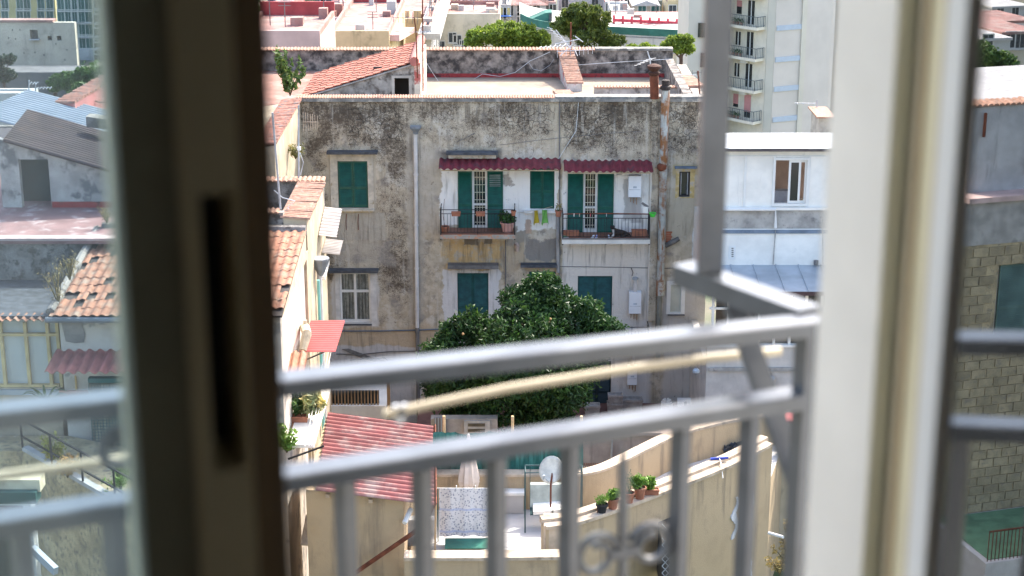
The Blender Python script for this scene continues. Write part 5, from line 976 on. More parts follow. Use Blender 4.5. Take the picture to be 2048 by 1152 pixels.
# ================================================================== boilers and facade clutter
def boiler(px0, py0, px1, py1, label, flue=None):
    c = F((px0 + px1) / 2, py1, 0); t = thing('wall_boiler', label, 'boiler', (c.x, FY - .2, c.z)); ym = (py0 + py1) / 2
    body = MB().box(rx(px0, ym), rx(px1, ym), FY - .36, FY - .03, rz(py1), rz(py0)).build('casing', m_boiler, t); x0_, x1_ = rx(px0, ym), rx(px1, ym); zl = rz(py0 + (py1 - py0) * .63)
    MB().box(x0_ + .03, x1_ - .03, FY - .372, FY - .361, zl - .02, zl).build('seam', mat('boiler_grey', (.5, .52, .55)), body); MB().box((x0_ + x1_) / 2 - .07, (x0_ + x1_) / 2 + .07, FY - .372, FY - .361, zl + .05, zl + .12).build('badge', mat('boiler_badge', (.45, .5, .55)), body)
    MB().box(x0_ + .02, x1_ - .02, FY - .3, FY - .05, rz(py1) - .04, rz(py1) - .003).build('underside', m_piped, t)
    if flue: MB().tube([((x0_ + x1_) / 2, FY - .2, rz(py0)), ((x0_ + x1_) / 2, FY - .2, rz(flue))], .075, 10).build('flue', m_pipew, t); MB().lathe(((x0_ + x1_) / 2, FY - .2, rz(flue)), [(.08, -.02), (.12, 0), (.12, .07), (.05, .1)], 10).build('flue_cap', m_zinc, t)
    for i in range(3): x_ = x0_ + .1 + i * .12; MB().tube([(x_, FY - .15, rz(py1)), (x_, FY - .12, rz(py1) - .25 - .05 * i)], .015, 5).build('pipe', mat('copper', (.35, .2, .12)), t)
boiler(1256, 348, 1281, 390, 'white gas boiler on the wall under the maroon canopy'); boiler(1257, 580, 1281, 622, 'white gas boiler with flue on the wall right of closed green shutters', 556); boiler(1254, 728, 1273, 764, 'white gas boiler low on the wall above the stone planters', 705)
m_pot = mat('pot_terracotta', (.34, .14, .085), rough=.8, var=.2, scale=5); m_lf = leafmat('herb_leaf', (.09, .20, .02), (.26, .42, .07), lump=5); m_lf2 = leafmat('dark_leaf', (.02, .07, .015), (.07, .17, .03)); m_dry = leafmat('dry_weed', (.30, .22, .07), (.48, .38, .16))
def pot(name, label, c, r, h, plant=None, m=m_pot, cat='flower pot', group=None, lm=None, n=260, ls=.07, long=False):
    t = thing(name, label, cat, c, 0, group); o = MB().lathe(c, [(r * .68, 0), (r * .95, h * .82), (r * 1.08, h * .84), (r * 1.08, h), (r * .9, h), (r * .86, h * .86)], 14).build('pot', m, t)
    MB().lathe(c + Vector((0, 0, h * .86)), [(r * .86, 0), (r * .5, .01)], 12).build('soil', mat('soil', (.05, .035, .025)), t)
    if plant: 
        hp = plant; mb = MB()
        for i in range(6): a = i * 1.05; mb.tube([c + Vector((0, 0, h * .85)), c + Vector((math.cos(a) * r * .8, math.sin(a) * r * .8, h + hp * .7))], .006, 4)
        mb.build('stems', mat('stem', (.08, .12, .03)), t); leaves(MB(), [(c + Vector((random.uniform(-.8, .8) * r, random.uniform(-.6, .6) * r, h + hp * random.uniform(.2, .75))), (r * random.uniform(.4, 1.0), r * .8, hp * random.uniform(.25, .5))) for _ in range(6)], n, ls, shell=.2, up=.6 if long else 0, aspect=.25 if long else .55).build('foliage', lm or m_lf, t)
    return t
def trough(label, c, L, d, h, m=m_pot, plant=False, group=None):
    t = thing('planter_box', label, 'planter', c, 0, group); o = MB(); a, b = L / 2, d / 2
    o.add([c + Vector(v) for v in ((-a * .9, -b * .85, 0), (a * .9, -b * .85, 0), (a * .9, b * .85, 0), (-a * .9, b * .85, 0), (-a, -b, h), (a, -b, h), (a, b, h), (-a, b, h), (-a * .9, -b * .85, h), (a * .9, -b * .85, h), (a * .9, b * .85, h), (-a * .9, b * .85, h), (-a * .85, -b * .8, h * .8), (a * .85, -b * .8, h * .8), (a * .85, b * .8, h * .8), (-a * .85, b * .8, h * .8))],
          [(0, 3, 2, 1), (0, 1, 5, 4), (1, 2, 6, 5), (2, 3, 7, 6), (3, 0, 4, 7), (4, 5, 9, 8), (5, 6, 10, 9), (6, 7, 11, 10), (7, 4, 8, 11), (8, 9, 13, 12), (9, 10, 14, 13), (10, 11, 15, 14), (11, 8, 12, 15), (12, 13, 14, 15)]).build('box', m, t)
    MB().bar(c + Vector((-a * 1.02, -b * 1.0 - .012, h * .9)), c + Vector((a * 1.02, -b - .012, h * .9)), .02, h * .16).build('rim', m, t); return t
yA = BA[3]; zA = BA[4]; yB = BB[3]; zB = BB[4]
pot('flower_pot', 'terracotta pot with bare twig at the left end of the balcony', Vector((X(890, 465, yA + .25), yA + .25, zA)), .16, .26, None); MB().tube([Vector((X(890, 465, yA + .25), yA + .25, zA + .2)), Vector((X(886, 440, yA + .25), yA + .25, zA + .7)), Vector((X(889, 405, yA + .25), yA + .25, zA + 1.35))], .008, 4).build('twig', m_rust, bpy.data.objects['flower_pot'])
pot('flower_pot', 'large pink pot with feathery fern on the left balcony', Vector((X(1015, 466, yA + .35), yA + .35, zA)), .27, .40, .45, m=mat('pink_pot', (.56, .30, .25), var=.12), lm=m_lf2, n=600, ls=.12)
for px, lb in ((912, 'small terracotta trough hung left on the left balcony rail'), (961, 'small terracotta trough hung on the balcony rail before the glazed door')): trough(lb, Vector((X(px, 431, yA - .05), yA - .06, ZZ(431, yA))), .36, .16, .17)
pot('flower_pot', 'small terracotta pot hung at the right end of left balcony rail', Vector((X(1027, 431, yA - .02), yA - .02, ZZ(431, yA))), .10, .2, None); pot('flower_pot', 'terracotta pot with dry plant hanging between the two balconies', Vector((X(1117, 433, FY - .9), FY - .9, ZZ(433, FY - .9))), .13, .24, .3, lm=m_dry, n=60)
trough('terracotta trough on the floor left of the shoes', Vector((X(1142, 472, yB + .3), yB + .3, zB)), .62, .25, .24); trough('terracotta trough on the floor right of the dog', Vector((X(1278, 470, yB + .35), yB + .35, zB)), .60, .25, .27)
# dog lying on the right balcony: one continuous body grown from a skeleton
def skin_body(name, joints, edges, m, parent):
    me = bpy.data.meshes.new(name); me.from_pydata([j[0] for j in joints], edges, []); o = bpy.data.objects.new(name, me); col.objects.link(o); o.parent = parent; me.materials.append(m)
    md = o.modifiers.new('skin', 'SKIN'); md.use_smooth_shade = True
    for i, j in enumerate(joints): me.skin_vertices[0].data[i].radius = (j[1], j[1]); me.skin_vertices[0].data[i].use_root = (i == 0)
    o.modifiers.new('sub', 'SUBSURF').render_levels = 2; return o
s = NT('dog_fur'); oc = s.n('ShaderNodeTexCoord'); sp = s.n('ShaderNodeSeparateXYZ'); s.l(oc.outputs['Object'], sp.inputs[0])
chest = s.math('MULTIPLY', s.ramp(sp.outputs[2], .31, .27), s.math('MULTIPLY', s.ramp(sp.outputs[0], -.20, -.25), s.ramp(sp.outputs[1], -.03, -.07))); c_ = s.mix(s.ramp(s.noise(9, 4), .4, .62), (.020, .014, .011), (.045, .028, .018)); s.l(s.mix(s.math('MULTIPLY', chest, .9), c_, (.6, .55, .5)), s.b.inputs['Base Color']); s.b.inputs['Roughness'].default_value = .8
dx_ = X(1237, 465, yB + .35); DG = thing('dog', 'dark brown dog with white chest lying on the right balcony', 'dog', (dx_ + .05, yB + .4, zB))
J = [((.22, 0, .13), .13), ((.05, 0, .145), .125), ((-.12, -.01, .16), .135), ((-.22, -.02, .21), .115), ((-.27, -.03, .30), .075), ((-.295, -.04, .385), .078), ((-.335, -.10, .375), .05), ((-.365, -.155, .36), .034),
     ((-.22, -.10, .10), .06), ((-.30, -.20, .04), .04), ((-.36, -.32, .03), .035), ((-.20, .08, .08), .055), ((-.32, .05, .035), .038), ((-.42, 0, .03), .033), ((.27, -.11, .10), .075), ((.14, -.19, .06), .05), ((.02, -.22, .035), .035), ((.30, .08, .08), .06), ((.36, 0, .08), .04), ((.42, -.10, .04), .022), ((.38, -.2, .025), .015)]
skin_body('body', J, [(0, 1), (1, 2), (2, 3), (3, 4), (4, 5), (5, 6), (6, 7), (3, 8), (8, 9), (9, 10), (3, 11), (11, 12), (12, 13), (0, 14), (14, 15), (15, 16), (0, 17), (0, 18), (18, 19), (19, 20)], s.m, DG)
mdk = mat('dog_dark', (.012, .010, .009), rough=.6)
for sd in (-1, 1): MB().prism([(-.30 + sd * .045 - .02, -.03, .44), (-.30 + sd * .045 + .03, -.03, .44), (-.30 + sd * .075 + .02, -.05, .40), (-.30 + sd * .10, -.06, .37)], (0, .025, 0)).build('ear', mdk, DG, local=True)
for sd in (-1, 1): MB().lathe((-.335 + sd * .028, -.118, .40), [(.002, -.008), (.009, 0), (.002, .008)], 6).build('eye', mdk, DG, local=True)
MB().lathe((-.372, -.175, .368), [(.003, -.014), (.017, 0), (.004, .013)], 7).build('nose', mdk, DG, local=True)
# shoes, clogs, dish, towels, buckets
def shoe(label, c, rot, m, m2, L=.27):
    t = thing('shoe', label, 'shoe', c, rot); vs = []; ws = [(-.5, .028), (-.4, .038), (-.2, .034), (.1, .042), (.35, .044), (.5, .025)]; hs = [.075, .085, .08, .055, .045, .03]
    mb = MB(); n = len(ws); mb.add([Vector((a * L, -w_, 0)) for a, w_ in ws] + [Vector((a * L, w_, 0)) for a, w_ in ws] + [Vector((a * L, -w_ * .7, h)) for (a, w_), h in zip(ws, hs)] + [Vector((a * L, w_ * .7, h)) for (a, w_), h in zip(ws, hs)],
        [(i, i + 1, 2 * n + i + 1, 2 * n + i) for i in range(n - 1)] + [(n + i, 3 * n + i, 3 * n + i + 1, n + i + 1) for i in range(n - 1)] + [(2 * n + i, 2 * n + i + 1, 3 * n + i + 1, 3 * n + i) for i in range(n - 1)] + [(0, 2 * n, 3 * n, n), (n - 1, 2 * n - 1, 4 * n - 1, 3 * n - 1)]); mb.build('upper', m, t, local=True)
    mb = MB(); mb.prism([(a * L * 1.03, -w_ * 1.12, -.0) for a, w_ in ws] + [(a * L * 1.03, w_ * 1.12, 0) for a, w_ in ws[::-1]], (0, 0, .022)); mb.build('sole', m2, t, local=True)
m_sw = mat('shoe_white', (.7, .72, .78)); m_sb = mat('shoe_lilac', (.42, .40, .62)); m_sg = mat('clog_green', (.22, .42, .22)); m_ss = mat('sole_pale', (.62, .6, .6))
for i, (px, rt, lb, m1) in enumerate(((1186, -2.0, 'white trainer left of a lilac trainer by the balcony door', m_sw), (1193, -1.8, 'lilac trainer right of a white trainer by the balcony door', m_sb), (1132, .5, 'green clog in front of the left trough', m_sg), (1218, -1.5, 'white shoe lying just left of the dog', m_sw))):
    shoe(lb, Vector((X(px, 470, yB + .18), yB + .18, zB)), rt, m1, m_ss)
def towel(label, px, py0, py1, wpx, m, Y):
    A = P(px - wpx / 2, py0, Y); B = P(px + wpx / 2, py0, Y); zb_ = ZZ(py1, Y); vs = []; n = 8
    for j in range(6):
        for i in range(n + 1): q_ = A.lerp(B, i / n); f_ = 1 - .35 * math.sin(j / 5 * math.pi * .8); cx = (A.x + B.x) / 2; vs.append(Vector((cx + (q_.x - cx) * f_ + .02 * j * (1 if i > n / 2 else -.4), Y + .04 * math.sin(i * 1.6 + j * .5), A.z + (zb_ - A.z) * j / 5 - (.06 * math.sin(i * .9) if j == 5 else 0))))
    vs += [v + Vector((0, .012, 0)) for v in vs]; w_ = n + 1; o_ = 6 * w_
    tag(MB().add(vs, [(j * w_ + i, j * w_ + i + 1, (j + 1) * w_ + i + 1, (j + 1) * w_ + i) for j in range(5) for i in range(n)] + [(o_ + j * w_ + i, o_ + (j + 1) * w_ + i, o_ + (j + 1) * w_ + i + 1, o_ + j * w_ + i + 1) for j in range(5) for i in range(n)]).build('hanging_cloth', m, smooth=True), label, 'cloth')
towel('mustard yellow cloth hanging under the shuttered window', 1072, 421, 448, 7, mat('yellow_cloth', (.42, .32, .03)), FY - .25); towel('bright green cloth hanging under the shuttered window', 1089, 420, 448, 10, mat('green_cloth', (.17, .42, .10)), FY - .25)
tag(MB().tube([F(1034, 426, .25), F(1075, 420.5, .25), F(1105, 413, .3)], .008, 5).build('washing_line', m_line), 'thin washing line holding a yellow and a green cloth', 'washing line')
pot('bucket', 'bright green bucket at the right end of the balcony rail', Vector((X(1305, 433, yB), yB - .05, ZZ(433, yB))), .13, .16, None, m=mat('bucket_green', (.06, .58, .06), rough=.4), cat='bucket')
pt = thing('broom_holder', 'white brush holder leaning at the right balcony end', 'holder', P(1291, 427, yB + .1)); MB().obox(P(1291, 420, yB + .1), (.10, 0, -.02), (0, .06, 0), (.0, 0, .14)).build('holder', m_ww, pt); MB().obox(P(1290, 410, yB + .1), (.12, 0, -.08), (0, .04, 0), (.03, 0, .03)).build('brush', m_piped, pt)
tag(MB().tube([P(1128, 428, yB - .2), P(1180, 427, yB - .2), P(1225, 427, yB - .2), P(1298, 428, yB - .2)], .02, 6).build('drying_rod', m_rust), 'rusty drying rod along the right balcony rail', 'drying rod')
for i, px in enumerate((1148, 1159, 1181, 1213)): t = thing('clothes_peg', ('white', 'pale', 'red', 'grey')[i] + ' clothes peg on the drying rod of the right balcony', 'clothes peg', P(px, 432, yB - .2)); MB().obox(P(px, 430, yB - .2), (.012, 0, 0), (0, .02, 0), (0, 0, .06)).build('jaw', (m_ww, m_copb, mat('peg_red', (.6, .08, .1)), m_zinc)[i], t)
# things on the courtyard floor
m_stonep = mat('cement_planter', (.34, .31, .285), var=.2, scale=5, bump=.4)
for px, py, w_, lb, hh in ((1229, 822, .62, 'lower of two stacked grey stone planters in the courtyard', .38), (1258, 808, 1.0, 'wide grey stone planter beside the stacked pair', .48), (1184, 828, .62, 'grey stone planter left of the dark door', .42)): c = P(px, py, Z=zc); trough(lb, Vector((c.x, min(c.y, 64.3), zc)), w_, .45, hh, m_stonep)
c = P(1229, 822, Z=zc); trough('upper of two stacked grey stone planters in the courtyard', Vector((c.x + .02, min(c.y, 64.3), zc + .385)), .6, .42, .34, m_stonep)
c = P(1331, 812, Z=zc); c.y = min(c.y, 64.2); t = thing('white_drum', 'white faceted drum standing on the courtyard floor', 'drum', Vector((c.x, c.y, zc))); MB().lathe(Vector((c.x, c.y, zc)), [(.2, 0), (.23, .02), (.23, .36), (.19, .38)], 10).build('body', m_ww, t); [MB().lathe(Vector((c.x + math.cos(a) * .13, c.y + math.sin(a) * .13, zc + .38)), [(.05, 0), (.06, .05), (.02, .1)], 7).build('knob', m_ww, t) for a in (0, 1.05, 2.1, 3.14, 4.2, 5.25)]
c = P(1366, 812, Z=zc); c.y = min(c.y, 64.0); t = thing('white_box', 'white slanted box beside the drum in the courtyard', 'box', Vector((c.x, c.y, zc))); MB().prism([(c.x - .28, c.y - .2, zc), (c.x + .32, c.y - .2, zc), (c.x + .32, c.y + .35, zc + .42), (c.x - .28, c.y + .35, zc + .42)][::-1], (0, .0, .06)).build('lid', m_ww, t); MB().obox((c.x + .03, c.y + .06, zc + .27), (.06, 0, 0), (0, .12, .09), (0, -.003, .004)).build('slot', m_piped, t)
# ================================================================== life on the terrace
ps = P(936, 972, 47.6); ps.z = max(zF, ps.z - 1.0); top_ = P(937, 868, 47.6); t = thing('parasol', 'closed cream parasol standing on the terrace', 'parasol', Vector((top_.x, 47.6, zF + .03)))
MB().tube([Vector((top_.x, 47.6, zF + .03)), top_], .025, 7).build('pole', m_ww, t); n = 16; vs = []; prof_ = [(0, .035), (.18, .075), (.42, .17), (.70, .24), (.92, .28), (1.0, .23)]; hh = top_.z - P(936, 968, 47.6).z
for f_, r_ in prof_:
    for k in range(n): a = 2 * math.pi * k / n; rr = r_ * (1 + (.28 if k % 2 else -.1) * f_); vs.append(top_ + Vector((rr * math.cos(a), rr * math.sin(a), -hh * f_ - (.06 if (k % 2 and f_ == 1) else 0))))
MB().add(vs, [(j * n + k, j * n + (k + 1) % n, (j + 1) * n + (k + 1) % n, (j + 1) * n + k) for j in range(5) for k in range(n)]).build('canopy', mat('parasol_cloth', (.60, .50, .42), var=.08), t); MB().lathe(Vector((top_.x, 47.6, zF + .03)), [(.26, 0), (.26, .06), (.05, .1)], 12).build('base', m_wfl, t)
# patterned cloth over a drying rack
s = NT('printed_cloth'); vv = s.n('ShaderNodeTexVoronoi'); vv.inputs['Scale'].default_value = 15; s.l(s.pos.outputs['Position'], vv.inputs['Vector']); k1 = s.ramp(vv.outputs['Distance'], .46, .30); v2 = s.noise(30, 3); k2 = s.math('MULTIPLY', k1, s.ramp(v2, .40, .50)); c_ = s.mix(k2, (.66, .64, .64), (.24, .25, .31)); sp = s.n('ShaderNodeSeparateXYZ'); s.l(s.pos.outputs['Position'], sp.inputs[0])
w1_ = s.math('SINE', s.math('MULTIPLY', sp.outputs[2], 9.0)); c_ = s.mix(s.math('MULTIPLY', s.ramp(w1_, .93, .98), .7), c_, (.36, .42, .62)); s.l(c_, s.b.inputs['Base Color']); s.b.inputs['Roughness'].default_value = .9
yc = 45.7; A, B = P(878, 977, yc), P(984, 977, yc); zl = ZZ(1072, yc); vs = []; n = 24
for j in range(9):
    for i in range(n + 1): q_ = A.lerp(B, i / n); vs.append(Vector((q_.x, yc + .03 * math.sin(i * .8 + j * .25) + .012 * math.sin(i * 2.1), A.z + (zl - A.z) * j / 8 - .012 * math.sin(i * .7) * j / 8)))
vs += [v + Vector((0, .01, 0)) for v in vs]; w_ = n + 1; o_ = 9 * w_
tag(MB().add(vs, [(j * w_ + i, j * w_ + i + 1, (j + 1) * w_ + i + 1, (j + 1) * w_ + i) for j in range(8) for i in range(n)] + [(o_ + j * w_ + i, o_ + (j + 1) * w_ + i, o_ + (j + 1) * w_ + i + 1, o_ + j * w_ + i + 1) for j in range(8) for i in range(n)]).build('bedspread', s.m, smooth=True), 'grey and white printed cloth drying over a line on the terrace', 'cloth')
t = thing('drying_rack', 'green topped drying stand beneath the printed cloth', 'rack', Vector((A.lerp(B, .5).x, yc + .2, zF + .03))); MB().tube([A + Vector((-.1, .02, 0)), B + Vector((.1, .02, 0))], .012, 6).build('line_bar', m_ww, t)
for x_ in (A.x - .05, B.x + .05): MB().tube([(x_, yc + .05, A.z), (x_, yc + .05, zF + .03)], .018, 6).build('leg', mat('dark_green_paint', (.02, .09, .08)), t)
MB().prism([P(890, 1078, 45.5), P(976, 1078, 45.5), P(976, 1098, 44.9), P(890, 1098, 44.9)], (0, 0, .03)).build('green_top', mat('green_table', (.03, .14, .10), rough=.4), t); [MB().tube([P(px, 1099, 44.92), P(px, 1099, 44.92) + Vector((0, 0, -.9))], .018, 6).build('leg', m_ww, t) for px in (892, 974)]
tag(MB().tube([P(872, 985, 45.2), P(870, 1110, 45.2)], .03, 7).build('wooden_pole', MATS['pale_wood']), 'upright wooden pole left of the printed cloth', 'pole')
for i, px in enumerate((913, 951)): t = thing('clothes_peg', ('left', 'right')[i] + ' of two pegs at the top of the printed cloth', 'clothes peg', P(px, 975, yc - .03)); MB().obox(P(px, 975, yc - .03), (.01, 0, 0), (0, .02, 0), (0, 0, .06)).build('jaw', m_ww, t)
bench = thing('stone_bench', 'pale plastered bench block against the terrace wall', 'bench', P(1028, 1025, 48.0)); MB().box(X(1005, 1010, 47.7), X(1047, 1010, 47.7), 47.7, 48.3, zF + .03, ZZ(990, 47.7)).build('block', m_wfl, bench); MB().box(X(1003, 1010, 47.7), X(1049, 1010, 47.7), 47.64, 48.34, ZZ(990, 47.7) + .002, ZZ(985, 47.7)).build('slab', m_ww, bench)
# garden swing seat
SG = thing('swing_seat', 'garden swing seat with dark frame and white cushions on the terrace', 'swing seat', Vector((X(1105, 1020, 46.9), 46.9, zF + .03))); m_sf = mat('swing_frame', (.02, .06, .06), rough=.4); sx0, sx1 = X(1050, 990, 46.9), X(1163, 990, 46.9); zt_ = ZZ(931, 46.9)
for x_ in (sx0, sx1):
    for dy in (-.55, .55): MB().tube([(x_, 46.9, zt_), (x_, 46.9 + dy * .4, zt_ - .1), (x_, 46.9 + dy, zF + .03)], .022, 7).build('leg', m_sf, SG)
MB().tube([(sx0, 46.9, zt_), (sx1, 46.9, zt_)], .024, 7).build('top_bar', m_sf, SG); MB().tube([(sx0, 46.5, zt_ - .06), (sx1, 46.5, zt_ - .06)], .015, 6).build('top_bar', m_sf, SG); zs_ = zF + .5
MB().box(sx0 + .15, sx1 - .15, 46.55, 47.1, zs_, zs_ + .05).build('seat', m_sf, SG); MB().obox(((sx0 + sx1) / 2, 47.18, zs_ + .38), ((sx1 - sx0) / 2 - .15, 0, 0), (0, .05, .02), (0, .12, .32)).build('backrest', mat('swing_cloth', (.42, .44, .38)), SG)
for i, dx in enumerate((-.3, .25)): MB().obox(((sx0 + sx1) / 2 + dx, 46.8, zs_ + .11 + .05 * i), (.3, 0, .02), (0, .26, .02), (0, 0, .055)).build('cushion', m_ww, SG)
for x_ in (sx0 + .15, sx1 - .15): MB().tube([(x_, 46.9, zt_), (x_, 46.9, zs_ + .05)], .008, 5).build('chain', m_sf, SG)
# satellite dish
dc = P(1104, 940, 45.9); SD = thing('satellite_dish', 'white satellite dish on a rusty pole at the terrace corner', 'satellite dish', Vector((X(1101, 1050, 45.6), 45.6, zP - .01))); vs = []; n = 20; ax = Vector((-.42, -.78, .42)).normalized(); e1 = ax.cross(Vector((0, 0, 1))).normalized(); e2 = e1.cross(ax)
for th in (0, -.02):
    for j in range(5):
        r_ = .38 * j / 4
        for k in range(n): a = 2 * math.pi * k / n; vs.append(dc + e1 * (r_ * math.cos(a)) + e2 * (r_ * 1.08 * math.sin(a)) + ax * (.55 * r_ * r_ + th))
fs = [(j * n + k, j * n + (k + 1) % n, (j + 1) * n + (k + 1) % n, (j + 1) * n + k) for j in range(4) for k in range(n)]; o_ = 5 * n; fs += [tuple(o_ + i for i in f_[::-1]) for f_ in fs] + [(4 * n + k, 4 * n + (k + 1) % n, o_ + 4 * n + (k + 1) % n, o_ + 4 * n + k) for k in range(n)]
MB().add(vs, fs).build('reflector', mat('dish_white', (.66, .61, .52), rough=.5), SD, smooth=True); pb = Vector((X(1101, 1050, 45.6), 45.6, zP)); MB().tube([pb, Vector((pb.x, pb.y, dc.z - .3)), dc - ax * .06], .028, 7).build('pole', m_rust, SD); MB().tube([dc - e2 * .38, dc + ax * .45 - e2 * .25], .014, 6).build('feed_arm', m_zinc, SD); MB().lathe(dc + ax * .45 - e2 * .25, [(.03, -.06), (.04, .06)], 8).build('feed_horn', m_zinc, SD); MB().tube([pb + Vector((.3, -.1, -.6)), pb + Vector((.32, 0, 1.5))], .012, 5).build('stay', m_zinc, SD)
# pots along the near parapet
def onpar(px): 
    i = min(range(len(near)), key=lambda i_: abs(1024 + near[i_].x / ((near[i_].y * CP + (CZ - near[i_].z) * SP)) * FPX - px)); return near[i] + Vector((0, .12, 0))
g_ = 'potted herbs along the curved parapet'
for px, r_, h_, pl_, lb, m1, lm_, dn in ((1200, .17, .26, .3, 'black pot of trailing grass at the left end of the parapet row', mat('black_pot', (.02, .02, .022)), m_lf, 500), (1228, .17, .32, .32, 'terracotta pot with a dense green tuft second from left on the parapet', m_pot, m_lf, 900),
                                 (1256, .16, .32, .75, 'terracotta pot with a tall wispy rosemary on the parapet', m_pot, leafmat('rosemary', (.05, .10, .04), (.12, .19, .08)), 260), (1275, .18, .36, .42, 'tallest terracotta pot with bushy basil on the parapet', m_pot, m_lf, 800)):
    pot('flower_pot', lb, onpar(px) + Vector((0, 0, .002)), r_, h_, pl_, m1, 'flower pot', g_, lm_, dn, .075 if 'basil' not in lb else .10, long=('grass' in lb or 'rosemary' in lb))
c = onpar(1297); t = trough('terracotta trough with a round green herb at the right end of the row', c, .5, .2, .18); t['group'] = g_; leaves(MB(), [(c + Vector((-.05, 0, .36)), (.2, .17, .2))], 500, .09).build('foliage', m_lf, t)
# squeegee and bag on the ledge
c = onpar(1443) + Vector((0, .2, .0)); t = thing('squeegee', 'blue headed squeegee lying across the curved parapet', 'squeegee', c); MB().bar(c + Vector((-.28, .12, .13)), c + Vector((.28, .22, .13)), .06, .06).build('head', mat('blue_plastic', (.02, .05, .35), rough=.4), t); MB().tube([c + Vector((0, .15, .13)), c + Vector((.02, -.2, .08)), c + Vector((.04, -.5, -.25))], .016, 6).build('handle', m_ww, t)
c = P(1468, 905, Z=zF + .1); t = thing('tool_bag', 'crumpled dark grey tool bag on the narrow terrace end', 'bag', c); mb = MB(); leaves(mb, [(c + Vector((0, 0, .12)), (.36, .2, .13))], 90, .3, shell=.5, aspect=.9); mb.build('cloth', mat('bag_cloth', (.06, .065, .075), var=.3), t); MB().lathe(c, [(.3, 0), (.33, .1), (.2, .22), (.05, .27)], 10).build('body', MATS['bag_cloth'], t)
tag(MB().tube([onpar(1200) + Vector((-.12, -.05, .1)), onpar(1195) + Vector((-.1, -.1, -.6)), onpar(1180) + Vector((0, -.1, -1.4)), onpar(1165) + Vector((0, -.1, -2.0))], .012, 5).build('hose', m_rust), 'thin rust coloured hose hanging down the curved tan wall', 'hose')
# right end of the outer wall: white drip stain patches, pipe and weeds
tag(MB().tube([P(1538, 1066, 47.4), P(1566, 1074, 46.8)], .05, 8).build('drain_spout', m_ww), 'white plastic drain spout sticking out of the tan wall', 'pipe')
ge = thing('lattice_window', 'dark lattice window low in the curved tan wall', 'window', P(1342, 1160, 44.9)); MB().pbox(1324, 1090, 1362, 1190, 45.05, 47).build('pane', mat('inner_dark', (.05, .045, .04)), ge); mb = MB()
for i in range(-3, 9): mb.bar(P(1324, 1090 + i * 14, 45.0), P(1362, 1090 + (i + 3) * 14, 45.0), .02, .02); mb.bar(P(1362, 1090 + i * 14, 44.98), P(1324, 1090 + (i + 3) * 14, 44.98), .02, .02)
mb.build('lattice', m_zinc, ge)
# house east of the terrace and shrubs between
EH = thing('east_wall', 'tan garden wall with red coping at the right below the railing corner', 'wall', P(1640, 1000, 52)); MB().box(X(1560, 900, 53.4), 24, 53.4, 54, 33, ZZ(846, 53.4)).build('wall', m_lp, EH); MB().box(X(1558, 900, 53.4), 24, 53.3, 54.1, ZZ(846, 53.4) + .002, ZZ(840, 53.4)).build('coping', mat('red_paint_coping', (.36, .1, .1)), EH)
def shrub(name, label, cat, c, r, h, n, ls, lm, up=.3, aspect=.4, stems=7, spread=1.):
    t = thing(name, label, cat, c); mb = MB(); bl_ = []
    for i in range(stems):
        a = random.uniform(0, 6.28); q_ = c + Vector((math.cos(a) * r * random.uniform(.2, 1), math.sin(a) * r * random.uniform(.2, .8), h * random.uniform(.6, 1.))); mb.tube([c, c.lerp(q_, .5) + Vector((0, 0, .08 * h)), q_], [.02, .014, .006], 5); [bl_.append((c.lerp(q_, f_) + Vector((random.uniform(-.12, .12) * r, random.uniform(-.12, .12) * r, 0)), (r * k2 * spread, r * k2 * spread, h * .13))) for f_, k2 in ((.35, .30), (.6, .34), (.82, .28), (1.0, .2))]
    mb.build('stems', mat('stem_brown', (.12, .10, .05)), t); leaves(MB(), bl_, n, ls, shell=.1, up=up, aspect=aspect).build('foliage', lm, t); return t
shrub('roof_bush', 'leafy bush growing from the roof left of the stair hut', 'bush', P(580, 192, 67.5), .62, 1.75, 620, .24, leafmat('bush_leaf', (.05, .10, .02), (.16, .24, .06)), .4, .45, 13, .62)
shrub('wall_weed', 'yellowish weed growing out of the wing wall', 'weed', P(583, 318, 61.5) + Vector((.15, 0, 0)), .4, .55, 260, .16, leafmat('weed_leaf', (.12, .14, .03), (.34, .30, .10)), .2, .25)
for px, py, lb, r_, h_ in ((118, 612, 'tall dry weed beside the left edge of the broken tile roof', .55, 1.4), (214, 446, 'dry flowering weed on top of the broken tile roof', .3, .5), (140, 560, 'thin dry weed halfway up the broken roof edge', .3, .8)): shrub('dry_weed', lb, 'weed', P(px, py, 46.6 if py > 500 else 52), r_, h_, 220, .10, m_dry, .5, .2, 9)
for px, py, lb, Yq, r_, lm_, nn in ((105, 925, 'yellow flowering plant on the tufa terrace', 43.8, .5, leafmat('yellow_plant', (.16, .2, .03), (.55, .5, .08)), 500), (135, 955, 'orange tinted plant behind the diagonal rail', 43.0, .5, leafmat('orange_plant', (.2, .16, .04), (.6, .36, .14)), 400), (240, 985, 'grassy plant near the dark window stile', 42.6, .6, m_lf, 500)): shrub('terrace_plant', lb, 'plant', P(px, py, Z=zq + .01), r_, .75, nn, .12, lm_, .3, .35, 9)
t = thing('sago_palm', 'small palm with stiff fronds below the glazed veranda', 'palm', P(92, 812, 45.0)); mb = MB()
for i in range(16):
    a = i * 2.4; d = Vector((math.cos(a), math.sin(a) * .7, 0)); c0 = P(92, 808, 45.0); pts_ = [c0 + d * (.62 * k / 5) + Vector((0, 0, .45 * math.sin(k / 5 * 2.1) * (1 - .2 * (i % 3)))) for k in range(6)]; side = Vector((-d.y, d.x, 0))
    for k in range(5):
        w_ = .08 * (1 - k / 6); mb.add([pts_[k] - side * w_, pts_[k] + side * w_, pts_[k + 1] + side * w_ * .8, pts_[k + 1] - side * w_ * .8], [(0, 1, 2, 3)])
mb.build('fronds', m_lf2, t)
MB().lathe(P(92, 812, 45.0), [(.12, -.3), (.14, 0)], 8).build('stump', m_stone, t)
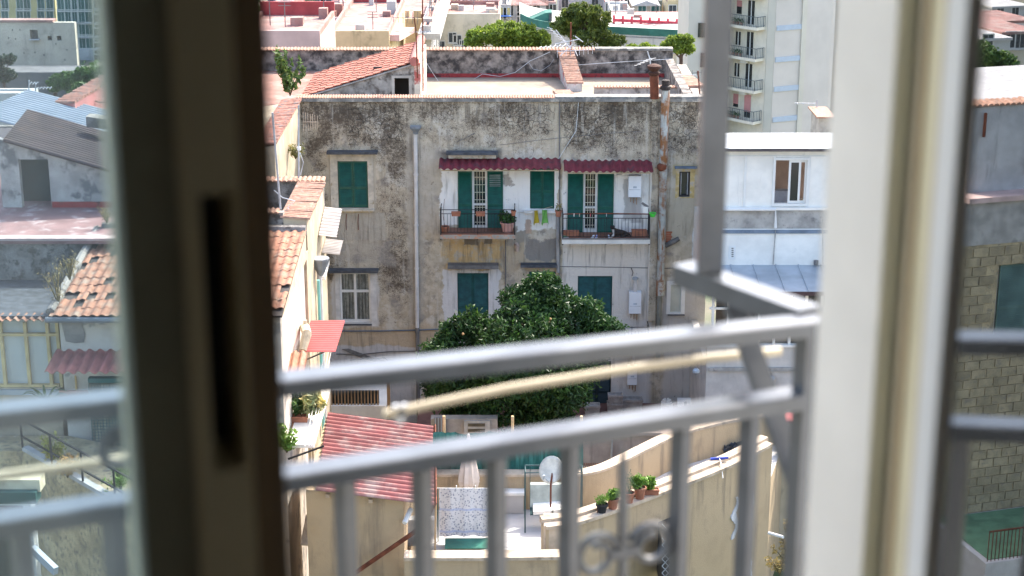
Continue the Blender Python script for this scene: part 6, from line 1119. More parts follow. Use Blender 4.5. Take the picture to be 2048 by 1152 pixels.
# planted ledge of the left house below the red awning
LB = thing('plant_ledge', 'narrow ledge with iron strut and drying wires beside the shed roof', 'ledge', (xR + .4, 46, 36)); zlz = ZZ(850, 47.5); MB().box(xR - .02, xR + .75, 46.0, 51.5, zlz - .12, zlz).build('slab', m_ww, LB); MB().bar((xR + .05, 45.6, ZZ(918, 45.6)), (X(648, 892, 45.6), 45.6, ZZ(892, 45.6)), .05, .05).build('strut', m_iron, LB); 
for dx in (.55, .66, .74): MB().tube([(xR + dx, 45.6, ZZ(892, 45.6)), (xR + dx, 51.5, zlz + 1)], .008, 4).build('wire', m_ww, LB)
for i, (px, py, lb, lm_) in enumerate(((600, 835, 'leafy green plant in a trough on the ledge', m_lf2), (622, 830, 'spiky yellow striped agave on the ledge', leafmat('agave', (.1, .16, .06), (.5, .5, .24))), (574, 905, 'drooping leafy plant next to the dark window stile', m_lf))):
    shrub('ledge_plant', lb, 'plant', P(px, py, 48.0 if i < 2 else 45.8), .42, .75, 420, .2 if i != 1 else .4, lm_, .4, .3, 10)
trough('terracotta trough under the leafy plant on the ledge', P(598, 838, 47.8) + Vector((0, 0, -.1)), .55, .25, .22); BDp = P(618, 1062, 46.5); tag(MB().prism([P(612, 1030, 47.3), P(636, 1033, 47.3), P(626, 1093, 46.2), P(600, 1090, 46.2)], (.03, 0, .03)).build('board', mat('pale_board', (.60, .50, .38))), 'pale board fixed to the tan side wall above the teal pipe', 'board')
MB().tube([P(632, 960, 47.2), P(636, 1030, 47.2), P(636, 1200, 47.2)], .09, 8).build('drain_pipe', MATS['pipe_cream'], TB)
c = P(1580, 1140, 47); 
for i, (px, py) in enumerate(((1572, 1128), (1590, 1085), (1560, 1150))): shrub('dry_shrub', ('low dry shrub at the foot of the curved wall', 'upper dry shrub behind the diagonal railing brace', 'lowest dry shrub by the wall end')[i], 'shrub', P(px, py, 47.5 + i * .3), .5, .8, 300, .12, m_dry, .2, .4, 9)
shrub('green_shrub', 'bright green shrub behind the railing corner post', 'shrub', P(1580, 905, 52.5), .5, .9, 400, .15, m_lf, .2, .5, 9)
# ================================================================== roof aerials
def yagi(t, c, d, ln, n, el, m, vert=False):
    d = Vector(d).normalized(); MB().tube([c - d * ln * .2, c + d * ln * .8], .014, 5).build('boom', m, t); side = Vector((0, 0, 1)) if vert else d.cross(Vector((0, 0, 1))).normalized()
    for i in range(n): q_ = c + d * ln * (-.18 + .96 * i / (n - 1)); MB().tube([q_ - side * el * (1 - .4 * i / n), q_ + side * el * (1 - .4 * i / n)], .010, 4).build('element', m, t)
m_gal = mat('galvanised', (.42, .43, .44)); m_white_al = mat('white_alu', (.62, .63, .64), rough=.4)
t = thing('roof_aerial', 'tall thin rusty mast with two aerials beside the stair hut', 'antenna', P(846, 180, 67.2)); MB().tube([P(846, 182, 67.2), P(845, -30, 67.2)], .03, 6).build('mast', m_rust, t); MB().tube([P(835, 156, 67.0), P(832, 60, 67.0), P(828, 34, 67.0)], .028, 6).build('mast', m_rust, t); yagi(t, P(828, 64, 67.0), (1, .1, 0), 1.2, 8, .22, m_gal); yagi(t, P(826, 36, 67.0), (-1, .1, 0), 1.0, 6, .25, m_piped, True)
t = thing('roof_aerial', 'cluster of white aerials on the tiled divider wall of the roof', 'antenna', P(1141, 108, 74.5)); MB().tube([P(1141, 110, 74.5), P(1142, 45, 74.5)], .04, 6).build('mast', m_rust, t)
yagi(t, P(1130, 85, 74.5), (-.6, -.3, .6), 1.3, 7, .4, m_white_al); yagi(t, P(1128, 102, 74.4), (1, .0, .05), 1.6, 9, .28, m_white_al, True); yagi(t, P(1118, 92, 74.3), (-.9, .2, -.1), 1.1, 6, .5, m_white_al)
for a_, b_ in (((1112, 60), (1142, 98)), ((1110, 88), (1160, 78)), ((1120, 112), (1145, 88)), ((1150, 72), (1166, 84)), ((1155, 112), (1148, 95))): MB().tube([P(*a_, 74.4), P(*b_, 74.4)], .02, 5).build('rod', m_white_al, t)
t = thing('roof_aerial', 'small bent aerial behind the rusty chimney pipe', 'antenna', P(1302, 140, 68)); MB().tube([P(1302, 145, 68), P(1300, 118, 68), P(1295, 103, 68)], .03, 6).build('mast', m_gal, t); yagi(t, P(1297, 120, 68), (-.3, .3, -.2), .8, 5, .3, m_gal)
t = thing('roof_aerial', 'white comb aerials on a rusty post at the right roof end', 'antenna', P(1399, 196, 68)); MB().tube([P(1400, 198, 68), P(1396, 142, 68)], .035, 6).build('mast', m_rust, t); yagi(t, P(1384, 150, 68), (-1, .1, 0), .9, 2, .1, m_white_al); yagi(t, P(1380, 190, 68), (-1, -.2, -.1), 1.1, 12, .2, m_white_al, True); yagi(t, P(1388, 146, 68), (1, 0, .1), .4, 3, .12, m_piped, True)
t = thing('roof_aerial', 'white mast with comb aerial at the left end of the facade', 'antenna', P(598, 405, 57.5)); MB().tube([P(598, 405, 57.5), P(597, 210, 57.5)], .03, 6).build('mast', m_gal, t); yagi(t, P(612, 244, 57.5), (1, .2, -.05), .5, 7, .34, m_copb, True); MB().lathe(P(598, 297, 57.5), [(.07, -.06), (.07, .06)], 7).build('amplifier', m_ww, t); MB().tube([P(600, 305, 57.4), P(607, 325, 57.4), P(601, 350, 57.4)], .012, 4).build('cable', m_white_al, t)
t = thing('roof_pole', 'grey leaning pole on the small roof terrace', 'pole', P(560, 418, 53.0)); MB().tube([P(561, 418, 52.9), P(545, 225, 52.9)], .035, 6).build('pole', m_gal, t)
tag(MB().tube([P(x_, y_, 53.2) for x_, y_ in ((548, 380), (565, 395), (590, 402), (575, 415), (600, 445), (615, 462))], .02, 5).build('roof_cable', m_white_al), 'loose white cable draped over the small roof terrace', 'cable')
tag(MB().tube([P(x_, y_, 74.0) for x_, y_ in ((848, 118), (868, 150), (884, 172))] + [P(x_, y_, 74.6) for x_, y_ in ((910, 170), (945, 160), (965, 148), (1000, 153), (1030, 145), (1060, 122), (1100, 104))], .014, 5).build('roof_cable', m_gal), 'grey cable looping along the mouldy rear roof wall', 'cable')
tag(MB().tube([P(x_, y_, 74.6) for x_, y_ in ((1058, 126), (1066, 138), (1082, 142), (1100, 130), (1108, 118))], .010, 5).build('roof_cable', m_gal), 'short cable loop left of the tiled divider wall', 'cable')
tag(MB().tube([P(1155, 130, 73.5), P(1240, 124, 73.5), P(1345, 118, 74)], .012, 4).build('roof_cable', m_gal), 'thin straight cable right of the tiled divider wall', 'cable')
tag(MB().tube([P(152, 190, 68), P(200, 205, 68), P(235, 202, 68), P(262, 170, 68)], .03, 5).build('roof_cable', m_copb), 'pale cable hanging on the pinkish red parapet wall', 'cable')
# ================================================================== the town behind
WIN = {}
def wmesh(key, w_, h_, mf, mp, sill=True):
    if key not in WIN:
        mb = MB(); f_ = .12 * min(w_, 1.2); mb.wall(-w_ / 2 - f_, w_ / 2 + f_, -h_ / 2 - f_, h_ / 2 + f_, -.10, 0, [(-w_ / 2, w_ / 2, -h_ / 2, h_ / 2)], 0); mb.box(-w_ / 2, w_ / 2, -.03, -.005, -h_ / 2, h_ / 2, 1); mb.box(-.03, .03, -.06, -.031, -h_ / 2, h_ / 2, 0)
        if sill: mb.box(-w_ / 2 - .2, w_ / 2 + .2, -.25, -.102, -h_ / 2 - f_ - .12, -h_ / 2 - f_, 0)
        me = bpy.data.meshes.new('window'); me.from_pydata(mb.v, [], mb.f); me.materials.append(mf); me.materials.append(mp); me.polygons.foreach_set('material_index', mb.mi); WIN[key] = me
    return WIN[key]
m_shg = mat('far_shutter_green', (.05, .13, .12), var=.2, objr=.5); m_fglass = mat('far_dark_glass', (.05, .06, .07), rough=.2, var=.3, objr=.4); m_trim = mat('far_trim', (.52, .50, .46), var=.1)
def wcol(n, c, dirt=True): return mat('far_' + n, c, var=.12, scale=.35, dirt=(mul(c, .6), .5, .52, .72) if dirt else None, streak=(mul(c, .7), .9, .55, .72) if dirt else None)
def far_house(label, px0, px1, pyt, Y, depth, m, roof='flat', mr=None, wins=(), ww=1.0, wh=1.6, pane=None, name='town_house', cat='house', zb=3., key=None, parapet=.5, rear=None):
    x0, x1, zt = X(px0, pyt, Y), X(px1, pyt, Y), ZZ(pyt, Y); t = thing(name, label, cat, ((x0 + x1) / 2, Y, zb)); MB().box(x0, x1, Y, Y + depth, zb, zt).build('wall', m, t)
    mr = mr or m_terra
    if roof == 'flat':
        MB().box(x0 + .3, x1 - .3, Y + .3, Y + depth - .3, zt + .002, zt + .05).build('roof', mr, t)
        for i, a in enumerate(((x0, x1, Y, Y + .3), (x0, x1, Y + depth - .3, Y + depth), (x0, x0 + .3, Y + .302, Y + depth - .302), (x1 - .3, x1, Y + .302, Y + depth - .302))):
            o = MB().box(*a, zt + .003, zt + (rear[0] if rear and i == 1 else parapet)).build('parapet', m if i == 0 else (rear[1] if rear and i == 1 else mr), t)
    elif roof == 'hip':
        e = .5; h_ = depth * .24; a = depth * .5; mb = MB(); mb.add([(x0 - e, Y - e, zt), (x1 + e, Y - e, zt), (x1 + e, Y + depth + e, zt), (x0 - e, Y + depth + e, zt), (x0 + a, Y + depth / 2, zt + h_), (x1 - a, Y + depth / 2, zt + h_)], [(0, 1, 5, 4), (1, 2, 5), (2, 3, 4, 5), (3, 0, 4), (3, 2, 1, 0)]); mb.build('roof', mr, t)
    elif roof == 'gable':
        h_ = (x1 - x0) * .22; MB().prism([(x0 - .4, Y - .3, zt), (x1 + .4, Y - .3, zt), ((x0 + x1) / 2, Y - .3, zt + h_)], (0, depth + .6, 0)).build('roof', mr, t)
    if roof == 'flat' and depth > 7 and cat != 'wall':
        rs = random.Random(int(px0 * 7 + pyt))
        for k in range(rs.randint(2, 5)):
            xx, yy = rs.uniform(x0 + .8, x1 - .8), rs.uniform(Y + 1, Y + depth - 1); w_, h_ = rs.uniform(.3, .8), rs.uniform(.6, 1.7); MB().box(xx - w_, xx + w_, yy - w_, yy + w_, zt + .03, zt + h_).build('chimney', rs.choice((m, greyh, whit, redr)), t)
        for k in range(rs.randint(1, 3)):
            xx, yy = rs.uniform(x0 + .8, x1 - .8), rs.uniform(Y + 1, Y + depth - 1); h_ = rs.uniform(2, 4); mb = MB().tube([(xx, yy, zt), (xx, yy, zt + h_)], .05, 4); [mb.tube([(xx - .6, yy, zt + h_ - q_ * .35), (xx + .6, yy, zt + h_ - q_ * .35)], .035, 4) for q_ in range(rs.randint(1, 3))]; mb.build('aerial', m_piped, t)
    for i, (px, py) in enumerate(wins):
        me = wmesh(key or (ww, wh, m.name), ww, wh, m_trim, pane or m_fglass); inst('window', me, t, (X(px, py, Y), Y - .003, ZZ(py, Y)))
    return t, x0, x1, zt
redr = mat('far_red_roof', (.31, .165, .14), var=.25, scale=.5, dirt=((.36, .27, .235), .6, .46, .66)); redw = mat('far_red_wall', (.36, .06, .06), var=.2, scale=.6); crm = wcol('cream', (.58, .46, .27)); pal = wcol('pale', (.60, .52, .40)); lil = wcol('lilac', (.60, .55, .55), False); greyh = wcol('greyhouse', (.46, .44, .43)); whit = wcol('white', (.46, .45, .43))
yel = wcol('yellow', (.58, .46, .20), False); pinkh = wcol('pink', (.58, .38, .34), False); stn = wcol('stone', (.40, .34, .27)); redh = wcol('redhouse', (.42, .15, .13), False)
# the palace with red terrace roofs
far_house('low cream palace wing with pink roof terrace behind the stair hut', 657, 778, 74, 195, 30, crm, 'flat', redr, name='palace_wing', cat='palace', parapet=.7, rear=(1.6, redw))
far_house('rear palace wing with dark red parapet and cream wall', 690, 858, 45, 232, 26, crm, 'flat', redr, name='palace_wing', cat='palace', parapet=.5, rear=(2.6, redw))
far_house('long palace wing with pink terrace left of the white stair box', 480, 640, 72, 160, 14, pinkh, 'flat', redr, name='palace_wing', cat='palace', parapet=.5, rear=(1.4, redw))
far_house('white lilac stair box on the palace roof', 645, 706, 38, 224, 9, lil, 'flat', redr, name='stair_box', cat='roof box', zb=18, parapet=.2); far_house('small pink roof box behind the white stair box', 655, 685, 25, 238, 8, pinkh, 'flat', redr, name='roof_box', cat='roof box', zb=18, parapet=.2)
far_house('grey lean-to shed on the palace roof', 622, 660, 78, 203, 6, greyh, 'flat', m_zinc, name='roof_shed', cat='shed', zb=18, parapet=.1); far_house('dark red box wall on the left palace roof', 598, 645, 57, 218, 8, redw, 'flat', redr, name='roof_box', cat='roof box', zb=18, parapet=.2); far_house('pale water tank block beside the dark red box', 618, 672, 61, 212, 2, greyh, 'flat', redr, name='roof_wall', cat='wall', zb=18, parapet=.1)
t = thing('roof_parapet', 'long slanting red and white parapet on the left palace roof', 'parapet', P(590, 60, 215)); MB().bar(P(525, 78, 200), P(642, 38, 246), 1.0, 1.6).build('red_side', redr, t); MB().bar(P(530, 84, 199), P(642, 42, 245), 1.6, .5).build('white_ledge', whit, t)
t, x0, x1, zt = far_house('white corniced palace end facade with tall windows', 846, 862, 58, 214, 34, whit, 'flat', redr, name='palace_wing', cat='palace', parapet=.4); me = wmesh('pal', 1.4, 4.2, m_trim, m_shg); 
for i in range(5): inst('window', me, t, (x1 + .004, 217 + i * 6, zt - 5.5), (0, 0, R(90)))
MB().box(x0 - .6, x1 + 1.2, 213, 249, zt - 1.2, zt - .4).build('cornice', whit, t)
MB().bar(P(780, 76, 196), P(812, 60, 222), 2.2, .7).build('cornice', pinkh, t)
for i, (px, py) in enumerate(((580, 52), (592, 48), (782, 64), (795, 62), (799, 68), (690, 58), (715, 62))): far_house(('left pale vent block on the slanting parapet', 'right pale vent block on the slanting parapet', 'leftmost grey vent on the pink roof terrace', 'rightmost grey vent on the pink roof terrace', 'lowest grey vent on the pink roof terrace', 'red chimney block right of the stair box', 'second red chimney block on the pink roof terrace')[i], px - 4, px + 4, py, 206, 1.2, greyh if i < 5 else redr, 'flat', greyh, name='roof_vent', cat='vent', zb=ZZ(py + 9, 206), parapet=.05)
far_house('blank cream building wall behind the left pine', 868, 1000, 36, 240, 14, pal, 'flat', redr, [(905, 75), (882, 92), (915, 80), (927, 90)], 1.0, 1.3, name='cream_building', cat='building', parapet=.6); t = thing('brick_chimney', 'thin brick red chimney on the blank cream building', 'chimney', P(868, 34, 239)); MB().pbox(866, 9, 870, 34, 239, 240).build('stack', redr, t); MB().pbox(865.4, 8, 870.6, 10, 238.8, 240.2).build('cap', m_terra, t)
t = thing('drain_stack', 'vertical corner strip of the cream building', 'pipe', P(872, 90, 239.5)); MB().pbox(871, 34, 874, 100, 239.6, 239.95).build('pipe', greyh, t)
# far houses
far_house('grey lilac house with red hipped roof and shutters', 1012, 1092, 10, 340, 16, greyh, 'hip', redr, [(1041, 20), (1056, 20), (1073, 20), (1041, 36), (1056, 36), (1073, 36), (1020, 20)], 1.3, 2.2); far_house('pale stacked houses left of the red hipped roof', 958, 1006, -4, 352, 14, greyh, 'flat', greyh, [(970, 12), (984, 14), (996, 16), (975, 30), (990, 30)], 1.3, 1.8)
t, *_ = far_house('house front with blue balcony left of the hipped roof', 1000, 1022, 14, 332, 10, wcol('bluefront', (.50, .44, .40)), 'flat', whit, [(1006, 26), (1014, 26)], 1.2, 2.0, yel); MB().pbox(1000, 32, 1022, 34, 330.8, 332).build('balcony', mat('blue_rail', (.1, .2, .5)), t)
far_house('small pinkish house between the two pines and hill', 1092, 1112, 8, 345, 10, pinkh, 'flat', redr, [(1098, 18), (1106, 18)], 1.2, 1.8); far_house('grey block behind the tall pine', 1118, 1205, -6, 355, 14, greyh, 'flat', greyh, [(1130, 6), (1190, 8), (1200, 20)], 1.3, 1.8); far_house('white and pink terraced house right of the tall pine', 1210, 1250, 8, 345, 12, whit, 'flat', redr, [(1218, 16), (1230, 14), (1242, 16), (1225, 26)], 1.2, 1.8)
far_house('brown stone house with gabled end and green door', 1268, 1318, 12, 340, 14, stn, 'gable', greyh, [(1284, 24), (1310, 24)], 1.5, 2.4, m_shg); far_house('rust roofed house behind the stone gable', 1228, 1290, 0, 362, 12, stn, 'flat', redr, [(1240, 8), (1255, 8), (1270, 8)], 1.2, 1.8); far_house('pale yellow house with two dark windows at the tower edge', 1335, 1376, 5, 335, 12, crm, 'flat', redr, [(1345, 22), (1364, 22), (1345, 40), (1364, 40)], 1.4, 2.2); far_house('dark teal gap house left of the yellow house', 1318, 1334, 6, 350, 10, wcol('teal', (.12, .16, .17)), 'flat', greyh, [], 1, 1); far_house('white roof terrace house left of the stone gable', 1222, 1262, 26, 320, 12, whit, 'flat', whit, [(1232, 34), (1248, 34)], 1.2, 1.8)  # the gap house is plain dark teal, without windows
# curved terrace building with green parapet and red pillars
CB = thing('curved_building', 'long curved pale building with green parapet and terrace', 'building', P(1200, 80, 285)); zg = ZZ(62, 285)
arc = curve([P(x_, y_, Z=zg) for x_, y_ in ((1040, 42), (1062, 52), (1100, 60), (1160, 66), (1240, 70), (1320, 74), (1400, 78))], 5); back = [p_ + Vector((0, 26, 0)) for p_ in arc]
MB().prism([Vector((p_.x, p_.y, 3)) for p_ in arc + back[::-1]], (0, 0, zg - 3.2)).build('wall', pal, CB); MB().prism([Vector((p_.x, p_.y, zg - .2)) for p_ in arc + back[::-1]], (0, 0, .1)).build('roof', wcol('pale_roof', (.36, .345, .31)), CB)
ribbon(MB(), arc, .3, zg - .3, zg + .1).build('cornice', whit, CB); ribbon(MB(), [p_ + Vector((0, -.05, 0)) for p_ in arc], .2, zg + .102, zg + 1.3).build('parapet', mat('green_parapet', (.04, .14, .11), var=.3, scale=.3), CB); ribbon(MB(), [p_ + Vector((0, -.25, 0)) for p_ in arc], .2, zg - 2.6, zg - .31).build('balustrade', wcol('balustrade', (.50, .47, .43)), CB)
MB().prism([P(1054, 42, 296), P(1104, 42, 296), P(1104, 25, 296), P(1090, 26, 296)][::-1], (0, 4, 0)).build('green_wedge', mat('green_parapet', (.03, .22, .16)), CB); MB().pbox(1098, 28, 1104, 42, 295.6, 295.95).build('door', m_fglass, CB)
RPg = thing('red_pergola', 'row of red pillars and rails on the far roof terrace', 'pergola', P(1300, 45, 300)); 
for i, px in enumerate(range(1228, 1372, 18)): MB().pbox(px - 2, 31 + (px - 1228) * .06, px + 2, 47 + (px - 1228) * .05, 294, 294.7).build('pillar', mat('red_pillar', (.55, .07, .09)), RPg)
MB().bar(P(1226, 40, 294.3), P(1372, 47, 294.3), .5, .5).build('rail', mat('red_pillar', (.5, .07, .09)), RPg); MB().bar(P(1226, 46, 297), P(1310, 52, 292), .4, .35).build('rail', mat('red_pillar', (.5, .07, .09)), RPg); MB().bar(P(1310, 52, 292), P(1372, 48, 297), .4, .35).build('rail', mat('red_pillar', (.5, .07, .09)), RPg)
far_house('pale terrace block carrying the red pillars', 1222, 1376, 46, 300, 14, whit, 'flat', redr, [(1240, 56), (1300, 57)], 1.2, 1.6, name='terrace_block', cat='building', parapet=.1)
# left centre: domes, red house, grey and yellow houses
DM = thing('church_dome', 'dark slate bell shaped dome beside the window stile', 'dome', P(548, 60, 184)); c = P(546, 60, 184); kk = 192 / 3413
MB().lathe(Vector((c.x, c.y, ZZ(52, 184))), [(27 * kk, -4), (27 * kk, 0), (26 * kk, 6 * kk), (22 * kk, 20 * kk), (15 * kk, 33 * kk), (9 * kk, 44 * kk), (6 * kk, 56 * kk), (6 * kk, 64 * kk), (2 * kk, 76 * kk)], 24).build('shell', mat('dome_slate', (.05, .055, .075), rough=.4, var=.2), DM, smooth=True); MB().lathe(Vector((c.x, c.y, 3)), [(28 * kk, 0), (28 * kk, ZZ(56, 184) - 3)], 24).build('drum', redh, DM)
GD = thing('tiled_dome', 'small green and yellow tiled church dome among trees', 'dome', P(769, 27, 330)); c = P(769, 27, 330); kk = 338 / 3413; MB().lathe(Vector((c.x, c.y, c.z)), [(12 * kk, -6), (12 * kk, 0), (11.5 * kk, 6 * kk), (9 * kk, 14 * kk), (5 * kk, 19 * kk), (1.5 * kk, 22 * kk), (1.2 * kk, 27 * kk)], 18).build('shell', mat('majolica', (.22, .30, .20), var=.5, scale=1.8, dirt=((.5, .42, .16), 1.6, .5, .56)), GD, smooth=True)
far_house('dark red house with arched green windows behind the dome', 552, 586, 12, 215, 12, redh, 'flat', redr, [(566, 30), (577, 30)], 1.0, 3.4, m_shg); far_house('grey house with green shutters left of the yellow house', 632, 660, -8, 330, 12, greyh, 'flat', greyh, [(640, 12), (652, 8)], 2.0, 2.8, m_shg); far_house('bright yellow house below the top picture edge', 660, 690, -8, 334, 12, yel, 'flat', redr, [(668, 16), (678, 14)], 1.0, 2.4); far_house('low ruined grey sheds left of the tiled dome', 690, 762, 12, 322, 10, greyh, 'flat', whit, [(700, 20), (725, 20), (745, 22)], 1.4, 2.0); far_house('white domed pavilion roof behind the ruined sheds', 688, 722, 2, 340, 10, whit, 'flat', whit, [(700, 8)], 1, 1.6); far_house('pinkish red house at the top edge above the trees', 870, 902, -8, 370, 10, redh, 'flat', redr, [(880, 2), (890, 2)], 1.2, 2); far_house('lilac grey house above the trees at the top edge', 905, 955, -6, 372, 12, lil, 'flat', redr, [(915, 4), (930, 4), (945, 4)], 1.2, 1.8); far_house('pale houses at the top edge above the tiled dome', 780, 868, -10, 376, 12, greyh, 'flat', redr, [(800, -2), (820, -2), (845, -2)], 1.2, 1.8)
far_house('low rust roofed house in the scrub right of the tiled dome', 798, 830, 24, 318, 8, stn, 'flat', redr, [], 1, 1)
# ---- pines and trees
def needle_tree(name, label, px, pybase, Y, blobs, n, size, lm, trunk_top, r0=.35, squash=.8):
    base_ = P(px, pybase, Y); k = math.hypot(Y, 20) / FPX * 1.03; t = thing(name, label, 'tree', Vector((base_.x, Y, ter(base_.x, Y)))); bl_ = []
    for x_, y_, r_ in blobs:
        c = P(x_, y_, Y + random.uniform(-1, 1) * r_ * k * .5); bl_.append((c, (r_ * k, r_ * k, r_ * k * squash)))
    sub = []
    for c, r in bl_:
        for i in range(int(16 + 5 * r[0] * r[0])):
            d = Vector((random.gauss(0, 1), random.gauss(0, 1), abs(random.gauss(0, 1)) * .9 - .25)).normalized(); rr = r[0] * random.uniform(.16, .34); sub.append((c + Vector((d.x * r[0], d.y * r[1], d.z * r[2])) * random.uniform(.8, 1.05), (rr, rr, rr * .8)))
    mb = leaves(MB(), bl_, n // 3, size, shell=.5, aspect=.35, up=.5); leaves(mb, sub, n * 2 // 3, size, shell=.4, aspect=.3, up=.6); mb.build('crown', lm, t)
    mb = MB(); tp = P(px, trunk_top, Y); limb(mb, Vector((base_.x, Y, ter(base_.x, Y))), tp, r0, r0 * .7, .03)
    for c, r in bl_: limb(mb, tp - Vector((0, 0, random.uniform(0, 1))), c, r0 * .4, r0 * .12, .25)
    mb.build('trunk', mat('pine_bark', (.10, .06, .045), var=.3, scale=2), t); return t
m_pine = leafmat('pine_needle', (.11, .165, .02), (.32, .42, .055), tl=.4); m_pine2 = leafmat('pine_needle_dark', (.06, .095, .018), (.24, .28, .05), tl=.4); m_tree = leafmat('town_leaf', (.045, .10, .018), (.14, .24, .05)); m_olive = leafmat('olive_leaf', (.09, .12, .06), (.20, .24, .13))
needle_tree('umbrella_pine', 'broad flat umbrella pine behind the rear roof wall', 1012, 110, 150, [(960, 75, 26), (985, 66, 24), (1015, 62, 26), (1045, 66, 26), (1070, 76, 24), (1000, 80, 26), (1035, 82, 26), (945, 84, 14), (1085, 86, 14), (1062, 88, 16)], 16000, .38, m_pine, 92, .3, .62)
needle_tree('tall_pine', 'tall irregular pine standing over the roof aerials', 1165, 110, 145, [(1160, 22, 20), (1185, 26, 18), (1140, 32, 18), (1200, 38, 20), (1130, 48, 18), (1165, 42, 26), (1195, 58, 18), (1128, 60, 14), (1150, 66, 18), (1205, 74, 18), (1232, 82, 16), (1175, 78, 22), (1215, 88, 16), (1115, 52, 12)], 15000, .36, m_pine2, 50, .42, .8)
needle_tree('small_pine', 'pine crown rising behind the right end of the roof', 1362, 150, 140, [(1350, 84, 16), (1370, 80, 16), (1335, 92, 13), (1358, 94, 16), (1375, 98, 14)], 6000, .34, m_pine, 110, .22, .7); needle_tree('small_pine', 'low pine crown peeping over the rear wall coping', 1280, 130, 140, [(1265, 96, 10), (1290, 95, 11), (1310, 98, 9), (1330, 97, 9)], 3000, .32, m_pine, 102, .2, .6)
def leafy(label, px, py, Y, r_, n, lm, size=.6, name='broadleaf_tree', asp=1.0):
    k = math.hypot(Y, 20) / FPX; bl_ = [(px + random.uniform(-.6, .6) * r_, py + random.uniform(-.5, .6) * r_ * asp, r_ * random.uniform(.35, .6)) for _ in range(7)]; return needle_tree(name, label, px, py + r_, Y, bl_, n, size, lm, py + r_ * .5, .3, .85)
leafy('olive grey tree left of the grey house behind the palace', 603, 18, 300, 26, 5000, m_olive, .8); leafy('dark cypress-like tree at the left picture edge by the ruin', 6, 135, 235, 24, 4000, leafmat('cypress_leaf', (.012, .035, .015), (.03, .07, .03)), .6, asp=1.8)
for i, (px, py, r_) in enumerate(((742, 10, 14), (800, 14, 18), (825, 12, 14), (860, 20, 14), (905, 14, 18), (940, 18, 14), (880, 22, 12), (960, 12, 10), (845, 6, 14), (920, 28, 10), (955, 28, 9))):
    leafy('green tree number-free spot'.replace(' number-free spot', '') + (' touching the grey ruined sheds', ' just right of the tiled dome', ' second right of the tiled dome', ' left of the thin brick chimney', ' right of the thin brick chimney', ' far right on the wooded slope', ' low behind the cream building roof', ' against the pale stacked houses', ' highest on the wooded slope', ' nearest the cream building edge', ' below the pale stacked houses')[i], px, py, 312 + (i % 4) * 8, r_, 2200, m_tree, .9)['group'] = 'trees on the wooded slope behind the palace'
for i, (px, py, r_) in enumerate(((110, 168, 22), (140, 160, 26), (170, 150, 26), (200, 150, 26), (228, 145, 26), (160, 185, 22), (205, 180, 26), (250, 165, 30))):
    leafy('broad green tree' + (' at the foot of the ruined wall, leftmost of its row', ' second from the left below the ruined wall', ' in the middle below the ruined wall', ' under the grey base of the yellow block', ' below the bay windows of the yellow block', ' just behind the grey tin roof ridge', ' behind the pinkish red parapet', ' half hidden by the window stile')[i], px, py, 205 - i * 2, r_, 3000, m_tree, .6)['group'] = 'trees below the ruined wall'
# ---- far left seen through the dusty pane
RU = thing('ruined_wall', 'huge ruined beige masonry wall with one tall window', 'wall', P(60, 150, 262)); wh_ = (X(60, 70, 262), X(76, 70, 262), ZZ(81, 262), ZZ(60, 262))
MB().wall(X(-140, 90, 262), X(152, 90, 262), 3, ZZ(45, 262), 262, 263, [wh_, (X(95, 77, 262), X(104, 77, 262), ZZ(81, 262), ZZ(72, 262)), (X(114, 77, 262), X(123, 77, 262), ZZ(81, 262), ZZ(72, 262))]).build('wall', wcol('ruin', (.52, .45, .36)), RU); MB().box(X(-140, 90, 262), X(150, 90, 262), 263.01, 264, 3, ZZ(48, 262)).build('body', wcol('ruin_dark', (.2, .18, .16)), RU); MB().box(X(-140, 90, 262), X(110, 90, 262), 261.8, 264, ZZ(45, 262) + .01, ZZ(40, 262)).build('roof', redr, RU); MB().pbox(58, 79, 78, 81, 261.2, 261.99).build('balcony', greyh, RU)
for i, (px, py) in enumerate(((17, 76), (31, 78), (88, 110), (70, 105), (48, 106), (112, 88), (134, 100), (40, 60), (25, 60), (130, 120))): MB().pbox(px - 1, py - 1.5, px + 1, py + 1.5, 261.95, 261.99).build('putlog_hole', m_fglass, RU)
t, *_ = far_house('yellow ochre apartment block with green shutters behind the ruin', -120, 108, -22, 350, 16, wcol('ochre_block', (.56, .45, .22), False), 'flat', redr, [(px, py) for px in (10, 40, 54, 82, 100) for py in (8, 30)], 1.3, 2.4, m_shg, name='apartment_block', cat='apartment building')
t, x0, x1, zt = far_house('pale yellow apartment block with five window columns and bay balconies', 112, 238, -20, 330, 18, wcol('pale_yellow_block', (.60, .52, .31), False), 'flat', redr, [(px + (py - 8) * .03, py) for px in (122, 136, 149, 162, 177) for py in (8, 33, 58, 83)], 1.3, 2.5, m_shg, name='apartment_block', cat='apartment building')
MB().pbox(112, 75, 238, 77, 329.6, 329.99).build('string_course', greyh, t); MB().pbox(150, 99, 238, 140, 329.2, 329.99).build('base', greyh, t); me = wmesh('bay', 1.5, 2.6, m_trim, m_fglass)
for px in (199, 212): [inst('window', me, t, (X(px, py, 330), 328.99, ZZ(py, 330))) for py in (12, 40, 68, 92, 112)]
MB().pbox(190, -20, 221, 140, 329.0, 329.15).build('bay', crm, t)
for py in (22, 50, 77, 101): MB().pbox(189, py - 4, 222, py, 327.6, 328.98).build('balcony', greyh, t)
for px in (150, 176, 137): MB().pbox(px - 6, 45, px + 6, 48, 329.0, 329.98).build('balcony', greyh, t)
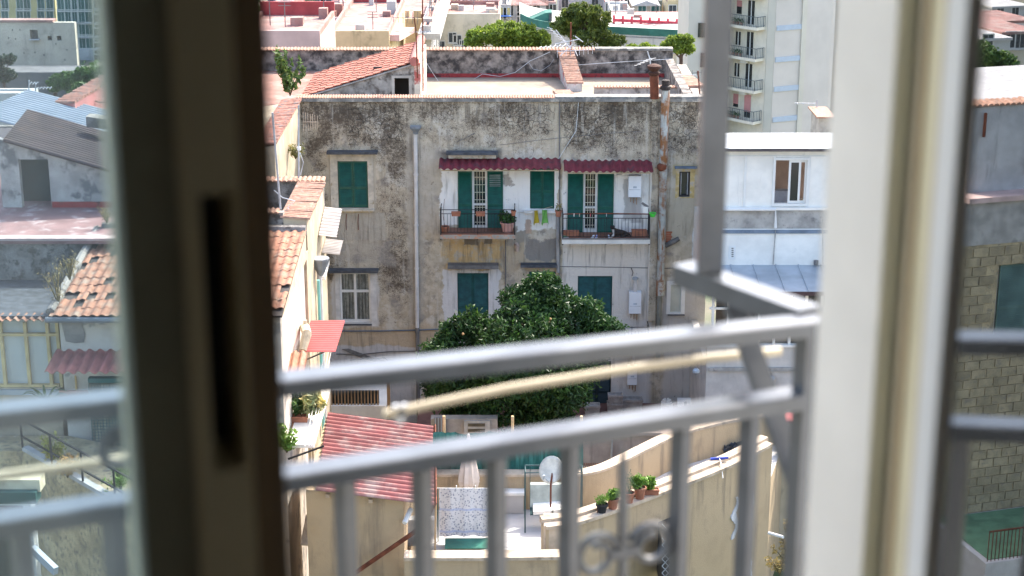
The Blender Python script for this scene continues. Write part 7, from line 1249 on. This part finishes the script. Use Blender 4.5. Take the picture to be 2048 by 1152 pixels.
far_house('low white roof shed behind the grey tin roof', -60, 62, 192, 90, 1.5, whit, 'flat', whit, [], 1, 1, zb=28, name='low_shed', cat='shed', parapet=.15); far_house('retaining wall under the ruin, coloured dark for shade', -140, 150, 146, 250, 6, wcol('shade_toned_wall', (.16, .15, .15)), 'flat', wcol('shade_toned_wall', (.1, .1, .1)), [], 1, 1, name='retaining_wall', cat='wall', parapet=.1)  # retaining wall and its roof take a dark colour standing for the shade there
aerial_mast(58, 185, 160, 72, 'left of two thin aerials above the grey tin roof', [(166, 1, .1, 3, .4)]); aerial_mast(71, 185, 166, 72, 'right of two thin aerials above the grey tin roof', [(176, 1, .1, 5, .7)])
# ---- mirrored hillside town, further left
def rfar(label, pxa, pxb, pyt, Y, m, roof, wins=()):
    a, b = RP(pxb, pyt, Y), RP(pxa, pyt, Y); t = thing('hill_house', label, 'house', ((a.x + b.x) / 2, Y, 3)); MB().box(min(a.x, b.x), max(a.x, b.x), Y, Y + 9, 3, a.z).build('wall', m, t); MB().box(min(a.x, b.x) - .2, max(a.x, b.x) + .2, Y - .2, Y + 9.2, a.z + .002, a.z + .3).build('roof', roof, t)
    for (px, py) in wins: inst('window', wmesh('rw', 1.2, 1.8, m_trim, m_fglass), t, RP(px, py, Y) + Vector((0, -.003, 0)))
for a in (('narrow ochre house mirrored highest at the left of the glass', 1930, 1955, 20, 215, yel, redr, ((1940, 40), (1948, 40))), ('grey house with small windows mirrored beside the ochre one', 1952, 1976, 34, 205, greyh, greyh, ((1960, 48), (1968, 60))), ('white flat roofed house mirrored near the top of the glass', 1985, 2060, 14, 240, whit, whit, ((2000, 26), (2030, 26))), ('pale long house mirrored below the white house', 1978, 2070, 44, 190, lil, redr, ()), ('low white house with one window mirrored mid glass', 1962, 2020, 80, 165, whit, greyh, ((1975, 86),)), ('stepped pale houses mirrored at the right picture edge', 2005, 2080, 66, 175, pal, redr, ((2020, 80), (2040, 80)))): rfar(*a)
for i, (px, py) in enumerate(((1962, 120), (1985, 135))): c = RP(px, py, 130); t = thing('broadleaf_tree', ('round dark tree mirrored in the glass under the low white house', 'second dark tree mirrored right of the round one')[i], 'tree', Vector((c.x, 130, ter(c.x, 130)))); leaves(MB(), [(c + Vector((random.uniform(-1, 1), random.uniform(-1, 1), random.uniform(-.8, .8))), (1.2, 1.2, 1.0)) for _ in range(6)], 3000, .4).build('crown', m_tree, t); MB().tube([Vector((c.x, 130, ter(c.x, 130))), c], [.3, .15], 7).build('trunk', mat('pine_bark', (.1, .06, .045)), t)
# ---- distant greenery that fills the slopes left and right of the houses
mb = MB(); bl_ = []
for (pa, pb, n_) in ((245, 520, 130), (1690, 2500, 260), (-700, -60, 200)):
    for i in range(n_):
        px = random.uniform(pa, pb); Y_ = random.uniform(225, 430); x_ = (px - 1024) / FPX * Y_ / CP; r_ = random.uniform(2.2, 4.5); bl_.append((Vector((x_, Y_, ter(x_, Y_) + r_ * .7)), (r_ * 1.2, r_ * 1.2, r_)))
leaves(mb, bl_, 42000, 1.3, shell=.5, aspect=.6)
tag(mb.build('distant_wood', m_tree), 'far green scrub and woodland on the slopes beyond the houses', 'wood', None, 'stuff')
